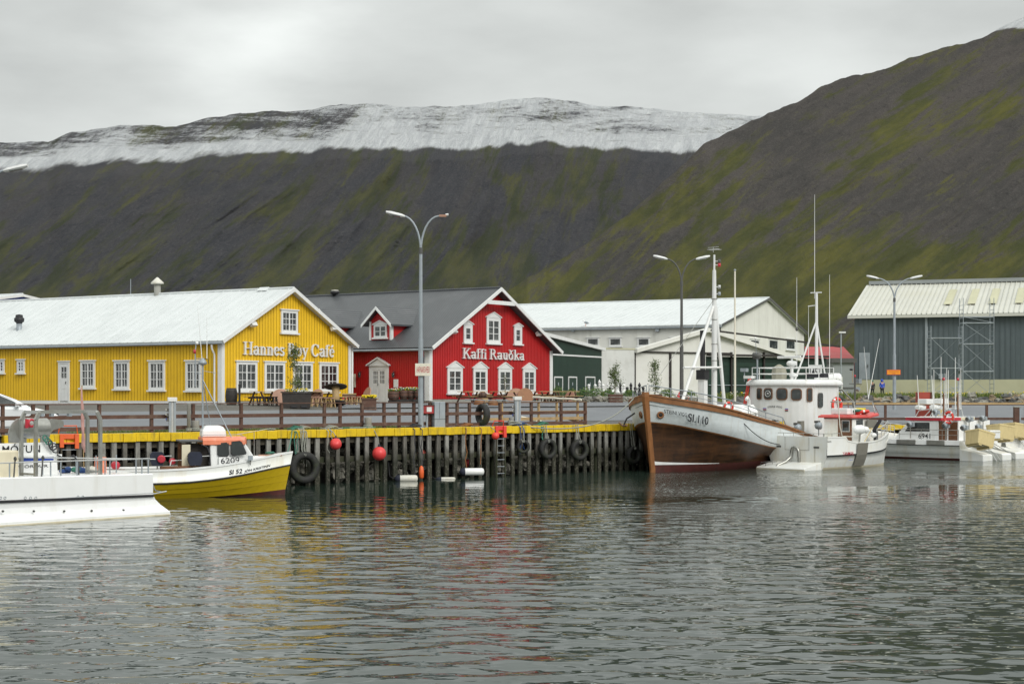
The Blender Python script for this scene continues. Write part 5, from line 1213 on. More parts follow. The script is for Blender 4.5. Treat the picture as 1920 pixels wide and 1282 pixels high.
for sg in (1, -1):
    pts = [(x, sg * (halfb(x) - .03), railz(x) + .03) for x in xs_]
    mb = MB(); prev = None; vs = []
    for x, y, z in pts: vs += [(x, y - .13, z), (x, y + .10, z), (x, y + .10, z + .07), (x, y - .13, z + .07)]
    mb.add(vs, [(i * 4 + j, i * 4 + 4 + j, i * 4 + 4 + (j + 1) % 4, i * 4 + (j + 1) % 4) for i in range(len(pts) - 1) for j in range(4)], 'stem_wood'); mb.build('cap_rail', sv)
    vs = []
    for x in xs_:
        y, z = halfb(x) - .045, railz(x)
        if x < 1.2: z0 = z - .20
        else: z0 = z - .20 + .12 * min(1, (x - 1.2) / 8)
        yy = halfb(x) + .025
        vs += [(x - .0, sg * (yy - .02), z0), (x, sg * (yy + .012), z0), (x, sg * (yy + .012), z + .02), (x, sg * (yy - .02), z + .02)]
    mb = MB().add(vs, [(i * 4 + j, i * 4 + 4 + j, i * 4 + 4 + (j + 1) % 4, i * 4 + (j + 1) % 4) for i in range(len(xs_) - 1) for j in range(4)], 'stem_wood'); mb.build('rubbing_strake', sv)
    # guard rail on the bow bulwark
    gx = [-.45, .1, .8, 1.8, 3.0, 4.5, 6.2, 8.0]; gp = [Vector((x + .1, sg * max(.05, halfb(x) - .12), railz(x) + (.52 if x < 6 else .45))) for x in gx]
    gp.append(Vector((8.5, sg * (halfb(8.5) - .1), railz(8.5) + .05)))
    mb = MB(); mb.tube(gp, .026, 'galv', 7); mb.tube([p_ - Vector((0, 0, .22)) for p_ in gp[:-1]], .016, 'galv', 6)
    for p_ in gp[:-1]: mb.tube([p_, p_ - Vector((0, 0, .5))], .022, 'galv', 6)
    mb.build('guard_rail', sv)
    # hawse hole
    hx = .55; hy = sg * (halfb(hx) * .93); 
    hx = -.22; pr_ = svst(hx); hy_ = pr_[8][0] + (pr_[10][0] - pr_[8][0]) * .35; hd_ = Vector((-.75, sg * .66, -.1))
    MB().torus((hx + .12, sg * (hy_ + .015), 2.62), .125, .045, 'stem_wood', hd_, 18, 8).lathe([(.10, -.01), (.10, .02)], 'wood_dark', c=(hx + .12, sg * (hy_ + .015), 2.62), n=14, mx=hd_.to_track_quat('Z', 'Y').to_matrix()).build('hawse_pipe', sv)
# decks and inside of bulwark
dk = MB(); vs = []
for x in xs_: vs += [(x, halfb(x) * .9, railz(x) - (.35 if x < 4.5 else .75)), (x, -halfb(x) * .9, railz(x) - (.35 if x < 4.5 else .75))]
dk.add(vs, [(2 * i, 2 * i + 2, 2 * i + 3, 2 * i + 1) for i in range(len(xs_) - 1)], 'grey_paint'); dk.build('deck', sv, fix=False)
for sg in (1, -1):
    vs = []
    xin = [x for x in xs_ if x > 2]
    for x in xin: vs += [(x, sg * (halfb(x) * .93 - .22), railz(x) - .8), (x, sg * (halfb(x) - .10), railz(x) + .01)]
    MB().add(vs, [(2 * i, 2 * i + 2, 2 * i + 3, 2 * i + 1) for i in range(len(xin) - 1)], 'grey_paint').build('inner_bulwark', sv, fix=False)
# name and number along the near bow, following the planking
def hull_text(body, mat, px0, py0, px1, py1, hpx, yoff, name='lettering', shear=0.0):
    """lettering laid on the near topsides: follows the half breadth curve"""
    o = text(sv, body, mat, 0, 1, 0, 1, None, name=name, depth=0, bold=.008 if len(body) > 6 else .016); me = o.data
    def solve(px_, py_):
        x = 1.0
        for _ in range(30):
            off = -(halfb(x) * .985 + .0); s_, z_ = SL(px_, py_, off); x = x * .5 + s_ * .5
        return x, z_
    (xa, za), (xb, zb) = solve(px0, py0), solve(px1, py1); H = solve(px0, py0 - hpx)[1] - za; H2 = solve(px1, py1 - hpx)[1] - zb
    for v in me.vertices:
        u, t_ = v.co.x, v.co.z; x = xa + (xb - xa) * u; z = za + (zb - za) * u + t_ * (H + (H2 - H) * u)
        pr = svst(x); k = 8; y = None
        for j in range(7, 10):
            if pr[j][1] <= z <= pr[j + 1][1] or j == 9: y = pr[j][0] + (pr[j + 1][0] - pr[j][0]) * (z - pr[j][1]) / (pr[j + 1][1] - pr[j][1]); break
        rk = .62 * (1 - z / 3.4) * max(0, 1 - (x + .55) / 5.0); v.co = Vector((x + rk * .0, -(y + .018 + rk * .35), z))
    o.parent = sv; return o
hull_text('STEINI VIGG', 'ink', 1244.5, 774, 1288, 781.5, 7, 0)
hull_text('SI.110', 'ink', 1290, 789.5, 1328, 797, 15, 0)
# foremast tripod
fx, fz = 5.9, 2.3
mk_ = MB(); mk_.tube([(fx, 0, 1.6), (fx, 0, 6.8), (fx, 0, 9.6)], [.15, .13, .09], 'white_paint', 12).tube([(fx, 0, 9.5), (fx, 0, 10.35)], .05, 'white_paint', 8); mast = mk_.build('mast', sv)
u_, z_ = SL(1275, 752); zt_ = SL(1340, 575)[1]
mk_ = MB(); mk_.tube([(fx - .1, 0, zt_), (SL(1276,752)[0], .1, 2.7)], .085, 'white_paint', 8); mk_.build('mast_leg', sv)
mk_ = MB(); mk_.tube([(fx + .05, -.05, zt_), (fx + .35, -.45, 2.2)], .085, 'white_paint', 8); mk_.build('mast_leg', sv)
mk_ = MB(); mk_.tube([(SL(1284,689)[0], .05, SL(1284, 689)[1]), (fx + .25, -.28, SL(1350, 689)[1])], .06, 'white_paint', 8); mk_.build('cross_bar', sv)
mb = MB()
zt = SL(1340, 468)[1]
mb.tube([(fx, -.28, zt), (fx - .2, -.28, zt), (fx - .2, .28, zt), (fx + .2, .28, zt), (fx + .2, -.28, zt)], .014, 'alu', 6); mb.tube([(fx - .1, -.3, zt + .1), (fx - .1, .3, zt + .1)], .012, 'alu', 6).tube([(fx - .1, 0, zt - .15), (fx - .1, 0, zt + .12)], .014, 'alu', 6); mb.build('masthead_aerial', mast)
for zpx, m_ in ((490, 'dark_grey'), (497, 'crimson'), (538, 'alu'), (551, 'galv')):
    z_ = SL(1340, zpx)[1]; MB().lathe([(.05, -.09), (.075, -.07), (.075, .07), (.05, .09)], m_, c=(fx + .14, -.2, z_), n=10).tube([(fx, 0, z_), (fx + .14, -.2, z_)], .02, 'white_paint', 6).build('mast_lamp', mast)
for z_ in (5.2, 6.0, 7.2, 8.2): MB().torus((fx, 0, z_), .14, .02, 'steel', (0, 0, 1), 12, 6).build('mast_band', mast)
MB().tube([(fx - .1, 0, zt_ + .3), (-.45, 0, 3.6)], .015, 'steel', 5).build('forestay', sv)
# winch post: white column with black box and pipe
cx_, cy_ = 5.2, .25
MB().bx((cx_ - .17, cy_ - .17, 1.9), (cx_ + .17, cy_ + .17, SL(1325, 712)[1]), 'white_paint').build('column', sv)
MB().bx((cx_ - .24, cy_ - .24, SL(1325, 711.5)[1]), (cx_ + .24, cy_ + .24, SL(1325, 693)[1]), 'black').build('motor_box', sv, bevel=.02)
MB().tube([(cx_, cy_, SL(1325, 693)[1]), (cx_ - .02, cy_, SL(1325, 619)[1])], .13, 'black', 12).build('exhaust_pipe', sv)
# deck house, fish hatch, life raft, ring
MB().loft([[Vector((x, y, z)) for x, y in ((6.3, -1.2), (8.2, -1.2), (8.2, .5), (6.3, .5))] if z < 3 else [Vector((x, y, z)) for x, y in ((6.9, -1.0), (8.1, -1.0), (8.1, .4), (6.9, .4))] for z in (1.9, 2.7, 3.05)], 'white_paint', smooth=False).build('companionway', sv, bevel=.03)
MB().tube([(7.6, -1.0, 2.9), (7.6, -1.0, 3.25), (7.45, -1.0, 3.4), (7.3, -1.0, 3.3)], .08, 'white_paint', 8).build('vent_cowl', sv)
sx_, sz_ = SL(1398, 775, -1.7); wpos = Vector((SO[0], SO[1], 0)) + Vector((math.cos(SA), math.sin(SA), 0)) * sx_ + Vector((math.sin(SA), -math.cos(SA), 0)) * 1.7
raft(None, (wpos.x, wpos.y, sz_), 1.45, .29, SA - R(4), 'white ribbed life raft canister lying on the foredeck of the wooden fishing boat')
def on_sv(x, y, z): return Vector((SO[0] + math.cos(SA) * x - math.sin(SA) * y, SO[1] + math.sin(SA) * x + math.cos(SA) * y, z))
sx_, sz_ = SL(1366, 763, -1.55)
o = thing('life_ring', on_sv(sx_, -1.55, sz_), SA - R(30), 'orange life ring hung on the foredeck rail of the wooden fishing boat', 'life ring', 'orange life rings on the boats'); life_ring(o, (0, 0, 0), .22, (0, 1, .1), 'ring'); MB().torus((0, 0, 0), .285, .012, 'rope_grey', (0, 1, .1), 20, 5).build('grab_line', o)
for i, (px_, py_, of) in enumerate(((1372, 783, -2.35), (1383, 785, -2.4))):
    sx_, sz_ = SL(px_, py_, of); MB().torus((sx_, of + .05, sz_), .13, .03, 'wood_dark', (.3, 1, 0), 16, 6).build('fairlead', sv)
# wheelhouse: its own frame, further aft
DX = 3.35; mark = set(sv.children); SO0 = SO; SO = (SO[0] + math.cos(SA) * DX, SO[1] + math.sin(SA) * DX); svp = Plane(*SO, SA)
WX, WD = 9.1, 1.95
def arc(x0, hw, n=16, sq=2.6):
    """rounded front outline from +hw round the front (towards the bow) to -hw"""
    out = []
    for i in range(n + 1):
        q = math.pi * i / n; c, s_ = math.cos(q), math.sin(q); out.append((x0 + 1.3 - 1.3 * abs(s_) ** (2 / sq), hw * (abs(c) ** (2 / sq)) * (1 if c > 0 else -1)))
    return out
outl = arc(WX, WD) + [(12.6, -WD), (12.6, WD)]
zb, zr = .5, SL(1475, 722, -.2)[1]
mb = MB(); mb.loft([[Vector((x, y, z)) for x, y in outl] for z in (zb, zr)], 'white_paint', smooth=False); wh = mb.build('wheelhouse', sv)
big = [(WX - .10 + (x - WX) * 1.05, y * 1.09) for x, y in outl]
mb = MB(); mb.loft([[Vector(((x - 10.8) * k + 10.8, y * k, z)) for x, y in big] for z, k in ((zr - .02, 1.0), (zr + .06, 1.015), (zr + .16, 1.0), (zr + .27, .95), (zr + .30, .90))], 'white_paint', smooth=False); mb.build('roof', wh)
def wh_window(px0, px1, py0, py1, kind='win', clear=False, tint=None):
    """find the wall point under the sight line and set a rounded window flush on it"""
    best = None
    ring = outl + [outl[0]]
    def hit(px_):
        k = (px_ - 960) / FP
        for (xa, ya), (xb, yb) in zip(ring, ring[1:]):
            a = on_sv(xa, ya, 0); b = on_sv(xb, yb, 0); fa = a.x - k * a.y; fb = b.x - k * b.y
            if fa * fb <= 0 and abs(fa - fb) > 1e-9:
                t_ = fa / (fa - fb); p_ = a.lerp(b, t_)
                if best_[0] is None or p_.y < best_[0].y: best_[0] = p_; best_[1] = (xa + (xb - xa) * t_, ya + (yb - ya) * t_)
    res = []
    for q in (px0, px1):
        best_ = [None, None]; hit.__globals__['best_'] = best_; hit(q); res.append((Vector(best_[1]), best_[0].y))
    a, b = res[0][0], res[1][0]; Y = (res[0][1] + res[1][1]) / 2; z0 = P(0, py1, Y).z; z1 = P(0, py0, Y).z
    d = (b - a); w_ = d.length; d.normalize(); nn = Vector((d.y, -d.x)); c = (a + b) / 2
    if nn.dot(c - Vector((10.8, 0))) < 0: nn = -nn
    c3 = Vector((c.x + nn.x * .03, c.y + nn.y * .03, (z0 + z1) / 2)); U = Vector((d.x, d.y, 0)); W_ = Vector((nn.x, nn.y, 0))
    def rr(w2, h2, r): 
        out = []
        for cx2, cy2, q0 in ((w2 - r, h2 - r, 0), (-w2 + r, h2 - r, 90), (-w2 + r, -h2 + r, 180), (w2 - r, -h2 + r, 270)):
            for k in range(5): q = R(q0 + 22.5 * k); out.append((cx2 + r * math.cos(q), cy2 + r * math.sin(q)))
        return out
    w2, h2 = w_ / 2, (z1 - z0) / 2; r = min(w2, h2) * .55
    f = MB().prism(rr(w2 + .05, h2 + .05, r + .03), .035, 'brown_door' if not kind == 'door' else 'dark_grey', org=c3, U=U, W=W_).build('window', wh)
    MB().prism(rr(w2, h2, r), .012, 'glass', org=c3 + W_ * .036, U=U, W=W_).build('pane', f)
    if clear:
        m3 = W_.to_track_quat('Z', 'Y').to_matrix(); MB().torus(c3 + W_ * .055, min(w2, h2) * .72, .022, 'alu', W_, 20, 6).lathe([(.06, 0), (.05, .03)], 'alu', c=c3 + W_ * .05, n=10, mx=m3).build('clear_view_screen', f)
best_ = [None, None]
wh_window(1421.5, 1427.5, 729, 747); wh_window(1434.5, 1447.5, 729, 747, clear=True); wh_window(1458, 1475.5, 729, 748); wh_window(1485, 1502, 730, 748.5); wh_window(1514, 1521, 729, 751)
wh_window(1533.5, 1540.5, 738, 762, 'door')
# curved name plate under the windows
def wh_text(body, px0, px1, py, hpx, arch=2.2, mat='ink'):
    w3 = [on_sv(x, y, 0) for x, y in outl]; a = on_sv(WX - .0, 0, 0); Y = a.y - .2
    o = text(sv, body, mat, 0, 1, 0, 1, None, depth=0); ring = [(Vector(o_), on_sv(*o_, 0)) for o_ in outl]
    for v in o.data.vertices:
        u, t_ = v.co.x, v.co.z; px_ = px0 + (px1 - px0) * u; k = (px_ - 960) / FP; bestp = None
        for (la, wa_), (lb, wb_) in zip(ring, ring[1:]):
            fa = wa_.x - k * wa_.y; fb = wb_.x - k * wb_.y
            if fa * fb <= 0 and abs(fa - fb) > 1e-9:
                q = fa / (fa - fb); yy = wa_.y + (wb_.y - wa_.y) * q
                if bestp is None or yy < bestp[1]: bestp = (la.lerp(lb, q), yy, (lb - la).normalized())
        if bestp is None: continue
        c, yy, d = bestp; nn = Vector((d.y, -d.x)); nn = nn if nn.dot(c - Vector((10.8, 0))) > 0 else -nn
        py_ = py - arch * math.sin(math.pi * u) - hpx * t_; v.co = Vector((c.x + nn.x * .02, c.y + nn.y * .02, P(0, py_, yy).z))
    o.parent = wh
wh_text('STEINI VIGG', 1439.5, 1466.5, 765, 3.6, 1.4)
for px_, py_ in ((1434, 766), (1475, 767)):
    for k, m_ in enumerate(('blue_ink', 'red_ink', 'ink')): wh_text('-', px_ - 3, px_ + 3, py_ + k * 2.0, 1.3, .8, m_)
# superstructure on the roof
zr2 = zr + .3
mb = MB(); 
for k, (x, y) in enumerate(((9.4, -1.6), (9.4, 1.5), (10.6, -1.75), (12.4, -1.75), (12.4, 1.7), (10.6, 1.7))): mb.tube([(x, y, zr2 - .1), (x, y, zr2 + .62)], .025, 'white_paint', 6)
for z_ in (.62, .3):
    mb.tube([(9.4, 1.5, zr2 + z_), (9.4, -1.6, zr2 + z_), (12.4, -1.75, zr2 + z_), (12.4, 1.7, zr2 + z_), (9.4, 1.5, zr2 + z_)], .024, 'white_paint', 6)
mb.build('roof_rail', sv)
s_, z_ = SL(1461, 690, .3); MB().loft([[Vector((s_ + math.cos(q * math.pi / 4) * r, .3 + math.sin(q * math.pi / 4) * r, z)) for q in range(8)] for z, r in ((zr2 - .05, .40), (zr2 + .35, .42), (zr2 + .62, .36), (zr2 + .78, .10), (zr2 + .8, .02))], 'cover', smooth=False).build('canvas_covered_compass', sv)
sr = 10.6
MB().tube([(sr, -.2, zr2 - .1), (sr, -.2, zr2 + .75)], .09, 'white_paint', 10).lathe([(.12, 0), (.27, .05), (.28, .18), (.2, .28), (.05, .30)], 'white_paint', c=(sr, -.2, zr2 + .7), n=14).tube([(sr, -.2, zr2 + 1.0), (sr, -.2, zr2 + 1.12)], .05, 'white_paint', 8).build('radar_mount', sv)
MB().box((sr, -.05, zr2 + 1.18), (.10, 1.75, .13), 'boat_clean', rz=R(-20)).build('radar_scanner', sv, bevel=.03)
MB().lathe([(.12, 0), (.22, .03), (.24, .12), (.16, .2), (.03, .23)], 'white_paint', c=(10.1, -.55, zr2 + .12), n=14).tube([(10.1, -.55, zr2 - .05), (10.1, -.55, zr2 + .13)], .04, 'white_paint', 6).build('radar_dome', sv)
MB().lathe([(.17, .22), (.19, -.05), (.12, -.2), (.02, -.22)], 'dark_grey', c=(9.3, 1.15, zr2 + 1.25), axis='Y', n=14).tube([(9.3, 1.15, zr2 - .1), (9.3, 1.15, zr2 + 1.15)], .045, 'galv', 8).build('searchlight', sv)
MB().bx((10.9, -1.9, zr2 + .1), (11.4, -.9, zr2 + .32), 'ink').build('name_box', sv)
MB().bx((8.9, 1.3, zr2 + .05), (9.4, 1.75, zr2 + .2), 'white_paint').box((9.0, 1.75, zr2 + .5), (.3, .32, .18), 'galv').tube([(9.0, 1.75, zr2 - .1), (9.0, 1.75, zr2 + .42)], .03, 'galv', 6).build('deck_floodlight', sv)
MB().box((9.6, 2.0, zr - .55), (.06, .06, 1.9), 'redorange', rx=R(12)).box((9.9, 2.05, zr - .55), (.06, .06, 1.9), 'redorange', rx=R(12)).build('boarding_ladder', sv)
# aft mast
ax_, _ = SL(1531, 640); zt1 = SL(1531, 548)[1]; zj = SL(1531, 602)[1]
mb = MB(); mb.tube([(ax_, 0, zr2 - .1), (ax_, 0, zt1)], [.10, .07], 'white_paint', 10); am = mb.build('aft_mast', sv)
MB().tube([(ax_, 0, zj), (ax_ - 1.1, .75, zr2)], .05, 'white_paint', 8).build('mast_leg', sv); MB().tube([(ax_, 0, zj), (ax_ + .3, -.4, zr2)], .05, 'white_paint', 8).build('mast_leg', sv)
MB().tube([(ax_, -.3, zt1 - .02), (ax_, .35, zt1 - .02)], .035, 'white_paint', 6).build('yard', am); MB().tube([(ax_, -.05, zt1 - .7), (ax_, .5, zt1 - .75)], .03, 'white_paint', 6).build('yard', am)
MB().bx((ax_ - .16, -.38, SL(1531, 708)[1]), (ax_ - .12, .38, SL(1531, 684)[1]), 'white_paint').build('number_board', sv)
t_ = text(sv, '1452', 'ink', 0, .62, 0, .42, sv, Matrix.Translation((ax_ - .165, .31, SL(1531, 704)[1])) @ Matrix.Rotation(R(-90), 4, 'Z'), depth=.002)
for px_, pt_, pb_, of, r_ in ((1527.5, 365, 560, .12, .014), (1494, 520, 690, .3, .014), (1555.5, 515, 700, -1.3, .014), (1516, 573, 690, -.4, .012)):
    s_, z1_ = SL(px_, pt_, of); _, z0_ = SL(px_, pb_, of); antenna(sv, s_, of, z0_, z1_, r_ * 1.15)
s_, z_ = SL(1494, 617, .3); MB().lathe([(.03, -.1), (.07, -.05), (.07, .08), (.02, .12)], 'dark_grey', c=(s_, .3, z_), n=10).build('anchor_light', sv)
s_, z_ = SL(1383, 600, 1.0); MB().tube([(9.3, 1.15, zr2 + .6), (9.0, 1.1, zr2 + 2.1)], .015, 'galv', 5).lathe([(.04, 0), (.07, .04), (.03, .12)], 'boat_clean', c=(9.0, 1.1, zr2 + 2.1), n=8).build('wind_sensor', sv)
# second raft beside the roof, with its frame
c = on_sv(12.9, -1.2, SL(1562, 712, -1.2)[1] + .02); raft(None, tuple(c), 1.45, .34, SA - R(62), 'white life raft canister on a steel frame behind the wheelhouse of the wooden boat')
fz_ = c.z - .45
MB().tube([(12.2, -1.6, fz_), (12.9, -2.0, fz_ - .1), (13.6, -2.3, fz_ - .7), (13.8, -2.35, fz_ - 1.6)], .045, 'steel', 8).tube([(13.0, -.5, fz_), (13.8, -.6, fz_ - .2), (14.6, -.9, fz_ - .7), (14.9, -1.0, fz_ - 1.6)], .045, 'steel', 8).tube([(12.9, -2.0, fz_ - .1), (13.8, -.6, fz_ - .2)], .04, 'steel', 8).build('raft_frame', sv)
o = thing('life_ring', on_sv(12.1, -WD - .12, SL(1551, 760, -WD)[1]), SA, 'orange life ring on the side of the wheelhouse, above the red roofed boat', 'life ring', 'orange life rings on the boats'); life_ring(o, (0, 0, 0), .36, (.25, 1, 0), 'ring'); MB().torus((0, 0, 0), .46, .014, 'rope_grey', (.25, 1, 0), 20, 5).build('grab_line', o)
# vent and winch bits on the bulwark
for ch in sv.children:
    if ch not in mark: ch.location.x += DX
SO = SO0; svp = Plane(*SO, SA)
MB().bx((11.0, -2.15, 1.4), (11.4, -1.95, 2.2), 'grey_paint').build('vent_box', sv)
for px_, py_ in ((1456, 797), (1496, 802), (1535, 798)):
    s_, z_ = SL(px_, py_, -2.4); MB().lathe([(.05, -.16), (.18, -.12), (.2, .0), (.16, .14), (.08, .2)], 'galv', c=(s_, -2.4, z_), axis='Y', n=14).tube([(s_, -2.4, z_), (s_, -2.4, z_ - .5)], .03, 'galv', 6).box((s_ + .05, -2.3, z_ + .2), (.3, .2, .12), 'dark_grey').build('jigging_reel', sv)
# anchor by the stem, mooring line
MB().tube([(-.25, .75, 2.7), (-.55, 1.0, 2.45), (-.6, 1.15, 2.1)], .04, 'black', 7).tube([(-.85, .8, 2.15), (-.6, 1.15, 2.1), (-.4, 1.5, 2.25)], .045, 'brown_door', 7).build('anchor', sv)
a = on_sv(-.1, .9, railz(0) + .05); b = Vector((lampspot(965, .3).x, lampspot(965, .3).y, DECK + .08)); 
mid = a.lerp(b, .5); mid.z = 1.6
pts = [a]; 
for i in range(1, 15): t_ = i / 14; q = a.lerp(b, t_); q.z = a.z + (b.z - a.z) * t_ - 4 * .62 * t_ * (1 - t_); n2 = Vector((QN.x, QN.y, 0)); q -= n2 * (.9 * math.sin(math.pi * t_)) ; pts.append(q)
o = MB().tube(pts, .028, 'rope_grey', 6).build('mooring_line'); tag(o, 'grey mooring line sagging from the wooden boat bow to the power pedestal', 'mooring line')
s_, z_ = SL(1390, 788, -2.5); a = on_sv(s_, -2.5, z_); b = P(1462, 833, 75.4); o = MB().tube(sag(a, b, .25), .022, 'rope_dark', 6).build('mooring_line'); tag(o, 'dark line between the wooden boat side and the red roofed boat stern', 'mooring line')
# ropes lying and hanging on the wharf edge
def wharf_rope(px_, mat, label, drops, ln=.5):
    mb = MB(); random.seed(px_)
    for dx, bot in drops:
        u, _ = qp.at(px_ + dx, 800, -.2); pts = [Q(u, .3, DECK + .09), Q(u, -.02, DECK + .10), Q(u + .02, -.24, DECK - .05)]
        for k in range(5): t_ = (k + 1) / 5; pts.append(Q(u + random.uniform(-.06, .06), -.24 + random.uniform(-.03, .01), DECK - .05 - (DECK - bot) * t_))
        mb.tube(pts, .02, mat, 6)
    u, _ = qp.at(px_, 800, .2)
    for k in range(3): mb.torus(Q(u + k * .1, .25, DECK + .10 + .03 * k), .16 + .02 * k, .025, mat, (0.1 * k, .1, 1), 16, 6)
    tag(mb.build('rope'), label, 'rope', 'loose ropes over the wharf edge')
wharf_rope(552, 'rope_green', 'green rope hanging over the yellow edge by the largest tyre', ((0, .7), (3, 1.2)))
wharf_rope(566, 'rope_grey', 'bundle of pale grey ropes dropped over the edge above the largest tyre', ((-2, 1.0), (1, .9), (4, 1.1), (7, .8)))
wharf_rope(618, 'rope_grey', 'pale rope coil beside the dented red buoy', ((-4, 1.3), (2, 1.5)))
wharf_rope(776, 'rope_dark', 'thin dark rope hanging down to the water left of the lamp', ((0, .1), (14, .3)))
wharf_rope(873, 'wood_brown', 'brown frayed rope hanging on a pile right of the lamp', ((0, .5), (28, .6)))
wharf_rope(975, 'rope_blue', 'blue rope bundle hanging above the smallest tyre', ((0, 1.0), (5, 1.2)))
wharf_rope(1015, 'rope_green', 'green rope knot beside the middle tyre on the edge', ((0, 1.6), (2, 1.4)))
u0, u1 = uq(600, .3), uq(700, .3); o = MB().tube([Q(u0 + (u1 - u0) * i / 12, .22 + .06 * math.sin(i * 1.3), DECK + .08) for i in range(13)], .022, 'rope_grey', 6).tube([Q(u0 + (u1 - u0) * (i / 12) * .9 + .3, .28 + .08 * math.sin(i * .9 + 1), DECK + .085) for i in range(13)], .022, 'rope_green', 6).build('rope'); tag(o, 'grey and green ropes lying along the wharf to the bollard', 'rope', 'loose ropes over the wharf edge')
u0, u1 = uq(955, .1), uq(1015, .1); mb = MB()
for k in range(4): mb.tube([Q(u0 + (u1 - u0) * i / 10, .12 - .16 * (i / 10) ** 2 + .03 * k, DECK + .09 + .05 * k + .10 * math.sin(i * .35 + k) - .30 * (i / 10) ** 2) for i in range(11)], .024, 'rope_grey', 6)
tag(mb.build('rope'), 'thick strands of mooring rope piled at the foot of the right hand pedestal', 'rope', 'loose ropes over the wharf edge')
# ---------- generic fibreglass boat frame helpers ----------
class Boat:
    def __init__(s, name, x, y, ang, label, cat='boat'):
        s.o = (x, y); s.a = ang; s.root = thing(name, (x, y, 0), ang, label, cat); s.p = Plane(x, y, ang)
    def at(s, px_, py_, off=0): return s.p.at(px_, py_, off)
    def W(s, x, y, z): c, n_ = math.cos(s.a), math.sin(s.a); return Vector((s.o[0] + c * x - n_ * y, s.o[1] + n_ * x + c * y, z))
def pts_rail(mb, pts, r=.02, mat='steel', h=.5, mid=True, n=6):
    mb.tube(pts, r, mat, n)
    for p_ in pts: mb.tube([p_, Vector(p_) - Vector((0, 0, h))], r * .85, mat, 5)
    if mid: mb.tube([Vector(p_) - Vector((0, 0, h * .5)) for p_ in pts], r * .7, mat, 5)
    return mb

# ---------- small yellow and white boat 6209 ----------
# origin: stern on the centreline, x towards the bow
BA6 = R(17); bw = P(508, 930, 56.6); B6 = Boat('small_yellow_boat', bw.x - math.cos(BA6) * 7.0, 57.0 - math.sin(BA6) * 7.0, BA6, 'small clinker boat with yellow hull, white topsides, salmon roofed cabin and dark maroon bottom', 'fishing boat')
LB = 7.7
hb6 = smf((0, 1.0), (1.5, 1.18), (3.5, 1.22), (5.2, 1.02), (6.4, .62), (7.3, .18), (7.72, .02))
rz6 = smf((0, 1.02), (2, .98), (4, 1.02), (5.5, 1.17), (6.8, 1.38), (7.72, 1.52))
xs6 = [0, .8, 1.6, 2.4, 3.2, 4.0, 4.7, 5.3, 5.9, 6.4, 6.8, 7.2, 7.5, 7.72]
mb = MB()
rows6 = [(-.5, .25, 'maroon'), (-.12, .62, 'yellow_hull'), (.04, .72, 'yellow_hull'), (.05, .735, 'ink'), (.20, .81, 'yellow_hull'), (.21, .825, 'ink'), (.38, .89, 'yellow_hull'), (.39, .902, 'ink')]
for sg in (1, -1):
    b = len(mb.v); n = 12
    for x in xs6:
        hb, rz_ = hb6(x), rz6(x); wl = rz_ - .46; k2 = (x / LB) ** 2.2
        lo = [(-.5, .2), (-.10 + .26 * k2, .60)]
        f = [(.0, .70), (.33, .80), (.335, .815), (.62, .875), (.625, .89), (.93, .95)]
        zz0 = -.08 + .28 * k2; pr = [(hb * k * (1 - .28 * k2), z) for z, k in lo]
        pr += [(hb * (kk - (1 - q) * .22 * k2), zz0 + (wl - zz0) * q) for q, kk in f]
        pr += [(hb * .96 + .012, wl - .03), (hb * .965 + .012, wl + .03), (hb * .965, wl + .035), (hb, rz_)]
        for y, z in pr: mb.v.append((x + .0 - .30 * (x / LB) ** 4 * (1 - max(0, z) / rz_), y * sg, z))
    BN6 = ['maroon', 'yellow_hull', 'yellow_hull', 'maroon', 'yellow_hull', 'maroon', 'yellow_hull', 'yellow_hull', 'black', 'black', 'boat_white']
    for i in range(len(xs6) - 1):
        for j in range(n - 1): mb.f.append([b + i * n + j, b + (i + 1) * n + j, b + (i + 1) * n + j + 1, b + i * n + j + 1]); mb.m.append(mb._mi('maroon' if j == 1 and xs6[i] > 4.4 else BN6[j])); mb.sm.append(j not in (2, 4, 6))
mb.v += [(0, 1.0, rz6(0)), (0, -1.0, rz6(0)), (0, -.6, -.3), (0, .6, -.3)]; k = len(mb.v); mb.f.append([k - 4, k - 3, k - 2, k - 1]); mb.m.append(mb._mi('yellow_hull')); mb.sm.append(False)
mb.build('hull', B6.root)
mb = MB(); vs = []
for x in xs6: vs += [(x, hb6(x) * .95, rz6(x) - (.04 if x > 5 else .30)), (x, -hb6(x) * .95, rz6(x) - (.04 if x > 5 else .30))]
mb.add(vs, [(2 * i, 2 * i + 2, 2 * i + 3, 2 * i + 1) for i in range(len(xs6) - 1)], 'boat_clean'); mb.build('deck', B6.root, fix=False)
for sg in (1, -1):
    vs = []
    for x in xs6: y = hb6(x); z = rz6(x); vs += [(x, sg * (y + .02), z - .03), (x, sg * (y + .02), z + .035), (x, sg * max(0, y - .10), z + .035), (x, sg * max(0, y - .10), z - .03)]
    MB().add(vs, [(i * 4 + j, i * 4 + 4 + j, i * 4 + 4 + (j + 1) % 4, i * 4 + (j + 1) % 4) for i in range(len(xs6) - 1) for j in range(4)], 'boat_clean').build('gunwale', B6.root)
# foredeck step
MB().loft([[Vector((x, y, z)) for x, y in ((5.0, -.85), (6.2, -.50), (6.9, -.15), (6.9, .15), (6.2, .5), (5.0, .85))] for z in (1.0, 1.40)], 'boat_clean', smooth=False).build('fore_hatch', B6.root, bevel=.02)
def x6(px_, off=-.75): return B6.at(px_, 850, off)[0]
cw = .78
xa, xb, xc, xd = x6(340, -cw), x6(394, -cw), x6(440, -cw), x6(466, -cw)
zr6 = B6.at(420, 824, -cw)[1]; zsill = B6.at(440, 855, -cw)[1]
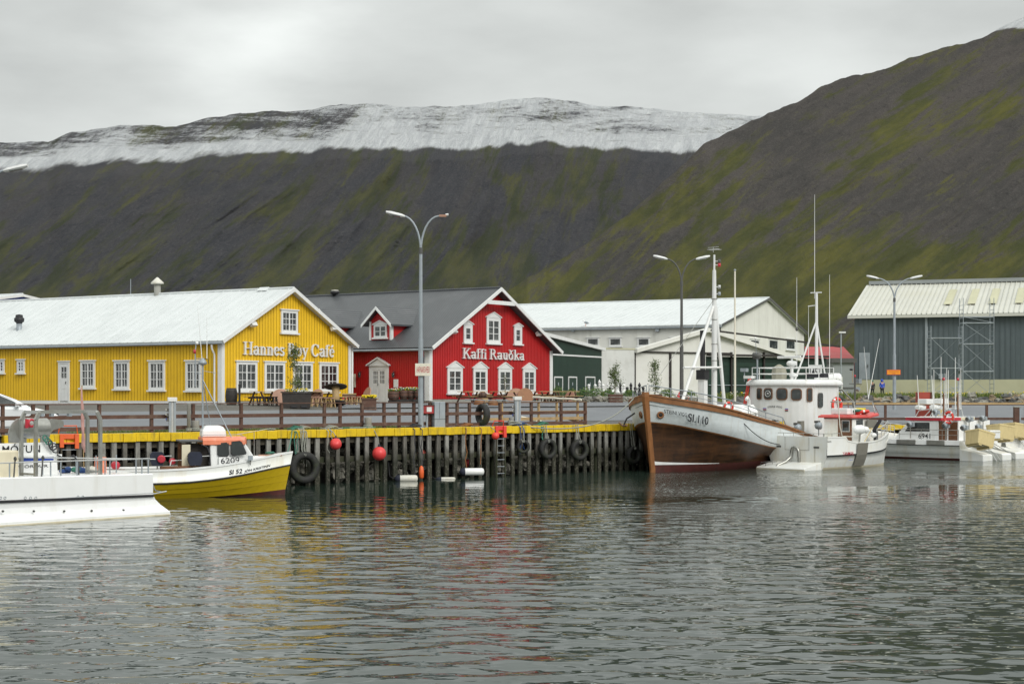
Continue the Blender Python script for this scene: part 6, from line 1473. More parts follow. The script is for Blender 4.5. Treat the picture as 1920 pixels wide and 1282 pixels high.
# wheelhouse: side walls with window openings shown as glass, sloping windscreen
mb = MB()
prof = [(xb, .75), (xb, zr6 - .02), (xc + .30, zr6), (xd + .22, zsill - .02), (xd + .55, .95)]
prof[-1] = (xd + .30, 1.0); mb.prism(prof, 2 * cw, 'boat_clean', org=(0, -cw, 0), W=(0, 1, 0)); mb.v = [(x, y * (1 - .42 * max(0, (x - xc - .1) / (xd + .3 - xc))), z) for x, y, z in mb.v]; wh6 = mb.build('wheelhouse', B6.root, bevel=.05)
xk6 = x6(380, -cw); MB().bx((xa - .05, -.80, zr6 - .07), (xk6 - .002, .80, zr6 - .02), 'dark_grey').build('canopy', B6.root)
MB().loft([[Vector((x, y * k, z)) for x, y in ((xk6, -.82), (xc + .36, -.78), (xc + .46, -.4), (xc + .46, .4), (xc + .36, .78), (xk6, .82))] for z, k in ((zr6 - .18, 1.0), (zr6 - .02, 1.0), (zr6 + .05, .96), (zr6 + .08, .82))], 'orange_pale', smooth=False).build('roof', wh6, bevel=.02)
# open aft part: cream side panel, and a dark block painted in as the shade of the opening
s0, z0 = B6.at(341, 872, -cw); s1, _ = B6.at(357, 872, -cw)
MB().bx((s0, -cw, .72), (s1, -cw + .04, zr6 - .16), 'cream_boat').build('side_panel', B6.root); MB().bx((s0, cw - .04, .72), (xb, cw, zr6 - .16), 'brown_door').build('far_panel', B6.root)
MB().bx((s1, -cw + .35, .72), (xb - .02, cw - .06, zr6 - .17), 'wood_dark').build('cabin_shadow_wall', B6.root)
arcp = [(xb + .0, -cw - .012, z) for z in (.75, 1.1)] + [(xb - .02, -cw - .012, zr6 - .5), (xb - .10, -cw - .012, zr6 - .25), (xb - .3, -cw - .012, zr6 - .16)]
MB().tube(arcp, .03, 'ink', 6).build('door_edge', B6.root)
def pwin(root, mb_name, pts_px, off, bt, frame='ink', plane=B6, thick=.014):
    pts = [plane.at(px_, py_, off) for px_, py_ in pts_px]; cx2 = sum(p_[0] for p_ in pts) / len(pts); cz2 = sum(p_[1] for p_ in pts) / len(pts)
    big_ = [(cx2 + (x - cx2) * 1.10, cz2 + (z - cz2) * 1.12) for x, z in pts]; sg = -1 if off < 0 else 1
    f = MB().prism(big_, sg * thick, frame, org=(0, off + sg * .002, 0)).build('window', root); MB().prism(pts, sg * .006, 'glass', org=(0, off + sg * (thick + .003), 0)).build('pane', f); return f
pwin(wh6, 'w', [(411, 830), (425, 829), (428, 832), (428.5, 851), (426, 854), (411, 854), (408.5, 851), (408.5, 833)], -cw, 0)
pwin(wh6, 'w', [(435, 829), (449, 827.5), (453, 830), (461, 848), (459.5, 850.5), (437, 853), (434, 850)], -cw, 0)
s0, z0 = B6.at(414, 869, -cw - .05); s1, z1 = B6.at(449, 857, -cw - .05); text(B6.root, '6209', 'ink', s0, s1, z0, B6.at(414, 858, -cw)[1], B6.root, Matrix.Translation((0, -cw, 0)), depth=.05, slope=.03, bold=.004)
# registration and name on the topside, bent round the bow
def bow_text(bt, hbf, rzf, body, mat, p0, p1, hpx, k=1.0, wl=None):
    o = text(bt.root, body, mat, 0, 1, 0, 1, None, depth=0, bold=.02)
    def sol(px_, py_):
        x = 5
        for _ in range(40): s_, z_ = bt.at(px_, py_, -hbf(x) * k); x = .6 * x + .4 * s_
        return x, z_
    (xa_, za_), (xb_, zb_) = sol(*p0), sol(*p1); H0 = sol(p0[0], p0[1] - hpx)[1] - za_; H1 = sol(p1[0], p1[1] - hpx)[1] - zb_
    for v in o.data.vertices:
        u, t_ = v.co.x, v.co.z; x = xa_ + (xb_ - xa_) * u; z = za_ + (zb_ - za_) * u + t_ * (H0 + (H1 - H0) * u)
        q = (z - (rzf(x) - .46)) / .46; y = hbf(x) * (.965 + .035 * q) + .016; v.co = Vector((x - .30 * (x / LB) ** 4 * (1 - z / rzf(x)), -y, z))
    o.parent = bt.root
bow_text(B6, hb6, rz6, 'SI 52', 'ink', (431, 889.5), (456, 886.5), 8.5)
bow_text(B6, hb6, rz6, 'JÓN KRISTINN', 'ink', (460, 887), (509, 875.5), 7)
# mast with aerials on the roof
mx_, _ = B6.at(380, 800, 0); zt_ = B6.at(380, 676, 0)[1]
m6 = MB().tube([(mx_, 0, zr6), (mx_, 0, zt_)], .035, 'galv', 8).lathe([(.03, -.12), (.16, -.06), (.13, .02), (.04, .14)], 'galv', c=(mx_, 0, zt_ - .05), n=10).build('mast', B6.root)
zg = B6.at(380, 712, 0)[1]
MB().tube([(mx_, -.02, zg), (B6.at(436, 815, -.5)[0], -.5, zr6)], .022, 'galv', 6).build('mast_stay', B6.root); MB().tube([(mx_, .02, zg), (B6.at(399, 806, .5)[0], .5, zr6)], .018, 'galv', 6).build('mast_stay', B6.root)
s_, z_ = B6.at(372, 574); antenna(m6, mx_ - .02, 0, zt_, z_, .012, dx=B6.at(371.5, 574)[0] - mx_, mat='boat_clean'); s_, z_ = B6.at(388, 595); _, z0 = B6.at(388, 672); antenna(m6, s_, 0, z0, z_, .013)
MB().tube([(mx_, 0, z0), (s_ + .05, 0, z0 - .03), (s_ + .05, 0, z0 - .18)], .014, 'black', 6).build('aerial_bracket', m6)
s_, z_ = B6.at(366, 644); MB().tube([(s_, 0, B6.at(366, 725)[1]), (s_, 0, B6.at(366, 662)[1]), (s_ + .03, 0, z_)], .022, 'galv', 6).lathe([(.05, -.05), (.05, .05)], 'boat_clean', c=(s_ + .06, 0, z_ + .02), n=10).lathe([(.045, -.07), (.045, .07)], 'crimson', c=(s_ - .02, 0, B6.at(366, 659)[1]), n=10).tube([(s_, 0, B6.at(366, 672)[1]), (mx_, 0, B6.at(366, 672)[1])], .014, 'galv', 5).tube([(s_, 0, B6.at(366, 700)[1]), (mx_, 0, B6.at(366, 700)[1])], .014, 'galv', 5).build('lamp_staff', m6)
yz = B6.at(390, 695)[1]; MB().tube([(mx_, 0, yz), (mx_ + .45, -.1, yz - .08)], .010, 'alu', 5).tube([(mx_ + .15, -.25, yz - .03), (mx_ + .15, .2, yz - .03)], .008, 'alu', 5).tube([(mx_ + .3, -.3, yz - .05), (mx_ + .3, .2, yz - .05)], .008, 'alu', 5).tube([(mx_ + .42, -.3, yz - .07), (mx_ + .42, .1, yz - .07)], .008, 'alu', 5).build('yagi_aerial', m6)
sA, zA = B6.at(376, 818, 0); sB, _ = B6.at(422, 818, 0)
MB().loft([[Vector((x, y, z)) for x, y in ((sA * 1 + q, -.42 + q * .6), (sB - q, -.42 + q * .6), (sB - q, .42 - q * .6), (sA + q, .42 - q * .6))] for z, q in ((zr6 + .09, 0), (zr6 + .30, .02), (zr6 + .44, .10), (zr6 + .48, .22))], 'boat_clean', smooth=False).build('raft_box', B6.root, bevel=.04)
MB().tube([(xa + .7, -.7, zr6 + .08), (xa + .75, -.7, zr6 + .17), (xc + .2, -.66, zr6 + .17), (xc + .35, -.5, zr6 + .10)], .012, 'galv', 6).build('roof_rail', B6.root)
MB().tube([(xc + .1, -.3, zr6 + .16), (6.9, 0, zr6 + .36), (7.1, 0, zr6 + .34)], .012, 'steel', 5).tube([(6.3, -.35, 1.35), (6.3, -.3, zr6 + .28)], .012, 'steel', 5).build('bow_line_rail', B6.root)
s_, z_ = B6.at(469, 858, -.8); MB().box((s_, -.86, z_), (.16, .12, .16), 'galv').tube([(s_, -.84, z_ - .25), (s_, -.84, z_)], .015, 'dark_grey', 5).build('side_lamp', B6.root)
# jigging machines
def jigger(bt, px_, py_, off, clothed=True, disc='crimson', s=1.0):
    x, z = bt.at(px_, py_, off); mb = MB()
    if clothed: mb.loft([[Vector((x + a, off + b, z + c)) for a, b in ((-.24 * k, -.16), (.22 * k, -.16), (.22 * k, .16), (-.24 * k, .16))] for c, k in ((-.22, .75), (-.05, 1.05), (.16, 1.0), (.24, .7))], 'navy_cloth', smooth=False)
    else: mb.lathe([(.04, -.12), (.15, -.10), (.17, .02), (.12, .12), (.04, .15)], 'galv', c=(x, off, z), axis='Y', n=14).box((x + .13, off + .06, z), (.14, .18, .2), 'galv')
    mb.tube([(x, off, z - .2), (x, off, z - .55)], .03, 'steel', 6).tube([(x + .1, off, z + .08), (x + .48, off - .05, z + .10)], .018, 'alu', 6)
    o = mb.build('jigging_machine', bt.root)
    if disc: MB().lathe([(.10, .02), (.135, .0), (.135, -.06), (.10, -.09), (.04, -.05), (.01, -.07)], disc, c=(x + (.12 if clothed else 0), off - .17, z), axis='Y', n=18).build('reel', o)
    return o
jigger(B6, 295, 860, -.95); jigger(B6, 366, 860, -.95, disc=None); x_, z_ = B6.at(446 - 5, 862, -.9)
MB().bx((B6.at(300, 880, -1.0)[0], -.98, .78), (B6.at(372, 880, -1.0)[0], -.92, 1.12), 'brown_door').build('fish_box', B6.root)
MB().bx((.2, -.9, .7), (1.9, .9, .95), 'brown_door').build('engine_box', B6.root); MB().ball((xa - .25, -.2, 1.25), .12, 'crimson', 12).build('red_lamp', B6.root)
MB().tube([(xa - .4, -.3, .8), (xa - .3, -.3, 1.28), (xa + .25, -.3, 1.3)], .02, 'boat_clean', 6).build('boom', B6.root)
# bow roller & rope
MB().torus((6.9, -.05, 1.50), .14, .03, 'rope_green', (0, .2, 1), 16, 6).bx((6.5, -.22, 1.40), (7.3, .10, 1.44), 'wood_disc').build('bow_gear', B6.root)
a = B6.W(7.55, .05, 1.55); b = Q(uq(556, -.2), .1, DECK + .1); o = MB().tube(sag(a, b, .15), .02, 'rope_green', 6).build('mooring_line'); tag(o, 'green line from the small yellow boat bow to the wharf edge', 'mooring line')

# ---------- white workboat at the left ----------
WA_ = math.atan2(47.9 - 43.9, -655 / FP * 47.9 + 14.05); W1 = Boat('white_workboat', -14.05 - math.cos(WA_) * 4.5, 43.9 - math.sin(WA_) * 4.5, WA_, 'long white workboat with square stern platform, steel gantry frames and net drum', 'workboat')
def w(px_, py_, off=0): return W1.at(px_, py_, off)
LW = w(287, 960)[0]; zt = 1.24
zk = lambda x: zt + .14 * (1 - x / LW)
# side section: upper topside, black rub line, lower side flaring out to a spray chine near the water
mb = MB(); secs = []
for x in (0, 2, 4, 6, 8, LW):
    z = zk(x); secs.append([Vector((x + ex, y, q)) for y, q, ex in ((.06, z, 0), (0, z - .03, 0), (0.0, z - .62, 0), (-.05, z - .64, 0), (-.05, z - .69, 0), (.0, z - .70, 0), (.02, .46, .10 if x == LW else 0), (-.02, .30, .26 if x == LW else 0), (-.26, .10, .42 if x == LW else 0), (-.27, -.06, .45 if x == LW else 0), (0.2, -.5, .40 if x == LW else 0), (3.4, -.5, .40 if x == LW else 0), (3.7, .1, .42 if x == LW else 0), (3.6, z - .6, 0), (3.6, z, 0))])
n = len(secs[0]); names = ['boat_clean'] * 2 + ['black'] * 3 + ['boat_clean'] * 3 + ['boat_clean', 'wale'] + ['boat_clean'] * 5
b = 0; mb.v = [tuple(v) for s_ in secs for v in s_]
for i in range(len(secs) - 1):
    for j in range(n): mb.f.append([i * n + j, (i + 1) * n + j, (i + 1) * n + (j + 1) % n, i * n + (j + 1) % n]); mb.m.append(mb._mi(names[j])); mb.sm.append(False)
mb.f.append(list(range((len(secs) - 1) * n, len(secs) * n))); mb.m.append(mb._mi('boat_clean')); mb.sm.append(False)
hl = mb.build('hull', W1.root)
MB().bx((0, -.275, -.055), (LW + .40, -.245, .035), 'cream_boat').build('waterline_scum', W1.root)
for px_, py_ in ((6, 958), (64, 958), (121, 958), (172.5, 957), (232, 956)):
    s_, z_ = w(px_, py_, -.14); MB().lathe([(.028, -.03), (.034, .01)], 'dark_grey', c=(s_, -.12, z_ + .0), axis='Y', n=10).build('drain', hl)
for px_, py_ in ((1, 933), (9, 933), (47, 933), (57, 933), (67, 933), (146, 931), (155, 931), (208, 930)):
    s_, z_ = w(px_, py_, 0); MB().torus((s_, -.01, z_), .035, .007, 'galv', (0, 1, 0), 12, 5).build('hull_fitting', hl)
MB().bx((.0, -.004, .655), (LW + .02, .004, .668), 'galv').build('hull_seam', hl)
# deck level gear
MB().bx((0, .1, 1.0), (LW - .05, 3.5, 1.2), 'boat_clean').build('deck', W1.root)
s0, z0 = w(-40, 960, .5); s1, _ = w(36, 900, .5); MB().bx((s0, .5, 1.2), (s1, 1.1, w(30, 844, .5)[1]), 'cream_boat').build('deck_box', W1.root, bevel=.05)
sA, zA = w(-60, 868, 1.3); sB, zB = w(104, 828.5, 1.3); sC, zC = w(107, 853, 1.3)
MB().prism([(sA, 1.2), (sC + .02, 1.2), (sC, zC), (sB, zB), (sA, zB)], .1, 'boat_clean', org=(0, 1.3, 0)).build('stern_bulwark', W1.root)
MB().bx((sA, 1.17, zC - .03), (sC + .08, 1.298, zC + .03), 'boat_clean').build('ledge', W1.root)
s0, z0 = w(38, 864.5, 1.3); s1, z1 = w(100, 855, 1.3); MB().bx((s0, 1.285, z0), (s1, 1.299, z1), 'blue_ink').build('blue_stripe', W1.root)
s0, z0 = w(4, 850, 1.3); s1, z1 = w(75, 832, 1.3); text(W1.root, 'MÓTUN', 'ink', s0, s1, z0, z1 + .03, W1.root, Matrix.Translation((0, 1.3, 0)), depth=.012)
s0, z0 = w(41, 879, 1.3); s1, z1 = w(90, 869, 1.3); text(W1.root, 'NJÖRÐUR', 'ink', s0 - .15, s1, z0, z1, W1.root, Matrix.Translation((0, 1.3, 0)), depth=.012)
# gantry frames
def gantry(pa, pb, ytop, off, zb_, xo=.0):
    sa, za = w(pa, ytop, off); sb, _ = w(pb, ytop, off); zt_ = w((pa + pb) / 2, ytop, off)[1]
    return sa, sb, zt_
zt_ = w(100, 772, .9)[1]
for pa, off in ((40, .9), (164, .9), (67, .25), (188, .25)):
    s_, z_ = w(pa, 790, off); 
    left = pa < 100
    MB().bx((s_ - .045, off - .045, 1.2), (s_ + .045, off + .045, zt_ - .22), 'steel').bar((s_, off, zt_ - .22), (s_ + (.11 if left else -.11), off, zt_), .09, .09, 'steel').build('gantry_post', W1.root)
for off, pa, pb in ((.9, 40, 164), ):
    s0 = w(pa, 780, off)[0] + .11; s1 = w(pb, 780, off)[0] - .11; MB().bx((s0, off - .045, zt_ - .05), (s1, off + .045, zt_ + .05), 'steel').build('gantry_beam', W1.root)
for pa, pb in ((40, 67), (164, 188)):
    a = w(pa, 780, .9)[0]; b = w(pb, 780, .25)[0]; dx = .11 if pa < 100 else -.11
    MB().bar((a + dx, .9, zt_ + .0), (b + dx, .25, zt_ + .0), .08, .08, 'alu').build('gantry_tie', W1.root); MB().bar((a, .9, 1.35), (b, .25, 1.35), .06, .06, 'steel').build('gantry_tie', W1.root)
for k in (.3, .45, .72):
    s0 = w(40, 780, .9)[0]; s1 = w(164, 780, .9)[0]; MB().box((s0 + (s1 - s0) * k, .9, zt_ - .09), (.10, .12, .09), 'galv').build('roller', W1.root)
# rails
mb = MB(); zr1 = w(100, 864, .1)[1]
xs1 = [w(q, 880, .1)[0] for q in (-40, 18, 95, 114, 145, 197, 206, 255, 266, 278)]
mb.tube([(xs1[0], .1, zr1), (xs1[-1] + .05, .1, zr1 - .03)], .02, 'alu', 7)
for x in xs1[1:]: mb.tube([(x, .1, 1.2), (x, .1, zr1 - .01)], .02, 'galv', 6)
mb.build('guard_rail', W1.root)
mb = MB(); z2 = w(100, 855, 1.0)[1]; xs1 = [w(q, 880, 1.0)[0] for q in (40, 80, 143, 180, 218)]
mb.tube([(xs1[0], 1.0, z2), (xs1[-1] + .9, .3, z2 - .16)], .02, 'alu', 7)
for x in xs1: mb.tube([(x, 1.0, 1.2), (x, 1.0, z2 - .02)], .02, 'galv', 6)
mb.build('inner_rail', W1.root)
for px_ in (27, 79): s_, _ = w(px_, 880, .12); MB().tube([(s_ - .05, .08, 1.2), (s_, .08, zr1 + .12)], .022, 'dark_grey', 6).torus((s_, .08, zr1 + .10), .05, .02, 'dark_grey', (1, 0, 0), 10, 5).build('crutch', W1.root)
# net drum of stainless sheet with cut away cheeks
def cheek(pts_px, off, th, name):
    pts = [w(px_, py_, off) for px_, py_ in pts_px]; return MB().prism(pts, th, 'steel', org=(0, off, 0)).build(name, W1.root)
cheek([(17, 830), (16, 812), (19, 800), (25, 791), (33, 785), (50, 783.5), (50, 830)], 1.9, .04, 'drum_cheek')
cheek([(76, 830), (77, 812), (83, 795), (92, 787), (98, 785), (115, 786.5), (119.5, 790), (119.5, 799), (113, 802), (100, 806), (95, 812), (92, 822), (92, 830)], 1.75, .04, 'drum_cheek')
s0, z0 = w(36, 810, 1.9); s1, _ = w(88, 810, 1.9); MB().tube([(s0, 2.0, z0 + .1), (s1, 1.95, z0 + .1)], .30, 'steel', 20).build('drum_barrel', W1.root); 
s2, z2_ = w(60, 793, 1.6); MB().torus((s2, 1.62, z2_), .10, .035, 'crimson', (0, 1, 0), 18, 8).bx((s2 - .19, 1.6, z2_ - .14), (s2 - .11, 1.66, z2_ + .12), 'crimson').build('drum_motor', W1.root)
MB().bx((s2 - .16, 1.60, 1.9), (s2 + .1, 1.72, 2.12), 'blue_ink').build('blue_tank', W1.root); MB().tube([(s0 + .1, 1.95, w(50, 784, 1.9)[1]), (s1 + .0, 1.9, w(92, 787, 1.9)[1])], .025, 'alu', 6).build('drum_bar', W1.root)
mb = MB(); random.seed(4)
for k in range(5):
    x, z = w(86 + k * 4, 822 + k * 5, 1.2); mb.torus((x, 1.22 - .02 * k, z), .10, .02, 'rope_dark' if k > 1 else 'rope_green', (random.uniform(-.5, .5), 1, random.uniform(-.5, .5)), 14, 6)
mb.tube([w3 for w3 in [(w(105, 852, 1.2)[0], 1.15, w(105, 852, 1.2)[1]), (w(120, 865, 1.1)[0], 1.0, w(120, 860, 1.1)[1]), (w(138, 852, .8)[0], .8, w(138, 853, .8)[1]), (w(147, 862, .5)[0], .5, w(147, 866, .5)[1]), (w(148, 888, .3)[0], .3, 1.22)]], .022, 'rope_dark', 6)
mb.build('rope_bundle', W1.root)
mb = MB()
for k in range(9): x, z = w(118 + k * 6, 876, 1.6); mb.ball((x, 1.6 + random.uniform(-.2, .2), 1.3 + random.uniform(0, .12)), random.uniform(.08, .15), random.choice(['rope_blue', 'rope_green', 'rope_blue', 'fender_white']), 8, (1.4, 1, .7))
mb.build('net_heap', W1.root)
s_, z_ = w(193, 872, 1.2); MB().bx((s_ - .10, 1.2, 1.2), (s_ + .12, 1.5, 1.72), 'orange_pale').build('bin', W1.root); s_, z_ = w(216, 872, 1.2); MB().lathe([(.03, -.1), (.12, -.08), (.12, .06), (.03, .1)], 'crimson', c=(s_, 1.2, z_), axis='Y', n=14).build('winch', W1.root)
# furled flag on a staff
s_, z_ = w(152, 722, 1.5); _, z0 = w(152, 866, 1.5)
mb = MB(); mb.tube([(s_ + .1, 1.5, 1.2), (s_ + .03, 1.5, z_)], .016, 'wood_raw', 6).build('flag_staff', W1.root)
mb = MB(); mb.loft([[Vector((s_ + .05 + ox + math.cos(q * math.pi / 4) * r, 1.5 + math.sin(q * math.pi / 4) * r * .7, w(152, py_, 1.5)[1])) for q in range(8)] for py_, r, ox in ((726, .02, -.04), (745, .035, -.03), (768, .055, 0), (790, .06, .0), (812, .045, .02), (835, .075, .03), (842, .05, .06), (848, .02, .07))], 'pink_flag'); mb.build('furled_flag', W1.root)
# outrigger bracket at the stern
MB().tube([(LW + .02, .1, .62), (LW + .55, .1, .68)], .022, 'alu', 6).tube([(LW + .02, .1, .98), (LW + .15, .1, .72), (LW + .45, .1, .66)], .016, 'galv', 6).build('stern_bracket', W1.root)

# ---------- red roofed boat moored outside the wooden boat ----------
HA2 = R(41); B2 = Boat('red_roofed_boat', 13.25, 76.25, HA2, 'stained white fishing boat with faded red cabin roof, seen from its square stern', 'fishing boat')
hb2 = smf((0, 1.80), (2, 1.76), (4, 1.55), (5.6, 1.15), (6.8, .60), (7.6, .15), (7.8, .02)); rz2 = smf((0, 1.52), (2.0, 1.50), (2.2, 1.30), (3.0, 1.22), (5, 1.27), (7.8, 1.62))
xs2 = [0.55, 1, 1.9, 2.0, 2.15, 3, 4, 5, 5.8, 6.5, 7.0, 7.4, 7.65, 7.8]
mb = MB(); n = 8
for sg in (1, -1):
    b = len(mb.v)
    for x in xs2:
        hb = hb2(x); k2 = (x / 7.8) ** 2; zz = [(.25, -.5), (.80 - .25 * k2, -.1), (.86 - .2 * k2, .10), (.93 - .12 * k2, .40 + .1 * k2), (.965 - .06 * k2, .60 + .22 * k2), (.99, .60 + .22 * k2 + .01), (.985, .68 + .22 * k2), (1.0, rz2(x))]
        for q, z in zz: mb.v.append((x - .42 * (x / 7.8) ** 5 * (1 - z / 1.6), sg * (hb * q), z))
    for i in range(len(xs2) - 1):
        for j in range(n - 1): mb.f.append([b + i * n + j, b + (i + 1) * n + j, b + (i + 1) * n + j + 1, b + i * n + j + 1]); mb.m.append(mb._mi(['maroon', 'cream_boat', 'boat_white', 'boat_white', 'boat_white', 'ink', 'boat_white'][j])); mb.sm.append(True)
k2 = (.55 / 7.8) ** 2; k = len(mb.v); pr = [(hb2(.55) * q, z) for q, z in ((.25, -.5), (.80 - .25 * k2, -.1), (.86 - .2 * k2, .10), (.93 - .12 * k2, .40 + .1 * k2), (.965 - .06 * k2, .60 + .22 * k2), (1.0, 1.52))]
mb.v += [(.55, y, z) for y, z in pr] + [(.55, -y, z) for y, z in pr[::-1]]; mb.f.append(list(range(k, k + 12))); mb.m.append(mb._mi('boat_white')); mb.sm.append(False)
h2 = mb.build('hull', B2.root)
mb = MB(); vs = []
for x in xs2: vs += [(x, hb2(x) * .96, rz2(x) - .35), (x, -hb2(x) * .96, rz2(x) - .35)]
mb.add(vs, [(2 * i, 2 * i + 2, 2 * i + 3, 2 * i + 1) for i in range(len(xs2) - 1)], 'boat_white'); mb.build('deck', B2.root, fix=False)
for sg in (1, -1):
    vs = []
    for x in xs2: y = hb2(x); z = rz2(x); vs += [(x, sg * (y + .015), z - .02), (x, sg * (y + .015), z + .03), (x, sg * max(0, y - .13), z + .03), (x, sg * max(0, y - .10), z - .3)]
    MB().add(vs, [(i * 4 + j, i * 4 + 4 + j, i * 4 + 4 + (j + 1) % 4, i * 4 + (j + 1) % 4) for i in range(len(xs2) - 1) for j in range(4)], 'boat_white').build('gunwale', B2.root)
MB().bx((.56, -1.77, 1.3), (.75, 1.77, 1.55), 'boat_white').build('stern_rail_top', B2.root)
# swim platform, exhaust pipe, trim
MB().prism([(-.75, -.12), (-.75, .06), (-.70, .10), (.55, .34), (.55, -.12)], 2.9, 'boat_white', org=(0, -1.45, 0)).build('stern_platform', B2.root, bevel=.02)
MB().bx((-.757, -1.455, -.1), (-.70, 1.455, .03), 'cream_boat').build('scum_line', B2.root)
MB().tube([(.50, -.15, .35), (.45, -.15, .85), (.43, -.07, 1.0), (.42, .08, 1.05), (.43, .22, .98), (.45, .28, .8), (.43, .30, .55), (.1, .36, .33), (-.35, .45, .18), (-.5, .48, .02)], .075, 'steel', 10).build('exhaust_pipe', B2.root)
MB().tube([(-.6, 1.3, .14), (-.58, 1.3, .3), (-.1, 1.0, .34), (-.1, 1.0, .2)], .015, 'dark_grey', 5).tube([(-.6, 1.0, .14), (-.58, 1.0, .3), (-.1, .7, .34)], .015, 'dark_grey', 5).build('grab_handle', B2.root)
for y0_, y1_ in ((-.7, .75),): 
    mb = MB()
    for a_, b_ in (((.545, y0_, .9), (.545, y1_, .9)), ((.545, y0_, .9), (.545, y0_, 1.52)), ((.545, y1_, .9), (.545, y1_, 1.52)), ((.545, -1.05, .35), (.545, -1.05, 1.0))): mb.bar(a_, b_, .01, .012, 'grey_paint')
    mb.build('hatch_seam', B2.root)
for y in (1.15, -1.15): MB().bx((.535, y - .15, 1.0), (.549, y + .17, 1.09), 'dark_grey').build('mooring_slot', B2.root)
def t2(px0, px1, py0, py1, body, mat, off=1.64, sl=0.0):
    s0, z0 = B2.at(px0, py1, -off); s1, _ = B2.at(px1, py1, -off); z1 = B2.at(px0, py0, -off)[1]; return text(B2.root, body, mat, s0, s1, z0, z1, B2.root, Matrix.Translation((0, -off - .02, 0)), depth=.008, slope=sl)
t2(1579, 1600, 847, 853, 'YANMAR', 'red_ink', 1.72); t2(1550, 1558, 826, 829, 'ÁSDÍS', 'ink', 1.77); t2(1590, 1598, 861, 863, 'ÁSDÍS', 'blue_ink', 1.66)
s0, _ = B2.at(1603, 850, -1.6); s1, _ = B2.at(1624, 850, -1.5)
vs = []
for x in (s0, (s0 + s1) / 2, s1):
    k2 = (x / 7.8) ** 2
    for q, z in ((.86 - .2 * k2, .10), (.93 - .12 * k2, .40 + .1 * k2), (.965 - .06 * k2, .6 + .22 * k2), (1.0, rz2(x))): vs.append((x, -(hb2(x) * q + .075), z))
MB().add(vs, [(i * 4 + j, i * 4 + 4 + j, i * 4 + 5 + j, i * 4 + j + 1) for i in range(2) for j in range(3)], 'grey_paint').build('steel_rubbing_plate', B2.root, fix=False)
for px_, py_ in ((1564, 860), (1576.5, 860)): s_, z_ = B2.at(px_, py_, -1.5); MB().box((s_, -1.53, z_ + .05), (.12, .12, .12), 'ink').build('scupper', B2.root)
s_, z_ = B2.at(1628, 857, -1.3); MB().box((s_, -1.16, z_), (.28, .14, .05), 'ink').build('scupper', B2.root)
# cabin: door in its after side
ca, cb, cwd = 3.70, 5.0, .86; zc = B2.at(1560, 783, -.95)[1]
mb = MB(); mb.prism([(ca, 1.0), (cb + .15, 1.0), (cb, zc), (ca, zc)], 2 * cwd, 'boat_white', org=(0, -cwd, 0)); cab = mb.build('cabin', B2.root, bevel=.02)
MB().bx((ca - .03, -cwd + .04, 1.15), (ca - .002, -cwd + .86, zc - .04), 'brown_door').build('door', cab)
ff = MB().bx((ca - .045, -cwd + .14, 1.72), (ca - .031, -cwd + .62, zc - .14), 'alu').build('window', cab); MB().bx((ca - .05, -cwd + .18, 1.76), (ca - .046, -cwd + .58, zc - .18), 'glass').build('pane', ff)
pwin(cab, 'w', [B2x for B2x in ((1606, 788), (1617, 787), (1617, 799), (1606, 800))], -cwd - .003, 0, frame='ink', plane=B2)
MB().bx((ca - .012, -cwd - .012, zc - .09), (cb, cwd + .012, zc - .04), 'ink').build('dark_band', cab)
def ro2(k, z, z2): return [Vector((ca - .28 + (1 - k) * .5, -1.02 * k, z)), Vector((cb - .1, -1.02 * k, z)), Vector((cb + .8 * k, -.88 * k, z2)), Vector((cb + 1.35 * k, -.45 * k, z2 + .02)), Vector((cb + 1.45 * k, 0, z2 + .02)), Vector((cb + 1.35 * k, .45 * k, z2 + .02)), Vector((cb + .8 * k, .88 * k, z2)), Vector((cb - .1, 1.02 * k, z)), Vector((ca - .28 + (1 - k) * .5, 1.02 * k, z))]
MB().loft([ro2(1, zc - .03, zc + .06), ro2(1, zc + .05, zc + .15), ro2(.86, zc + .12, zc + .21)], 'red_paint', smooth=False).build('roof', cab)
zf = zc + .2
MB().bx((ca + .0, -.55, zf - .06), (ca + .75, .45, zf + .24), 'boat_clean').bx((ca + .80, -.4, zf - .02), (ca + 1.15, .3, zf + .20), 'fender_white').build('roof_box', cab, bevel=.03)
MB().box((ca + 1.45, -.1, zf + .15), (.5, .6, .07), 'flower_yellow', ry=R(-14), rz=R(5)).build('yellow_board', cab)
o = thing('life_ring', B2.W(ca + .95, -.72, zf + .03), HA2, 'red life ring with green net lying flat on the faded red cabin roof', 'life ring', 'orange life rings on the boats'); life_ring(o, (0, 0, 0), .30, (0, .25, 1), 'ring'); MB().torus((-.25, .1, .05), .20, .07, 'rope_green', (.1, .2, 1), 14, 6).torus((.32, .1, .02), .14, .05, 'rope_green', (.1, -.2, 1), 14, 6).build('net', o)
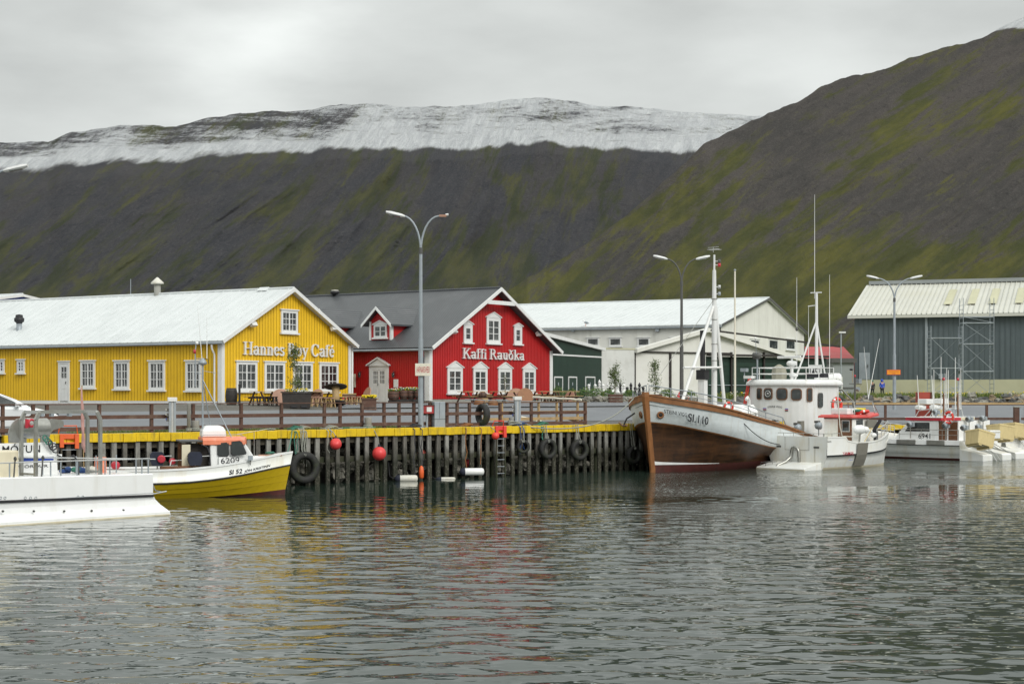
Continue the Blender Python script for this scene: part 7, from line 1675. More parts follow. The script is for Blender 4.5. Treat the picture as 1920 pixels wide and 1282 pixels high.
# roof goalpost, instrument cross, whips
mb = MB(); xg = ca + 1.9
mb.tube([(xg, -.8, zf - .05), (xg - .15, -.75, zf + .55), (xg - .15, .75, zf + .55), (xg, .8, zf - .05)], .028, 'steel', 7).tube([(xg + .3, -.8, zf - .05), (xg - .15, -.75, zf + .55)], .022, 'steel', 6); mb.tube([(xg - 1.6, -.75, zf + .55), (xg - .15, -.75, zf + .55)], .026, 'steel', 6).tube([(xg - 1.6, .7, zf + .55), (xg - .15, .7, zf + .55)], .026, 'steel', 6).tube([(xg - 1.6, -.75, zf - .1), (xg - 1.6, -.75, zf + .55), (xg - 1.6, .7, zf + .55)], .026, 'steel', 6); mb.build('roof_frame', cab)
s_, z_ = B2.at(1603, 752, .0); _, z1 = B2.at(1603, 706, 0)
mb = MB().tube([(s_, 0, z_ - .15), (s_, 0, z1)], .05, 'dark_grey', 8).tube([(s_ - .45, 0, z1 - .35), (s_ + .55, 0, z1 - .38)], .02, 'dark_grey', 6).lathe([(.05, -.06), (.05, .06)], 'crimson', c=(s_, 0, z1 + .03), n=10).lathe([(.04, -.05), (.12, 0), (.03, .06)], 'ink', c=(s_ - .3, 0, z1 + .35), n=10).tube([(s_ - .2, 0, z1 + .3), (s_ - .18, 0, z1 - .3)], .012, 'wood_raw', 5).box((s_ + .25, -.05, z1 - .22), (.22, .2, .22), 'galv').box((s_ + .18, -.05, z1 - .62), (.16, .16, .16), 'galv', ry=R(45)); mb.build('instrument_mast', cab)
for p0, p1 in (((1628, 745), (1620, 650)), ((1628, 748), (1649, 635))):
    a = B2.at(*p0, -.75); b = B2.at(*p1, -.75); MB().tube([(a[0], -.75, a[1]), (b[0], -.75, b[1])], [.02, .009], 'boat_clean', 6).build('whip_aerial', cab)
s_, z_ = B2.at(1562, 764, -.6)
MB().tube([(B2.at(1570, 735, -1.2)[0], -1.2, B2.at(1570, 735, -1.2)[1]), (B2.at(1575, 800, -1.45)[0], -1.45, B2.at(1575, 800, -1.45)[1]), (B2.at(1579, 820, -1.5)[0], -1.5, 1.55), (B2.at(1600, 822, -1.5)[0], -1.5, 1.52)], .025, 'fender_white', 6).build('bent_pole', B2.root)
# line hauler and fender on the side deck
s_, z_ = B2.at(1611, 805, -1.4); MB().loft([[Vector((s_ + x, -1.4 + math.cos(q * math.pi / 4) * r, z_ + math.sin(q * math.pi / 4) * r * 1.1)) for q in range(8)] for x, r in ((-.42, .04), (-.38, .13), (-.2, .20), (.18, .21), (.24, .2))], 'boat_clean').ball((s_ + .5, -1.4, z_ - .02), .17, 'boat_clean', 14, (1.3, 1, 1)).tube([(s_ + .05, -1.4, z_ - .2), (s_ + .05, -1.35, z_ - .75)], .05, 'steel', 8).build('line_hauler', B2.root)
s_, z_ = B2.at(1637, 797, -1.0); MB().bar((s_ - .5, -1.0, z_ + .08), (s_ + .35, -.95, z_ + .06), .06, .42, 'grey_paint').bar((s_ - .1, -1.1, z_ - .3), (s_ + .6, -1.0, z_ + .25), .12, .12, 'ink').build('hauler_chute', B2.root)
x_, z_ = B2.at(1625, 818, -1.2); mb = MB(); random.seed(2)
for k in range(6): mb.tube([(x_ - .25 + k * .08, -1.25, z_ - .25 + .08 * k), (x_ + .05 + k * .09, -1.25 + .02 * k, z_ + .05 + .07 * k)], .022, 'tub', 5)
mb.build('yellow_rope_tangle', B2.root); MB().ball((x_ + .5, -1.25, 1.55), .12, 'boat_clean', 12, (1.6, 1, 1)).bx((x_ + .75, -1.2, 1.2), (x_ + .92, -1.05, 1.75), 'ink').build('small_fender', B2.root)
# pulpit rail
mb = MB(); gp = [(x, -hb2(x) + .08, rz2(x) + .55) for x in (5.2, 5.9, 6.6, 7.2)] + [(7.75, 0, 2.2)] + [(x, hb2(x) - .08, rz2(x) + .55) for x in (7.2, 6.6, 5.9, 5.2)]; pts_rail(mb, [Vector(p_) for p_ in gp], .022, 'alu', .55); mb.build('pulpit', B2.root)
mb = MB(); pts_rail(mb, [Vector((x, -1.55, 1.70)) for x in (.6, 1.2, 1.8)] , .016, 'steel', .2, False); pts_rail(mb, [Vector((.62, y, 1.70)) for y in (1.5, .9, .3, -.3, -.9, -1.5)], .016, 'steel', .2, False); mb.build('stern_guard_rail', B2.root)

# ---------- white boats at the right quay ----------
def white_boat(name, x, y, ang, label, roofmat, number, seedv, cabin=True, hullm='boat_white'):
    """origin at the stern corner; x runs towards the bow, near side is +y"""
    bt = Boat(name, x, y, ang, label, 'fishing boat'); r = bt.root; BW = 2.9
    hb = smf((0, 0), (4.5, 0.0), (6, .28), (7.4, .95), (8.3, 1.42)); rz_ = smf((0, .86), (4, .86), (6, .98), (8.3, 1.35))
    xs3 = [0, 1, 2, 3, 4, 5, 6, 6.8, 7.5, 8.0, 8.3]; mb = MB(); n = 8
    for sg in (1, -1):
        b = len(mb.v)
        for x_ in xs3:
            ins = hb(x_); hw = BW / 2 - ins; z = rz_(x_); k = x_ / 8.3
            for q, zz in ((.3, -.4), (.80, -.04), (.83, .10), (.88, .30), (.885, .31), (.93, .52), (.96, z - .10), (1.0, z - .06)): mb.v.append((x_ - .5 * k ** 5 * (1 - zz / 1.3), -BW / 2 * 0 + sg * hw * q, zz))
        for i in range(len(xs3) - 1):
            for j in range(n - 1): mb.f.append([b + i * n + j, b + (i + 1) * n + j, b + (i + 1) * n + j + 1, b + i * n + j + 1]); mb.m.append(mb._mi(['maroon', 'maroon', hullm, 'galv', hullm, hullm, 'ink'][j])); mb.sm.append(True)
    hw = BW / 2; k = len(mb.v); mb.v += [(0, hw, .8), (0, -hw, .8), (0, -hw * .8, -.1), (0, hw * .8, -.1)]; mb.f.append([k, k + 1, k + 2, k + 3]); mb.m.append(mb._mi('boat_white')); mb.sm.append(False)
    mb.build('hull', r)
    mb = MB(); sec = []
    for x_ in xs3: hw = BW / 2 - hb(x_); z = rz_(x_); sec.append([Vector((x_, s_ * (hw + o_), z + dz)) for s_, o_, dz in ((-1, 0, -.06), (-1, -.05, .20), (1, -.05, .20), (1, 0, -.06))])
    mb.loft(sec, 'boat_clean', smooth=False); mb.build('deck_moulding', r, bevel=.02)
    for a, b in ((.9, 2.0), (2.7, 3.9)): MB().bx((a, BW / 2 + .005, .80), (b, BW / 2 + .05, 1.05), 'steel').build('rubbing_plate', r)
    # stern pods
    for s_ in (1, -1): MB().prism([(0, .62), (-.15, .60), (-1.35, .36), (-1.42, .30), (-1.42, -.02), (0, -.02)], .95, 'boat_white', org=(0, s_ * BW / 2 if s_ > 0 else -BW / 2 + .95, 0), W=(0, -1, 0)).build('stern_pod', r, bevel=.03)
    MB().tube([(-.1, .2, .9), (-1.2, .2, .35), (-1.5, .25, .0), (-1.5, .25, -.3)], .02, 'alu', 6).tube([(-.1, -.2, .9), (-1.2, -.2, .35), (-1.5, -.15, .0)], .02, 'alu', 6).tube([(-.9, .2, .5), (-.9, -.2, .5)], .015, 'alu', 5).build('stern_ladder', r)
    if not cabin: return bt
    # cabin
    zc_ = 1.02; z1 = 2.10; D = -2.5
    mk0 = set(r.children)
    cab = MB().prism([(4.1, zc_), (6.9, zc_ + .05), (6.6, 1.45), (5.9, z1), (4.1, z1)], 1.9, 'boat_clean', org=(0, .95, 0), W=(0, -1, 0)).build('cabin', r, bevel=.03)
    ff = MB().prism([(4.65, 1.52), (6.2, 1.50), (5.85, 1.98), (4.65, 2.0)], .012, 'ink', org=(0, .952, 0), W=(0, 1, 0)).build('window', cab); MB().prism([(4.7, 1.56), (6.08, 1.54), (5.8, 1.94), (4.7, 1.96)], .008, 'glass', org=(0, .966, 0), W=(0, 1, 0)).build('pane', ff)
    MB().bx((3.9, -1.0, z1 + .003), (6.15, 1.0, z1 + .16), roofmat).bx((3.9, -1.02, z1 + .163), (6.2, 1.02, z1 + .19), 'boat_clean').build('roof', cab, bevel=.015)
    MB().bx((2.95, .6, zc_), (4.09, .92, z1 - .05), 'brown_door').bx((2.9, -.9, zc_), (3.0, .9, z1), 'boat_clean').bx((3.5, .921, zc_), (3.58, .95, z1), 'boat_clean').build('cabin_entrance', cab)
    if number: text(cab, number, 'ink', -5.35, -4.6, 1.12, 1.40, cab, Matrix.Translation((0, .955, 0)) @ Matrix.Rotation(math.pi, 4, 'Z'), depth=.006)
    for ch in r.children:
        if ch not in mk0: ch.location.x += D
    mb = MB(); pts_rail(mb, [Vector((x_, BW / 2 - .08, 1.62)) for x_ in (.1, 1.1, 2.4, 3.8)], .018, 'steel', .55); pts_rail(mb, [Vector((x_, -BW / 2 + .08, 1.62)) for x_ in (.1, 1.1, 2.4, 3.8)], .018, 'steel', .55); mb.build('guard_rail', r)
    mb = MB(); pts_rail(mb, [Vector((x_, s_ * (BW / 2 - hb(x_) - .06), rz_(x_) + .75)) for x_, s_ in ((5.8, 1), (6.8, 1), (7.7, 1), (8.2, 0), (7.7, -1), (6.8, -1), (5.8, -1))], .02, 'alu', .55); mb.build('pulpit', r)
    random.seed(seedv)
    for x_, y_, z_ in ((-.1, 1.2, 1.75), (.2, .2, 2.2), (1.0, 1.25, 1.85), (3.2, 1.25, 1.88), (2.0, .6, 2.55)):
        mb = MB().lathe([(.04, -.12), (.16, -.10), (.18, .02), (.13, .12), (.04, .15)], 'galv', c=(x_, y_, z_), axis='Y', n=14).box((x_ - .14, y_ - .04, z_), (.16, .2, .24), 'galv').tube([(x_, y_ - .05, z_ - .1), (x_, y_ - .05, z_ - .75)], .025, 'steel', 6).tube([(x_, y_, z_ + .1), (x_ + random.uniform(-.3, .3), y_ + .3, z_ + .12)], .014, 'alu', 5)
        o = mb.build('jigging_machine', r); MB().lathe([(.02, .155), (.10, .16), (.11, .19), (.06, .2), (.02, .18)], 'dark_grey', c=(x_, y_, z_), axis='Y', n=14).build('reel', o)
    # arch with radars and aerials
    mk1 = set(r.children)
    ar = MB().tube([(4.2, .85, 2.1), (4.3, .75, 2.75), (4.3, -.75, 2.75), (4.2, -.85, 2.1)], .03, 'alu', 7).tube([(5.0, .8, 2.1), (4.35, .75, 2.75)], .022, 'alu', 6).tube([(5.0, -.8, 2.1), (4.35, -.75, 2.75)], .022, 'alu', 6).tube([(5.6, .6, 2.1), (5.3, .5, 2.65), (4.3, .6, 2.75)], .025, 'alu', 6).build('aerial_arch', r)
    MB().lathe([(.2, 0), (.30, .04), (.31, .18), (.22, .24), (.02, .25)], 'boat_clean', c=(5.4, .2, 2.7), n=18).build('radar_dome', ar); MB().bx((4.9, -.35, 3.0), (5.5, .35, 3.28), 'boat_clean').build('radar_box', ar, bevel=.04)
    for x_, y_, z0, z1_, m_ in ((4.3, .6, 2.7, 4.9, 'boat_clean'), (4.1, .2, 2.7, 5.6, 'boat_clean'), (4.0, -.2, 2.7, 5.0, 'boat_clean'), (4.35, -.6, 2.7, 4.7, 'boat_clean'), (5.3, .5, 2.7, 4.6, 'boat_clean')): antenna(ar, x_, y_, z0, z1_, .022, m_, dx=.12 if x_ > 5 else 0)
    MB().tube([(4.0, .1, 2.0), (4.0, .1, 3.6)], .045, 'brown_door', 8).tube([(4.0, .1, 3.6), (4.0, .1, 4.35)], .014, 'galv', 6).lathe([(.04, 0), (.08, .03), (.06, .14), (.02, .16)], 'crimson', c=(4.0, .1, 4.3), n=10).lathe([(.05, 0), (.12, .03), (.03, .1)], 'boat_clean', c=(4.15, -.15, 3.5), n=10).build('lamp_mast', ar)
    for ch in r.children:
        if ch not in mk1: ch.location.x += -2.2
    return bt
WBx = 883.6 / FP * 84.6; ew = Vector((math.cos(R(133)), math.sin(R(133)))); nw = Vector((-ew.y, ew.x)); w0 = Vector((WBx, 84.6)) + ew * 1.42 - nw * 1.45
b1 = white_boat('white_fishing_boat', w0.x, w0.y, R(133), 'white fishing boat 6941 with crimson roof band and grey jigging reels on its rail', 'crimson', '6941', 3)
w1 = Vector((26.2, 86.4)) + ew * 1.42 - nw * 1.45
b3 = white_boat('white_fishing_boat', w1.x, w1.y, R(133), 'cream white fishing boat moored between 6941 and the far wharf, its cabin roof pale', 'cream_boat', None, 5)
w2 = Vector((28.2, 89.3)) + ew * .6 - nw * 1.45
b4 = white_boat('white_skiff', w2.x, w2.y, R(128), 'low open white boat at the right edge under the yellowish fish tubs', 'boat_clean', None, 6, cabin=False); b4.root.scale.x = .55
o = thing('life_ring', b1.W(.8, 1.2, 2.28), R(133), 'orange life ring standing beside the crimson roof band of boat 6941', 'life ring', 'orange life rings on the boats'); life_ring(o, (0, 0, 0), .30, (.2, 1, .1), 'ring'); MB().torus((0, 0, 0), .385, .014, 'rope_grey', (.2, 1, .1), 20, 5).build('grab_line', o)
def tub(px_, py_, Y, rz, rx, ry, label):
    c = P(px_, py_, Y); o = thing('fish_tub', c, rz, label, 'fish tub', 'cream yellow fish tubs on the boats'); o.rotation_euler = (rx, ry, rz)
    a, b_, h, t_ = .60, .50, .40, .06; mb = MB()
    mb.loft([[Vector((x * k, y * k, z)) for x, y in ((-a, -b_), (a, -b_), (a, b_), (-a, b_))] for z, k in ((-h, .93), (h, 1.0), (h, 1 - t_ / a * 1.1), (-h + .1, .84))], 'tub', smooth=False); mb.build('tub', o, bevel=.02)
    mb = MB()
    for x in (-.38, .38): mb.bx((x - .10, -b_ * .9, -h - .07), (x + .10, b_ * .9, -h - .002), 'tub')
    mb.build('skid', o); MB().bx((-a - .012, -b_ - .012, h - .1), (a + .012, b_ + .012, h - .04), 'tub').build('rim', o)
tub(1837, 823, 84.8, R(28), R(-8), R(14), 'front cream yellow fish tub tilted on the stern of boat 6941')
tub(1876, 811, 87.6, R(30), R(-6), R(8), 'middle cream yellow fish tub behind the front one')
tub(1904, 808, 90.5, R(30), R(-5), R(8), 'rear fish tub at the far right, greyer than the other two')
c = P(1860, 814, 86); o = thing('white_crate', c, R(25), 'small white plastic crate between the front and middle fish tubs', 'crate'); MB().bx((-.35, -.25, -.22), (.35, .25, .22), 'boat_clean').build('body', o, bevel=.02); MB().bx((-.37, -.27, .10), (.37, .27, .16), 'fender_white').build('rim', o)
# ================= THINGS BEFORE THE CAFÉS =================
def gxy(px_, Y): x = (px_ - 960) / FP * Y; return x, Y, ground(x, Y)
def before(px_, out, pl, H=0): pass
def reel_table(px_, Y, rad, tilt, yaw, label, H=.75, mat='wood_disc', on=True, z=None, flip=False):
    """cable reel used as a table: two discs and a drum"""
    x, y, g = gxy(px_, Y); o = thing('cable_reel', (x, y, g if z is None else z), yaw, label, 'cable reel', 'cable reel tables before the cafés')
    o.rotation_euler = (0, 0, yaw); c, s_ = math.cos(tilt), math.sin(tilt); mx = Matrix.Rotation(tilt, 3, 'X')
    def disc(z0, z1, r): return [(0.02, z0), (r, z0), (r, z1), (.02, z1)]
    lift = Vector((0, 0, rad * abs(s_) * .98))
    MB().lathe(disc(H - .05, H, rad), mat, c=lift, n=28, mx=mx, smooth=False).build('disc', o); MB().lathe(disc(0, .05, rad * (.9)), mat, c=lift, n=28, mx=mx, smooth=False).build('disc', o)
    MB().lathe([(rad * .36, .05), (rad * .30, H * .5), (rad * .36, H - .05)], 'wood_raw', c=lift, n=16, mx=mx).build('drum', o); return o
def tilted_disc(px_, py_, Y, rad, tilt, yaw, label, mat='wood_disc'):
    """round table tipped on its edge: top, centre post and foot"""
    c = P(px_, py_, Y); x, y = c.x, c.y; o = thing('round_table', (x, y, c.z), yaw, label, 'round table', 'round tables tipped up to dry')
    mx = Matrix.Rotation(tilt, 3, 'X')
    MB().lathe([(.01, -.025), (rad, -.025), (rad, .025), (.01, .025)], mat, n=30, mx=mx, smooth=False).build('table_top', o)
    e = mx @ Vector((0, 0, -.62)); MB().tube([mx @ Vector((0, 0, -.03)), e], .05, 'wood_raw', 8).build('post', o)
    b1_ = mx @ Vector((-.3, 0, -.62)); b2_ = mx @ Vector((.3, 0, -.62)); MB().bar(b1_, b2_, .08, .06, 'wood_raw').build('foot', o)
    lg = MB()
    for s_ in (-1, 1): lg.bar((s_ * .2, .05, -.02), (s_ * .25, .15, ground(x, y) - c.z), .06, .06, 'wood_raw')
    lg.build('prop', o); return o
tilted_disc(528, 745, 83.5, .50, R(62), R(20), 'leftmost tipped pinkish round table, left of the black planter'); tilted_disc(591, 745, 85.5, .52, R(58), R(-38), 'tipped pinkish round table just right of the black planter'); tilted_disc(687, 741, 91.0, .50, R(70), R(-62), 'tipped round table seen nearly edge on before the white door')
reel_table(630, 84.5, .60, R(-16), R(10), 'dark topped cable reel table leaning before the yellow café corner', H=.95, mat='wood_dark')
tilted_disc(966, 742, 96.5, .52, R(60), R(-12), 'pinkish tipped round table below the third red café window'); tilted_disc(985.5, 742.5, 96.3, .50, R(78), R(20), 'orange brown round table standing on edge before the red café', 'wood_brown'); tilted_disc(1067, 745, 104, .46, R(66), R(-50), 'tipped pale round table before the green shed doors')
def bench_stack(px0, px1, py0, py1, Y, n, label):
    a, b = P(px0, py1, Y), P(px1, py0, Y); o = thing('bench_stack', (a.x, Y, ground(a.x, Y)), R(8), label, 'benches'); W = b.x - a.x; z1 = b.z - ground(a.x, Y)
    for k in range(n): z = z1 - .04 - k * .16; MB().bx((0, 0, z - .03), (W, .40, z + .03), 'wood_raw').build('plank', o); MB().bx((.03, .03, z - .128), (W - .03, .36, z - .034), 'crimson' if k % 2 else 'wood_red').build('seat_frame', o)
    for x in (.1, W - .15): MB().bx((x, .1, 0), (x + .08, .2, z1 - n * .16), 'wood_raw').build('leg', o); MB().bx((x, .28, 0), (x + .08, .36, z1 - n * .16), 'wood_raw').build('leg', o)
bench_stack(641, 668, 737, 756, 88, 4, 'stack of wooden benches beside the dark topped cable reel'); bench_stack(892, 925, 738, 752, 95, 2, 'short stack of timber benches at the left end of the red café terrace'); bench_stack(1003, 1038, 738, 752, 100, 2, 'timber benches stacked below the right hand red café window')
# terrace stools and chairs behind the railing
def stool(px_, Y, label, h=.75, mat='wood_raw'):
    x, y, g = gxy(px_, Y); o = thing('bar_stool', (x, y, g), random.uniform(0, 3), label, 'stool', 'wooden stools behind the railing')
    MB().lathe([(.01, h - .04), (.17, h - .04), (.17, h), (.01, h)], 'wood_dark' if mat == 'dark' else 'wood_disc', n=14, smooth=False).build('seat', o)
    for a in (45, 135, 225, 315): MB().bar((.17 * math.cos(R(a)) * 1.1, .17 * math.sin(R(a)) * 1.1, 0), (.11 * math.cos(R(a)), .11 * math.sin(R(a)), h - .04), .05, .05, 'wood_raw' if mat != 'dark' else 'wood_dark').build('leg', o)
    MB().torus((0, 0, h * .4), .15, .015, 'wood_raw', (0, 0, 1), 12, 5).build('foot_ring', o); return o
random.seed(31)
for px_ in (479, 491, 503, 515): stool(px_, 83.0, 'low stool in the row between the barrel and the black planter', .5, 'dark')
for px_ in (588, 599, 612, 622): stool(px_, 83.6, 'wooden stool between the black planter and the dark topped reel', .5)
for px_ in (651, 661, 672): stool(px_, 86.5, 'wooden stool in front of the stacked benches by the red door', .5)
for px_ in (1000, 1012, 1024, 1046, 1056): stool(px_, 98.5, 'dark stool before the right end of the red café', .5, 'dark')
def picnic(px_, Y, rz, label):
    x, y, g = gxy(px_, Y); o = thing('picnic_table', (x, y, g), rz, label, 'picnic table', 'timber picnic tables before the cafés')
    for k in range(4): MB().bx((-.9, -.36 + k * .185, .70), (.9, -.36 + k * .185 + .165, .74), 'wood_raw').build('table_plank', o)
    for s_ in (-1, 1):
        MB().bx((-.9, s_ * .68 - .13, .42), (.9, s_ * .68 + .13, .455), 'wood_raw').build('bench_seat', o)
        for q in (-1, 1): MB().bar((s_ * .62, q * .70, 0), (s_ * .62, q * .24, .70), .05, .09, 'wood_red').build('leg', o)
        MB().bx((s_ * .62 - .03, -.72, .34), (s_ * .62 + .03, .72, .418), 'wood_red').build('bearer', o)
picnic(886, 93.5, R(45), 'timber picnic table at the left end of the red café terrace'); picnic(945, 95, R(50), 'timber picnic table before the third red café window'); picnic(1022, 98, R(48), 'timber picnic table before the right corner of the red café'); picnic(1058, 100, R(30), 'timber picnic table near the green shed'); picnic(608, 86, R(52), 'timber picnic table right of the black planter'); picnic(500, 84.6, R(50), 'timber picnic table left of the black planter')
# black planter with sapling
def leaves(mb, c, rad, n, size, mat, seed, up=1.0):
    random.seed(seed)
    cl = [Vector((random.gauss(0, .45), random.gauss(0, .45), random.gauss(0, .55))) for _ in range(max(4, n // 26))]
    for _ in range(n):
        q = random.choice(cl); p_ = Vector((c[0] + (q.x + random.gauss(0, .22)) * rad[0], c[1] + (q.y + random.gauss(0, .22)) * rad[1], c[2] + (q.z + random.gauss(0, .22)) * rad[2]))
        a = Vector((random.uniform(-1, 1), random.uniform(-1, 1), random.uniform(-.6, .8))).normalized(); b = a.orthogonal().normalized(); b.rotate(Matrix.Rotation(random.uniform(0, 6.28), 3, a)); s_ = size * random.uniform(.6, 1.3)
        mb.add([p_ - a * s_, p_ + b * s_ * .4, p_ + a * s_, p_ - b * s_ * .4], [(0, 1, 2, 3)], mat)
def sapling(px_, Y, ztop_px, crown_px, wid, label, n=650, base=None, leaf='leaf', size=.055, seed=1, name='sapling', z0=None, bare=False):
    x, y, g = gxy(px_, Y); g = base if base is not None else g; zt_ = P(0, ztop_px, Y).z; zc0 = P(0, crown_px, Y).z; o = thing(name, (x, y, g), 0, label, 'tree', 'small trees along the quay')
    random.seed(seed); mb = MB(); H = zt_ - g; lc = zc0 - g
    mb.tube([(0, 0, 0), (.03, .02, H * .35), (-.02, .03, H * .65), (.02, 0, H * .95)], [.04, .032, .022, .006], 'bark', 7); mb.build('trunk', o)
    mb = MB(); tips = []
    for k in range(16):
        z = lc + (H - lc) * random.uniform(0, .9); a = random.uniform(0, 6.28); r = wid * random.uniform(.5, 1.0) * (1 - .5 * (z - lc) / max(.1, H - lc)); t_ = Vector((math.cos(a) * r, math.sin(a) * r, z + r * .9)); tips.append(t_)
        mb.tube([(0, 0, z), (t_.x * .5, t_.y * .5, z + r * .35), t_], [.014, .009, .004], 'bark', 4, caps=False)
    mb.build('branches', o)
    mb = MB(); per = n // len(tips)
    for i, t_ in enumerate(tips + [Vector((0, 0, H * .93))]):
        for _ in range(per):
            f = random.random() ** .6; base_ = Vector((0, 0, t_.z - .2)).lerp(t_, f); p_ = base_ + Vector((random.gauss(0, .10), random.gauss(0, .10), random.gauss(0, .13))) * (1 + wid * .5)
            a = Vector((random.uniform(-1, 1), random.uniform(-1, 1), random.uniform(-1, .5))).normalized(); b = a.orthogonal().normalized(); b.rotate(Matrix.Rotation(random.uniform(0, 6.28), 3, a)); s_ = size * random.uniform(.6, 1.3)
            mb.add([p_ - a * s_, p_ + b * s_ * .42, p_ + a * s_, p_ - b * s_ * .42], [(0, 1, 2, 3)], leaf)
    mb.build('crown', o, fix=False); return o
x, y, g = gxy(556, 81.5); o = thing('black_planter', (x, y, g), R(12), 'large tarred black timber planter with yellow flowers before the yellow café', 'planter')
MB().loft([[Vector((a * k, b * k, z)) for a, b in ((-.72, -.4), (.72, -.4), (.72, .4), (-.72, .4))] for z, k in ((.0, .92), (.78, 1.0))], 'wood_dark', smooth=False).bx((-.78, -.46, .783), (.78, .46, .85), 'wood_dark').build('box', o)
for q in (-.3, .2): MB().bx((q, -.44, .03), (q + .3, -.37, .16), 'black').build('foot', o)
def flowers(name, x, y, z, rx_, ry_, n, mats, label, seed, sz=.03, leafn=120):
    random.seed(seed); mb = MB()
    for _ in range(leafn): p_ = Vector((x + random.uniform(-rx_, rx_), y + random.uniform(-ry_, ry_), z + random.uniform(-.05, .12))); a = Vector((random.uniform(-1, 1), random.uniform(-1, 1), random.uniform(.2, 1))).normalized(); b = a.orthogonal() * .3; mb.add([p_, p_ + (a + b) * .05, p_ + a * .11, p_ + (a - b) * .05], [(0, 1, 2, 3)], 'bush')
    for _ in range(n):
        p_ = (x + random.uniform(-rx_, rx_), y + random.uniform(-ry_, ry_), z + random.uniform(.05, .18)); mb.ball(p_, sz * random.uniform(.7, 1.3), random.choice(mats), 6, (1.2, 1.2, .6))
    return tag(mb.build(name), kind='stuff', label=label, cat='flowers')
flowers('planter_flowers', x, y, g + .84, .6, .3, 90, ['flower_yellow', 'flower_yellow', 'flower_white'], 'yellow and white flowers filling the black planter', 5)
sapling(553, 81.5, 645, 742, .42, 'slender leafy sapling growing in the black planter before the yellow café', 950, base=g + .8, seed=4, size=.06)
# half barrels of flowers by the red door
for i, (px_, Yb, r, lab) in enumerate(((738, 91.5, .34, 'leftmost round wooden flower barrel right of the white door'), (757, 91.6, .26, 'wooden flower barrel second from the white door'), (771, 91.7, .26, 'wooden flower barrel third from the white door'), (785, 91.4, .24, 'smallest flower barrel, behind the street lamp'))):
    x, y, g = gxy(px_, Yb); g += .28 if i else .22; o = thing('flower_barrel', (x, y, g), 0, lab, 'planter', 'flower barrels at the red café wall')
    MB().lathe([(r * .75, 0), (r * .98, .18), (r, .3), (r * .9, .5), (r * .8, .5), (r * .8, .46)], 'wood_red', n=18).torus((0, 0, .15), r * .96, .015, 'black', (0, 0, 1), 20, 5).torus((0, 0, .38), r * .98, .015, 'black', (0, 0, 1), 20, 5).build('tub', o); MB().bx((-.3, -.2, -g + ground(x, y)), (.3, .2, -.003), 'wood_dark').build('stand', o)
    flowers('barrel_flowers', x, y, g + .5, r * .9, r * .8, 34, ['flower_white', 'flower_white', 'flower_yellow'], 'white flowers spilling from the ' + ['leftmost', 'second', 'third', 'last'][i] + ' barrel by the red wall', 20 + i, .035, 200)
x, y, g = gxy(692, 82.5); o = thing('flower_box', (x, y, g), R(10), 'brown wooden box of yellow flowers in front of the white door', 'planter')
MB().bx((-.36, -.22, 0), (.36, .22, .55), 'wood_red').bx((-.4, -.26, .553), (.4, .26, .6), 'wood_red').build('box', o); MB().bx((-.30, -.225, .1), (.30, -.221, .14), 'wood_dark').build('slat_gap', o); flowers('box_flowers', x, y, g + .60, .36, .22, 130, ['flower_yellow'], 'dense yellow flowers in the brown box before the white door', 9, .04)
# barrel and post at the corner of the yellow café
x, y, g = gxy(434, 84.5); o = thing('barrel', (x, y, g), 0, 'dark upright wooden barrel at the corner of the yellow café', 'barrel'); MB().lathe([(.25, 0), (.31, .25), (.33, .45), (.31, .68), (.26, .9), (.22, .9)], 'wood_dark', n=18).build('staves', o)
for z in (.15, .35, .6, .78): MB().torus((0, 0, z), .318 - abs(z - .46) * .08, .012, 'dark_grey', (0, 0, 1), 20, 5).build('hoop', o)
x, y, g = gxy(449, 84); o = thing('black_post', (x, y, g), 0, 'short black post beside the dark barrel', 'post'); MB().tube([(0, 0, 0), (0, 0, 1.05)], .06, 'black', 10).build('post', o); MB().lathe([(.075, 1.05), (.07, 1.09), (.02, 1.1)], 'black', n=10).build('cap', o)
# birch logs, log rounds on the terrace
for px0, px1, py0, py1, Y, r, lab in ((1000, 1090, 744.5, 749, 93, .075, 'long pale birch pole resting on the raw timber railing'), (872, 1046, 749, 754, 90, .03, 'thin grey pole lying along the raw timber railing')):
    a, b = P(px0, py0, Y), P(px1, py1, Y - 3); n_ = 9; o = MB().tube([a.lerp(b, i / n_) + Vector((0, 0, .015 * math.sin(i * 2.1))) for i in range(n_ + 1)], [r * (1 - .3 * i / n_) for i in range(n_ + 1)], 'birch' if False else 'sign_cream' if r > .05 else 'galv', 8).build('pole'); tag(o, lab, 'pole')
for px_, py_, r, lab in ((899, 757, .34, 'left upright log round with orange cut face on the terrace'), (925, 757, .30, 'right log round with orange cut face, ringed dark')):
    c = P(px_, py_, 91); o = thing('log_round', c, 0, lab, 'log'); MB().lathe([(r * .97, -.2), (r, .0), (r * .97, .2)], 'wood_red', axis='Y', n=20).build('bark', o); MB().lathe([(r * .88, -.215), (r * .88, -.203)], 'wood_brown', axis='Y', n=20).build('cut_face', o); MB().bx((-r * .8, -.15, ground(c.x, c.y) - c.z), (r * .8, .15, -r * .9), 'wood_raw').build('stand', o)
c = P(905, 740, 92.5); o = thing('small_keg', c, R(20), 'small dark brown keg among the benches below the second red café window', 'keg'); MB().lathe([(.12, -.22), (.18, 0), (.12, .22)], 'wood_red', axis='X', n=14).build('staves', o); MB().torus((.1, 0, 0), .165, .012, 'black', (1, 0, 0), 14, 5).torus((-.1, 0, 0), .165, .012, 'black', (1, 0, 0), 14, 5).build('hoop', o)
MB().bx((-.3, -.1, -.4), (.3, .1, -.19), 'wood_raw').build('cradle', o)
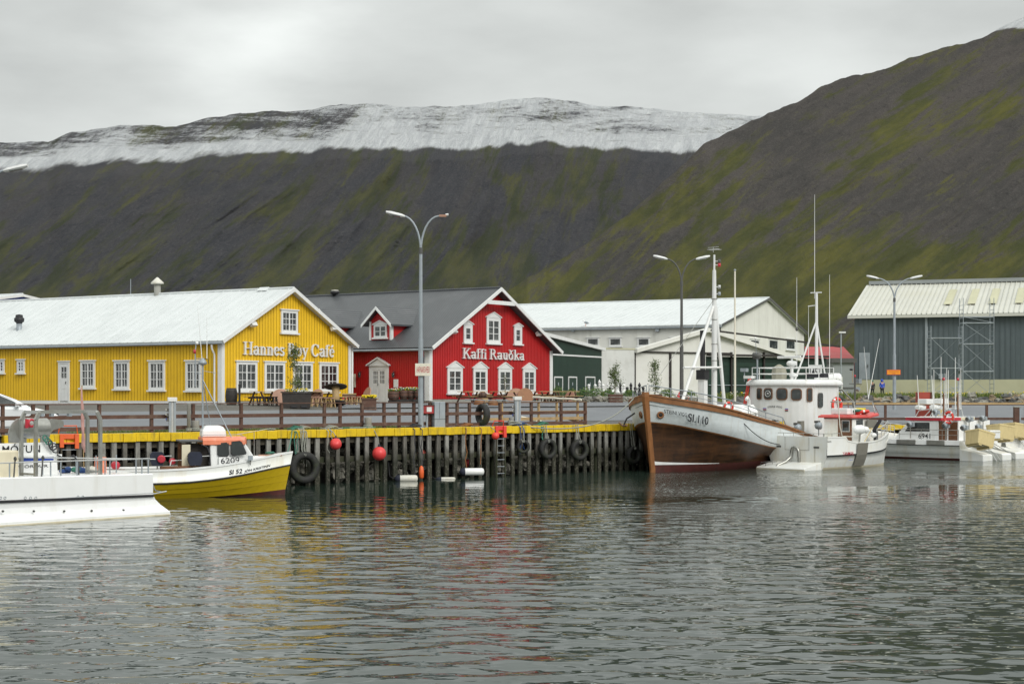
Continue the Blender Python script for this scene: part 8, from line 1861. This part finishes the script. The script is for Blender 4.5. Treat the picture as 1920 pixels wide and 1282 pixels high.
for px_, py_, lab in ((1000, 786, 'branched pale driftwood hanging behind the right hand railing'), (1075, 786, 'dark forked driftwood on the ground at the end of the railing')):
    c = P(px_, py_, 79); o = MB().tube([c + Vector((-.6, 0, .12)), c + Vector((-.1, .1, 0)), c + Vector((.35, 0, -.12)), c + Vector((.5, 0, .05))], [.05, .07, .08, .03], 'sign_cream' if px_ < 1050 else 'wood_red', 7).tube([c + Vector((.1, 0, -.03)), c + Vector((.3, -.1, .15))], [.05, .02], 'sign_cream' if px_ < 1050 else 'wood_red', 6).build('driftwood'); tag(o, lab, 'driftwood')
# trees and bushes, stone wall, chess pieces
sapling(947, 96.3, 700, 745, .22, 'very thin birch trunk with sparse reddish leaves before the red café', 90, seed=9, size=.05, name='thin_birch')
x, y, g = gxy(1154, 101); sapling(1153, 101, 686, 726, .42, 'left of the two leafy saplings before the white panels, in a brown box', 900, base=g + .55, seed=11, size=.06)
o = thing('tree_box', (x, y, g), R(6), 'brown slatted wooden box holding the left sapling, beside the road', 'planter')
for k in range(3): MB().bx((-.42, -.32, .02 + k * .19), (.42, .32, .18 + k * .19), 'wood_red').build('slat', o)
x, y, g = gxy(1228, 103); sapling(1228, 103, 680, 735, .40, 'right of the two leafy saplings, behind the bow of the wooden boat', 900, base=g + .3, seed=15, size=.06); o = thing('tree_box', (x, y, g), R(6), 'wooden box holding the right sapling, hidden by the boat rail', 'planter')
for k in range(3): MB().bx((-.42, -.32, .02 + k * .19), (.42, .32, .18 + k * .19), 'wood_red').build('slat', o)
def bush(px_, Y, w_, h, label, seed, n=500):
    x, y, g = gxy(px_, Y); g += .5; mb = MB(); random.seed(seed)
    for _ in range(n):
        a = random.uniform(0, 6.28); f = random.random() ** .5; hh = random.random(); p_ = Vector((x + math.cos(a) * w_ * f * (1 - .4 * hh), y + math.sin(a) * w_ * .6 * f, g - .12 + hh * h * (1 - .45 * f)))
        d = Vector((random.uniform(-1, 1), random.uniform(-1, 1), random.uniform(0, 1))).normalized(); b = d.orthogonal().normalized() * .35; s_ = random.uniform(.09, .17); mb.add([p_, p_ + (d + b) * s_ * .5, p_ + d * s_, p_ + (d - b) * s_ * .5], [(0, 1, 2, 3)], 'bush' if random.random() < .8 else 'grass2')
    o = tag(mb.build('shrub', fix=False), label, 'shrub', 'low shrubs on the stone wall'); return o
for i, (px_, w_, h) in enumerate(((1046, .6, .8), (1072, .55, .6), (1098, .7, .65), (1118, .7, .75), (1140, .6, .55), (1180, .5, .5), (1250, .6, .6), (1290, .7, .5))): bush(px_, 107 + i * .2, w_, h, ['bright green shrub in front of the first green shed door', 'low green shrub between the shed doors', 'green shrub left of the white chess pieces', 'tallest green shrub in front of the chess pieces', 'green shrub left of the boxed sapling', 'green shrub right of the boxed sapling', 'green shrub behind the wooden boat bow rail', 'green shrub between the lamp and the mast'][i], 40 + i)
mb = MB(); random.seed(8)
for k in range(150):
    px_ = random.uniform(1032, 1330); Y = 105.8 + (px_ - 1030) * .004; x, y, g = gxy(px_, Y); rock(mb, (x, y, g + random.uniform(.0, .30)), random.uniform(.12, .20))
tag(mb.build('stone_wall'), kind='stuff', label='low dry stone edging below the shrubs along the road', cat='stones')
def chess(px_, Y, kind, mat, label, h=.62):
    x, y, g = gxy(px_, Y); g += .62 if Y < 110 else .45; prof = {'pawn': [(.16, 0), (.16, .06), (.11, .1), (.06, .3), (.10, .34), (.05, .37)], 'bishop': [(.17, 0), (.17, .07), (.11, .12), (.06, .45), (.11, .5), (.06, .54)]}[kind]
    o = thing('chess_piece', (x, y, g), 0, label, 'chess piece', 'giant %s chess pieces' % ('white' if mat == 'boat_clean' else 'black')); s_ = h / .55
    MB().lathe([(r * s_, z * s_) for r, z in prof], mat, n=14).build('base', o)
    t_ = MB(); zt_ = prof[-1][1] * s_
    if kind == 'pawn': t_.ball((0, 0, zt_ + .09), .11, mat, 12)
    else: t_.lathe([(.05, 0), (.11, .08), (.10, .16), (.03, .27), (.03, .31)], mat, c=(0, 0, zt_), n=12)
    t_.build('head', o); MB().lathe([(.19 * s_, -.7), (.19 * s_, -.003)], 'concrete', n=10).build('footing', o)
for i, (px_, kd) in enumerate(((1104, 'pawn'), (1116, 'pawn'), (1121, 'pawn'), (1124, 'bishop'), (1131, 'pawn'), (1140, 'bishop'), (1148, 'pawn'), (1158, 'pawn'), (1165, 'pawn'), (1170, 'pawn'))): chess(px_, 109 + (i % 3) * .8, kd, 'boat_clean', 'taller white chess piece behind the shrubs' if kd == 'bishop' else 'white chess pawn behind the shrubs', .62)
for i, px_ in enumerate((1144, 1163, 1176, 1183, 1191, 1199, 1206)): chess(px_, 110.5, 'bishop' if i % 2 else 'pawn', 'black', 'taller black chess piece at the white panels' if i % 2 else 'black chess pawn at the white panels', .6)
# green bank and red toy plane like tarpaulin behind the bow
x, y, g = gxy(1284, 108); o = thing('red_tarpaulin', (x, y, g), 0, 'small bright red tarpaulin heap on the grass behind the bow rail', 'tarpaulin'); MB().loft([[Vector((math.cos(q * math.pi / 4) * r + ox, math.sin(q * math.pi / 4) * r * .6, z)) for q in range(8)] for z, r, ox in ((0, .65, 0), (.25, .5, -.1), (.5, .25, -.25), (.7, .08, -.3))], 'red_buoy', smooth=False).build('heap', o); MB().bx((-.8, -.3, .0), (.8, .3, .12), 'galv').build('pallet', o)
# flagpole
x, y, g = gxy(1378, 112); o = thing('flagpole', (x, y, g), 0, 'tall bare cream flagpole standing before the dark green bay', 'flagpole'); MB().tube([(0, 0, 0), (0, 0, P(0, 508, 112).z - g)], [.085, .055], 'sign_cream', 10).build('pole', o); MB().lathe([(.07, 0), (.1, .06), (.03, .13)], 'galv', c=(0, 0, P(0, 508, 112).z - g), n=10).build('finial', o)
# ---- car ----
def make_car(px_nose, Y, ang, label):
    nx, ny, _ = gxy(px_nose, Y); g = ground(nx, ny); L_ = 4.2; o = thing('parked_car', (nx - math.cos(ang) * L_, ny - math.sin(ang) * L_, g + .02), ang, label, 'car')
    W2 = .86; low = [(.05, .32), (.0, .62), (.05, .95), (.5, 1.0), (1.0, 1.02), (2.7, .98), (3.35, .90), (3.9, .76), (4.15, .60), (4.2, .42), (4.12, .24)]
    def sec(y, k, top): return [Vector((x, y, z * (1 if z < .5 else top) if z > .3 else z)) for x, z in low] + [Vector((3.6, y, .2)), Vector((.4, y, .2))]
    mb = MB(); mb.loft([sec(-W2, 1, .93), sec(-W2 + .10, 1, .99), sec(-.4, 1, 1.0), sec(.4, 1, 1.0), sec(W2 - .10, 1, .99), sec(W2, 1, .93)], 'car_white', smooth=False); body = mb.build('body', o, bevel=.05)
    roof = [(.25, .98), (.7, 1.38), (1.3, 1.48), (2.0, 1.45), (2.6, 1.22), (3.12, .93)]
    mb = MB(); mb.loft([[Vector((x, y * (1 if z < 1.1 else kk), z)) for x, z in roof] for y, kk in ((-.76, .82), (-.6, 1.0), (.6, 1.0), (.76, .82))], 'car_white', smooth=False); mb.build('cabin', o, bevel=.06)
    for s_ in (-1, 1):
        wv = [(.62, 1.02), (.95, 1.36), (1.35, 1.41), (1.98, 1.38), (2.45, 1.18), (2.8, .98)]; vs = []
        k_ = MB().prism([(x, z) for x, z in wv], s_ * .02, 'ink', org=(0, s_ * .745, 0)); 
        k_.v = [(x, y - s_ * max(0, (z - .98)) * .30 + s_ * .025, z) for x, y, z in k_.v]; fw = k_.build('side_window', o); k2 = MB().prism([(x * .94 + .11, z * .92 + .10) for x, z in wv], s_ * .01, 'glass', org=(0, s_ * .768, 0)); k2.v = [(x, y - s_ * max(0, (z - .98)) * .30 + s_ * .025, z) for x, y, z in k2.v]; k2.build('glass', fw)
        MB().box((2.62, s_ * .95, 1.02), (.16, .18, .13), 'car_white').box((2.64, s_ * .84, .98), (.06, .1, .05), 'black').build('mirror', o, bevel=.03)
        MB().bx((3.95, s_ * .55 - .14, .56), (4.12, s_ * .55 + .16, .72), 'glass').build('headlight', o, bevel=.03)
        for x in (.78, 3.32):
            wl_ = MB().lathe([(.20, -.1), (.31, -.1), (.325, -.06), (.325, .06), (.31, .1), (.20, .1)], 'tyre', c=(x, s_ * .80, .315), axis='Y', n=26).build('wheel', o); MB().lathe([(.20, -.02), (.19, s_ * .095), (.05, s_ * .06), (.03, s_ * .09)], 'alu', c=(x, s_ * .80, .315), axis='Y', n=10, smooth=False).build('rim', wl_)
            MB().torus((x, s_ * .852, .33), .36, .035, 'black', (0, 1, 0), 26, 6).build('wheel_arch', o)
    MB().prism([(2.08, 1.40), (2.60, 1.17), (3.04, .965), (3.08, .985), (2.63, 1.20), (2.10, 1.43)], 1.2, 'glass', org=(0, -.6, 0)).build('windscreen', o)
    MB().bx((4.13, -.5, .3), (4.215, .5, .42), 'black').build('grille', o); MB().bx((4.216, -.25, .33), (4.222, .25, .41), 'white_trim').build('number_plate', o)
make_car(112, 60.8, QA - R(22), 'white hatchback parked behind the railing at the left edge')
# ---- two people by the warehouse ----
def person(px_, Y, ytop, ybot, jacket, label, hood=True, face=0.0):
    c = P(px_, ybot, Y); H = P(0, ytop, Y).z - c.z; k = H / 1.78; o = thing('person', (c.x, Y, c.z), face, label, 'person', None)
    v = [(0, 0, .95), (0, 0, 1.15), (0, 0, 1.38), (0, 0, 1.50), (0, -.02, 1.60), (0, -.02, 1.70), (-.10, 0, .90), (-.10, -.01, .50), (-.11, .02, .08), (-.12, -.10, .04), (.10, 0, .90), (.11, -.02, .50), (.12, .02, .08), (.13, -.10, .04), (-.19, 0, 1.42), (-.24, .02, 1.14), (-.15, -.14, .98), (-.06, -.18, .96), (.19, 0, 1.42), (.24, .02, 1.14), (.15, -.14, .98), (.06, -.18, .96)]
    e = [(0, 1), (1, 2), (2, 3), (3, 4), (4, 5), (0, 6), (6, 7), (7, 8), (8, 9), (0, 10), (10, 11), (11, 12), (12, 13), (2, 14), (14, 15), (15, 16), (16, 17), (2, 18), (18, 19), (19, 20), (20, 21)]
    r = [.13, .125, .14, .055, .095, .085, .09, .06, .04, .035, .09, .06, .04, .035, .06, .045, .035, .03, .06, .045, .035, .03]
    def skin(name, vs, es, rs, mat, par, root=0):
        me = bpy.data.meshes.new(name); me.from_pydata([Vector(q) * k for q in vs], es, []); ob = bpy.data.objects.new(name, me); C.objects.link(ob); ob.parent = par
        me.materials.append(MT[mat]); m1 = ob.modifiers.new('skin', 'SKIN'); 
        if not me.skin_vertices: bpy.context.view_layer.objects.active = ob
        for i, sv_ in enumerate(me.skin_vertices[0].data): sv_.radius = (rs[i] * k, rs[i] * k * .85); sv_.use_root = (i == root)
        m2 = ob.modifiers.new('sub', 'SUBSURF'); m2.levels = 1; m2.render_levels = 1; m1.use_smooth_shade = True; return ob
    skin('body', v, e, r, 'skin', o)
    jr = [x * 1.22 for x in r]
    idx = [0, 1, 2, 3, 14, 15, 16, 18, 19, 20]; mp2 = {a: i for i, a in enumerate(idx)}; je = [(0, 1), (1, 2), (2, 3), (2, 14), (14, 15), (15, 16), (2, 18), (18, 19), (19, 20)]
    skin('jacket', [v[i] if i != 0 else (0, 0, .84) for i in idx], [(mp2[a], mp2[b]) for a, b in je], [jr[i] * (1.15 if i == 0 else 1) for i in idx], jacket, o)
    idx = [0, 6, 7, 8, 10, 11, 12]; mp2 = {a: i for i, a in enumerate(idx)}; skin('trousers', [v[i] for i in idx], [(mp2[a], mp2[b]) for a, b in ((0, 6), (6, 7), (7, 8), (0, 10), (10, 11), (11, 12))], [jr[i] * 1.05 for i in idx], 'trousers', o)
    if hood: MB().ball((0, .03 * k, 1.65 * k), .145 * k, jacket, 14, (.95, 1.0, 1.12)).build('hood', o)
    else: MB().ball((0, .01 * k, 1.72 * k), .125 * k, 'rope_green', 12, (1, 1, .8)).build('cap', o)
    for s_ in (-1, 1): MB().box((s_ * .12 * k, -.05 * k, .045 * k), (.11 * k, .28 * k, .10 * k), 'ink').build('shoe', o, bevel=.02)
    MB().ball((-.035 * k, -.105 * k, 1.66 * k), .012 * k, 'ink', 6).ball((.035 * k, -.105 * k, 1.66 * k), .012 * k, 'ink', 6).box((0, -.115 * k, 1.63 * k), (.025 * k, .03 * k, .04 * k), 'skin').box((0, -.107 * k, 1.585 * k), (.05 * k, .01 * k, .012 * k), 'crimson').build('face', o)
person(1654, 156, 711, 746, 'blue_jacket', 'person in a bright blue hooded jacket and dark trousers standing by the warehouse', True, R(8))
person(1636, 156, 713, 745, 'dark_jacket', 'person in dark clothes and a greenish cap left of the blue jacket', False, R(-30))
# ---- scaffolding ----
def scaffold(name, x0px, x1px, ytop, ybot, Y, dY, lifts, label, braces=True):
    a, b = P(x0px, ybot, Y), P(x1px, ybot, Y); W = b.x - a.x; o = thing(name, (a.x, Y, a.z), 0, label, 'scaffold'); H = P(0, ytop, Y).z - a.z
    for x in (0, W):
        for y in (0, dY): MB().tube([(x, y, 0), (x, y, H)], .035, 'galv', 6).build('standard', o)
        n_ = int(H / .42); mb = MB()
        for i in range(1, n_): mb.tube([(x, 0, i * .42), (x, dY, i * .42)], .022, 'galv', 5)
        mb.build('end_rungs', o)
    for yp in lifts:
        z = P(0, yp, Y).z - a.z; MB().bx((0, 0, z - .05), (W, dY, z + .03), 'galv').build('platform', o)
    zs = [0] + sorted(P(0, q, Y).z - a.z for q in lifts)
    for z0, z1 in zip(zs, zs[1:]): MB().tube([(0, 0, z0), (W, 0, z1)], .022, 'galv', 5).tube([(W, dY, z0), (0, dY, z1)], .022, 'galv', 5).build('brace', o)
    return o
scaffold('scaffold_tower', 1739, 1797, 612, 744, 155, -1.3, (690, 634), 'lower left scaffold tower with two platforms against the warehouse'); scaffold('scaffold_tower', 1799, 1856, 560, 744, 155, -1.3, (696, 645, 606, 595), 'taller right scaffold tower reaching the warehouse roof edge')
a, b = P(1752, 743, 153), P(1797, 732, 153); o = thing('lattice_girder', a, 0, 'light lattice girder lying in the grass at the foot of the scaffolding', 'girder'); d = b - a; mb = MB()
mb.tube([(0, 0, 0), d], .03, 'galv', 5).tube([(0, 0, .45), d + Vector((0, 0, .35))], .03, 'galv', 5).build('chord', o); mb = MB()
for i in range(7): mb.tube([d * (i / 7), d * ((i + .5) / 7) + Vector((0, 0, .42))], .02, 'galv', 5).tube([d * ((i + .5) / 7) + Vector((0, 0, .42)), d * ((i + 1) / 7)], .02, 'galv', 5)
mb.build('lattice', o)
# red board container behind boat 6941, small frame
a = P(1722, 790, 98); b = P(1749, 735, 98); o = thing('red_board', (a.x, 98, FD), R(6), 'upright oxide red steel board behind the orange life ring of boat 6941', 'board'); MB().bx((0, 0, 0), (b.x - a.x, .5, b.z - FD), 'brick_red').build('panel', o); MB().bx((b.x - a.x - .12, -.06, 0), (b.x - a.x - .02, -.003, b.z - FD), 'wood_red').build('upright', o)
a = P(1756, 776, 96.2); o = thing('steel_stand', (a.x, 96.2, FD), 0, 'small grey rounded steel frame with a yellow panel on the far wharf', 'frame'); MB().tube([(0, 0, 0), (0, 0, .95), (.06, 0, 1.03), (.36, 0, 1.03), (.42, 0, .95), (.42, 0, 0)], .03, 'alu', 7).build('hoop', o); MB().bx((.07, -.02, .55), (.35, .02, .95), 'tub').build('panel', o)
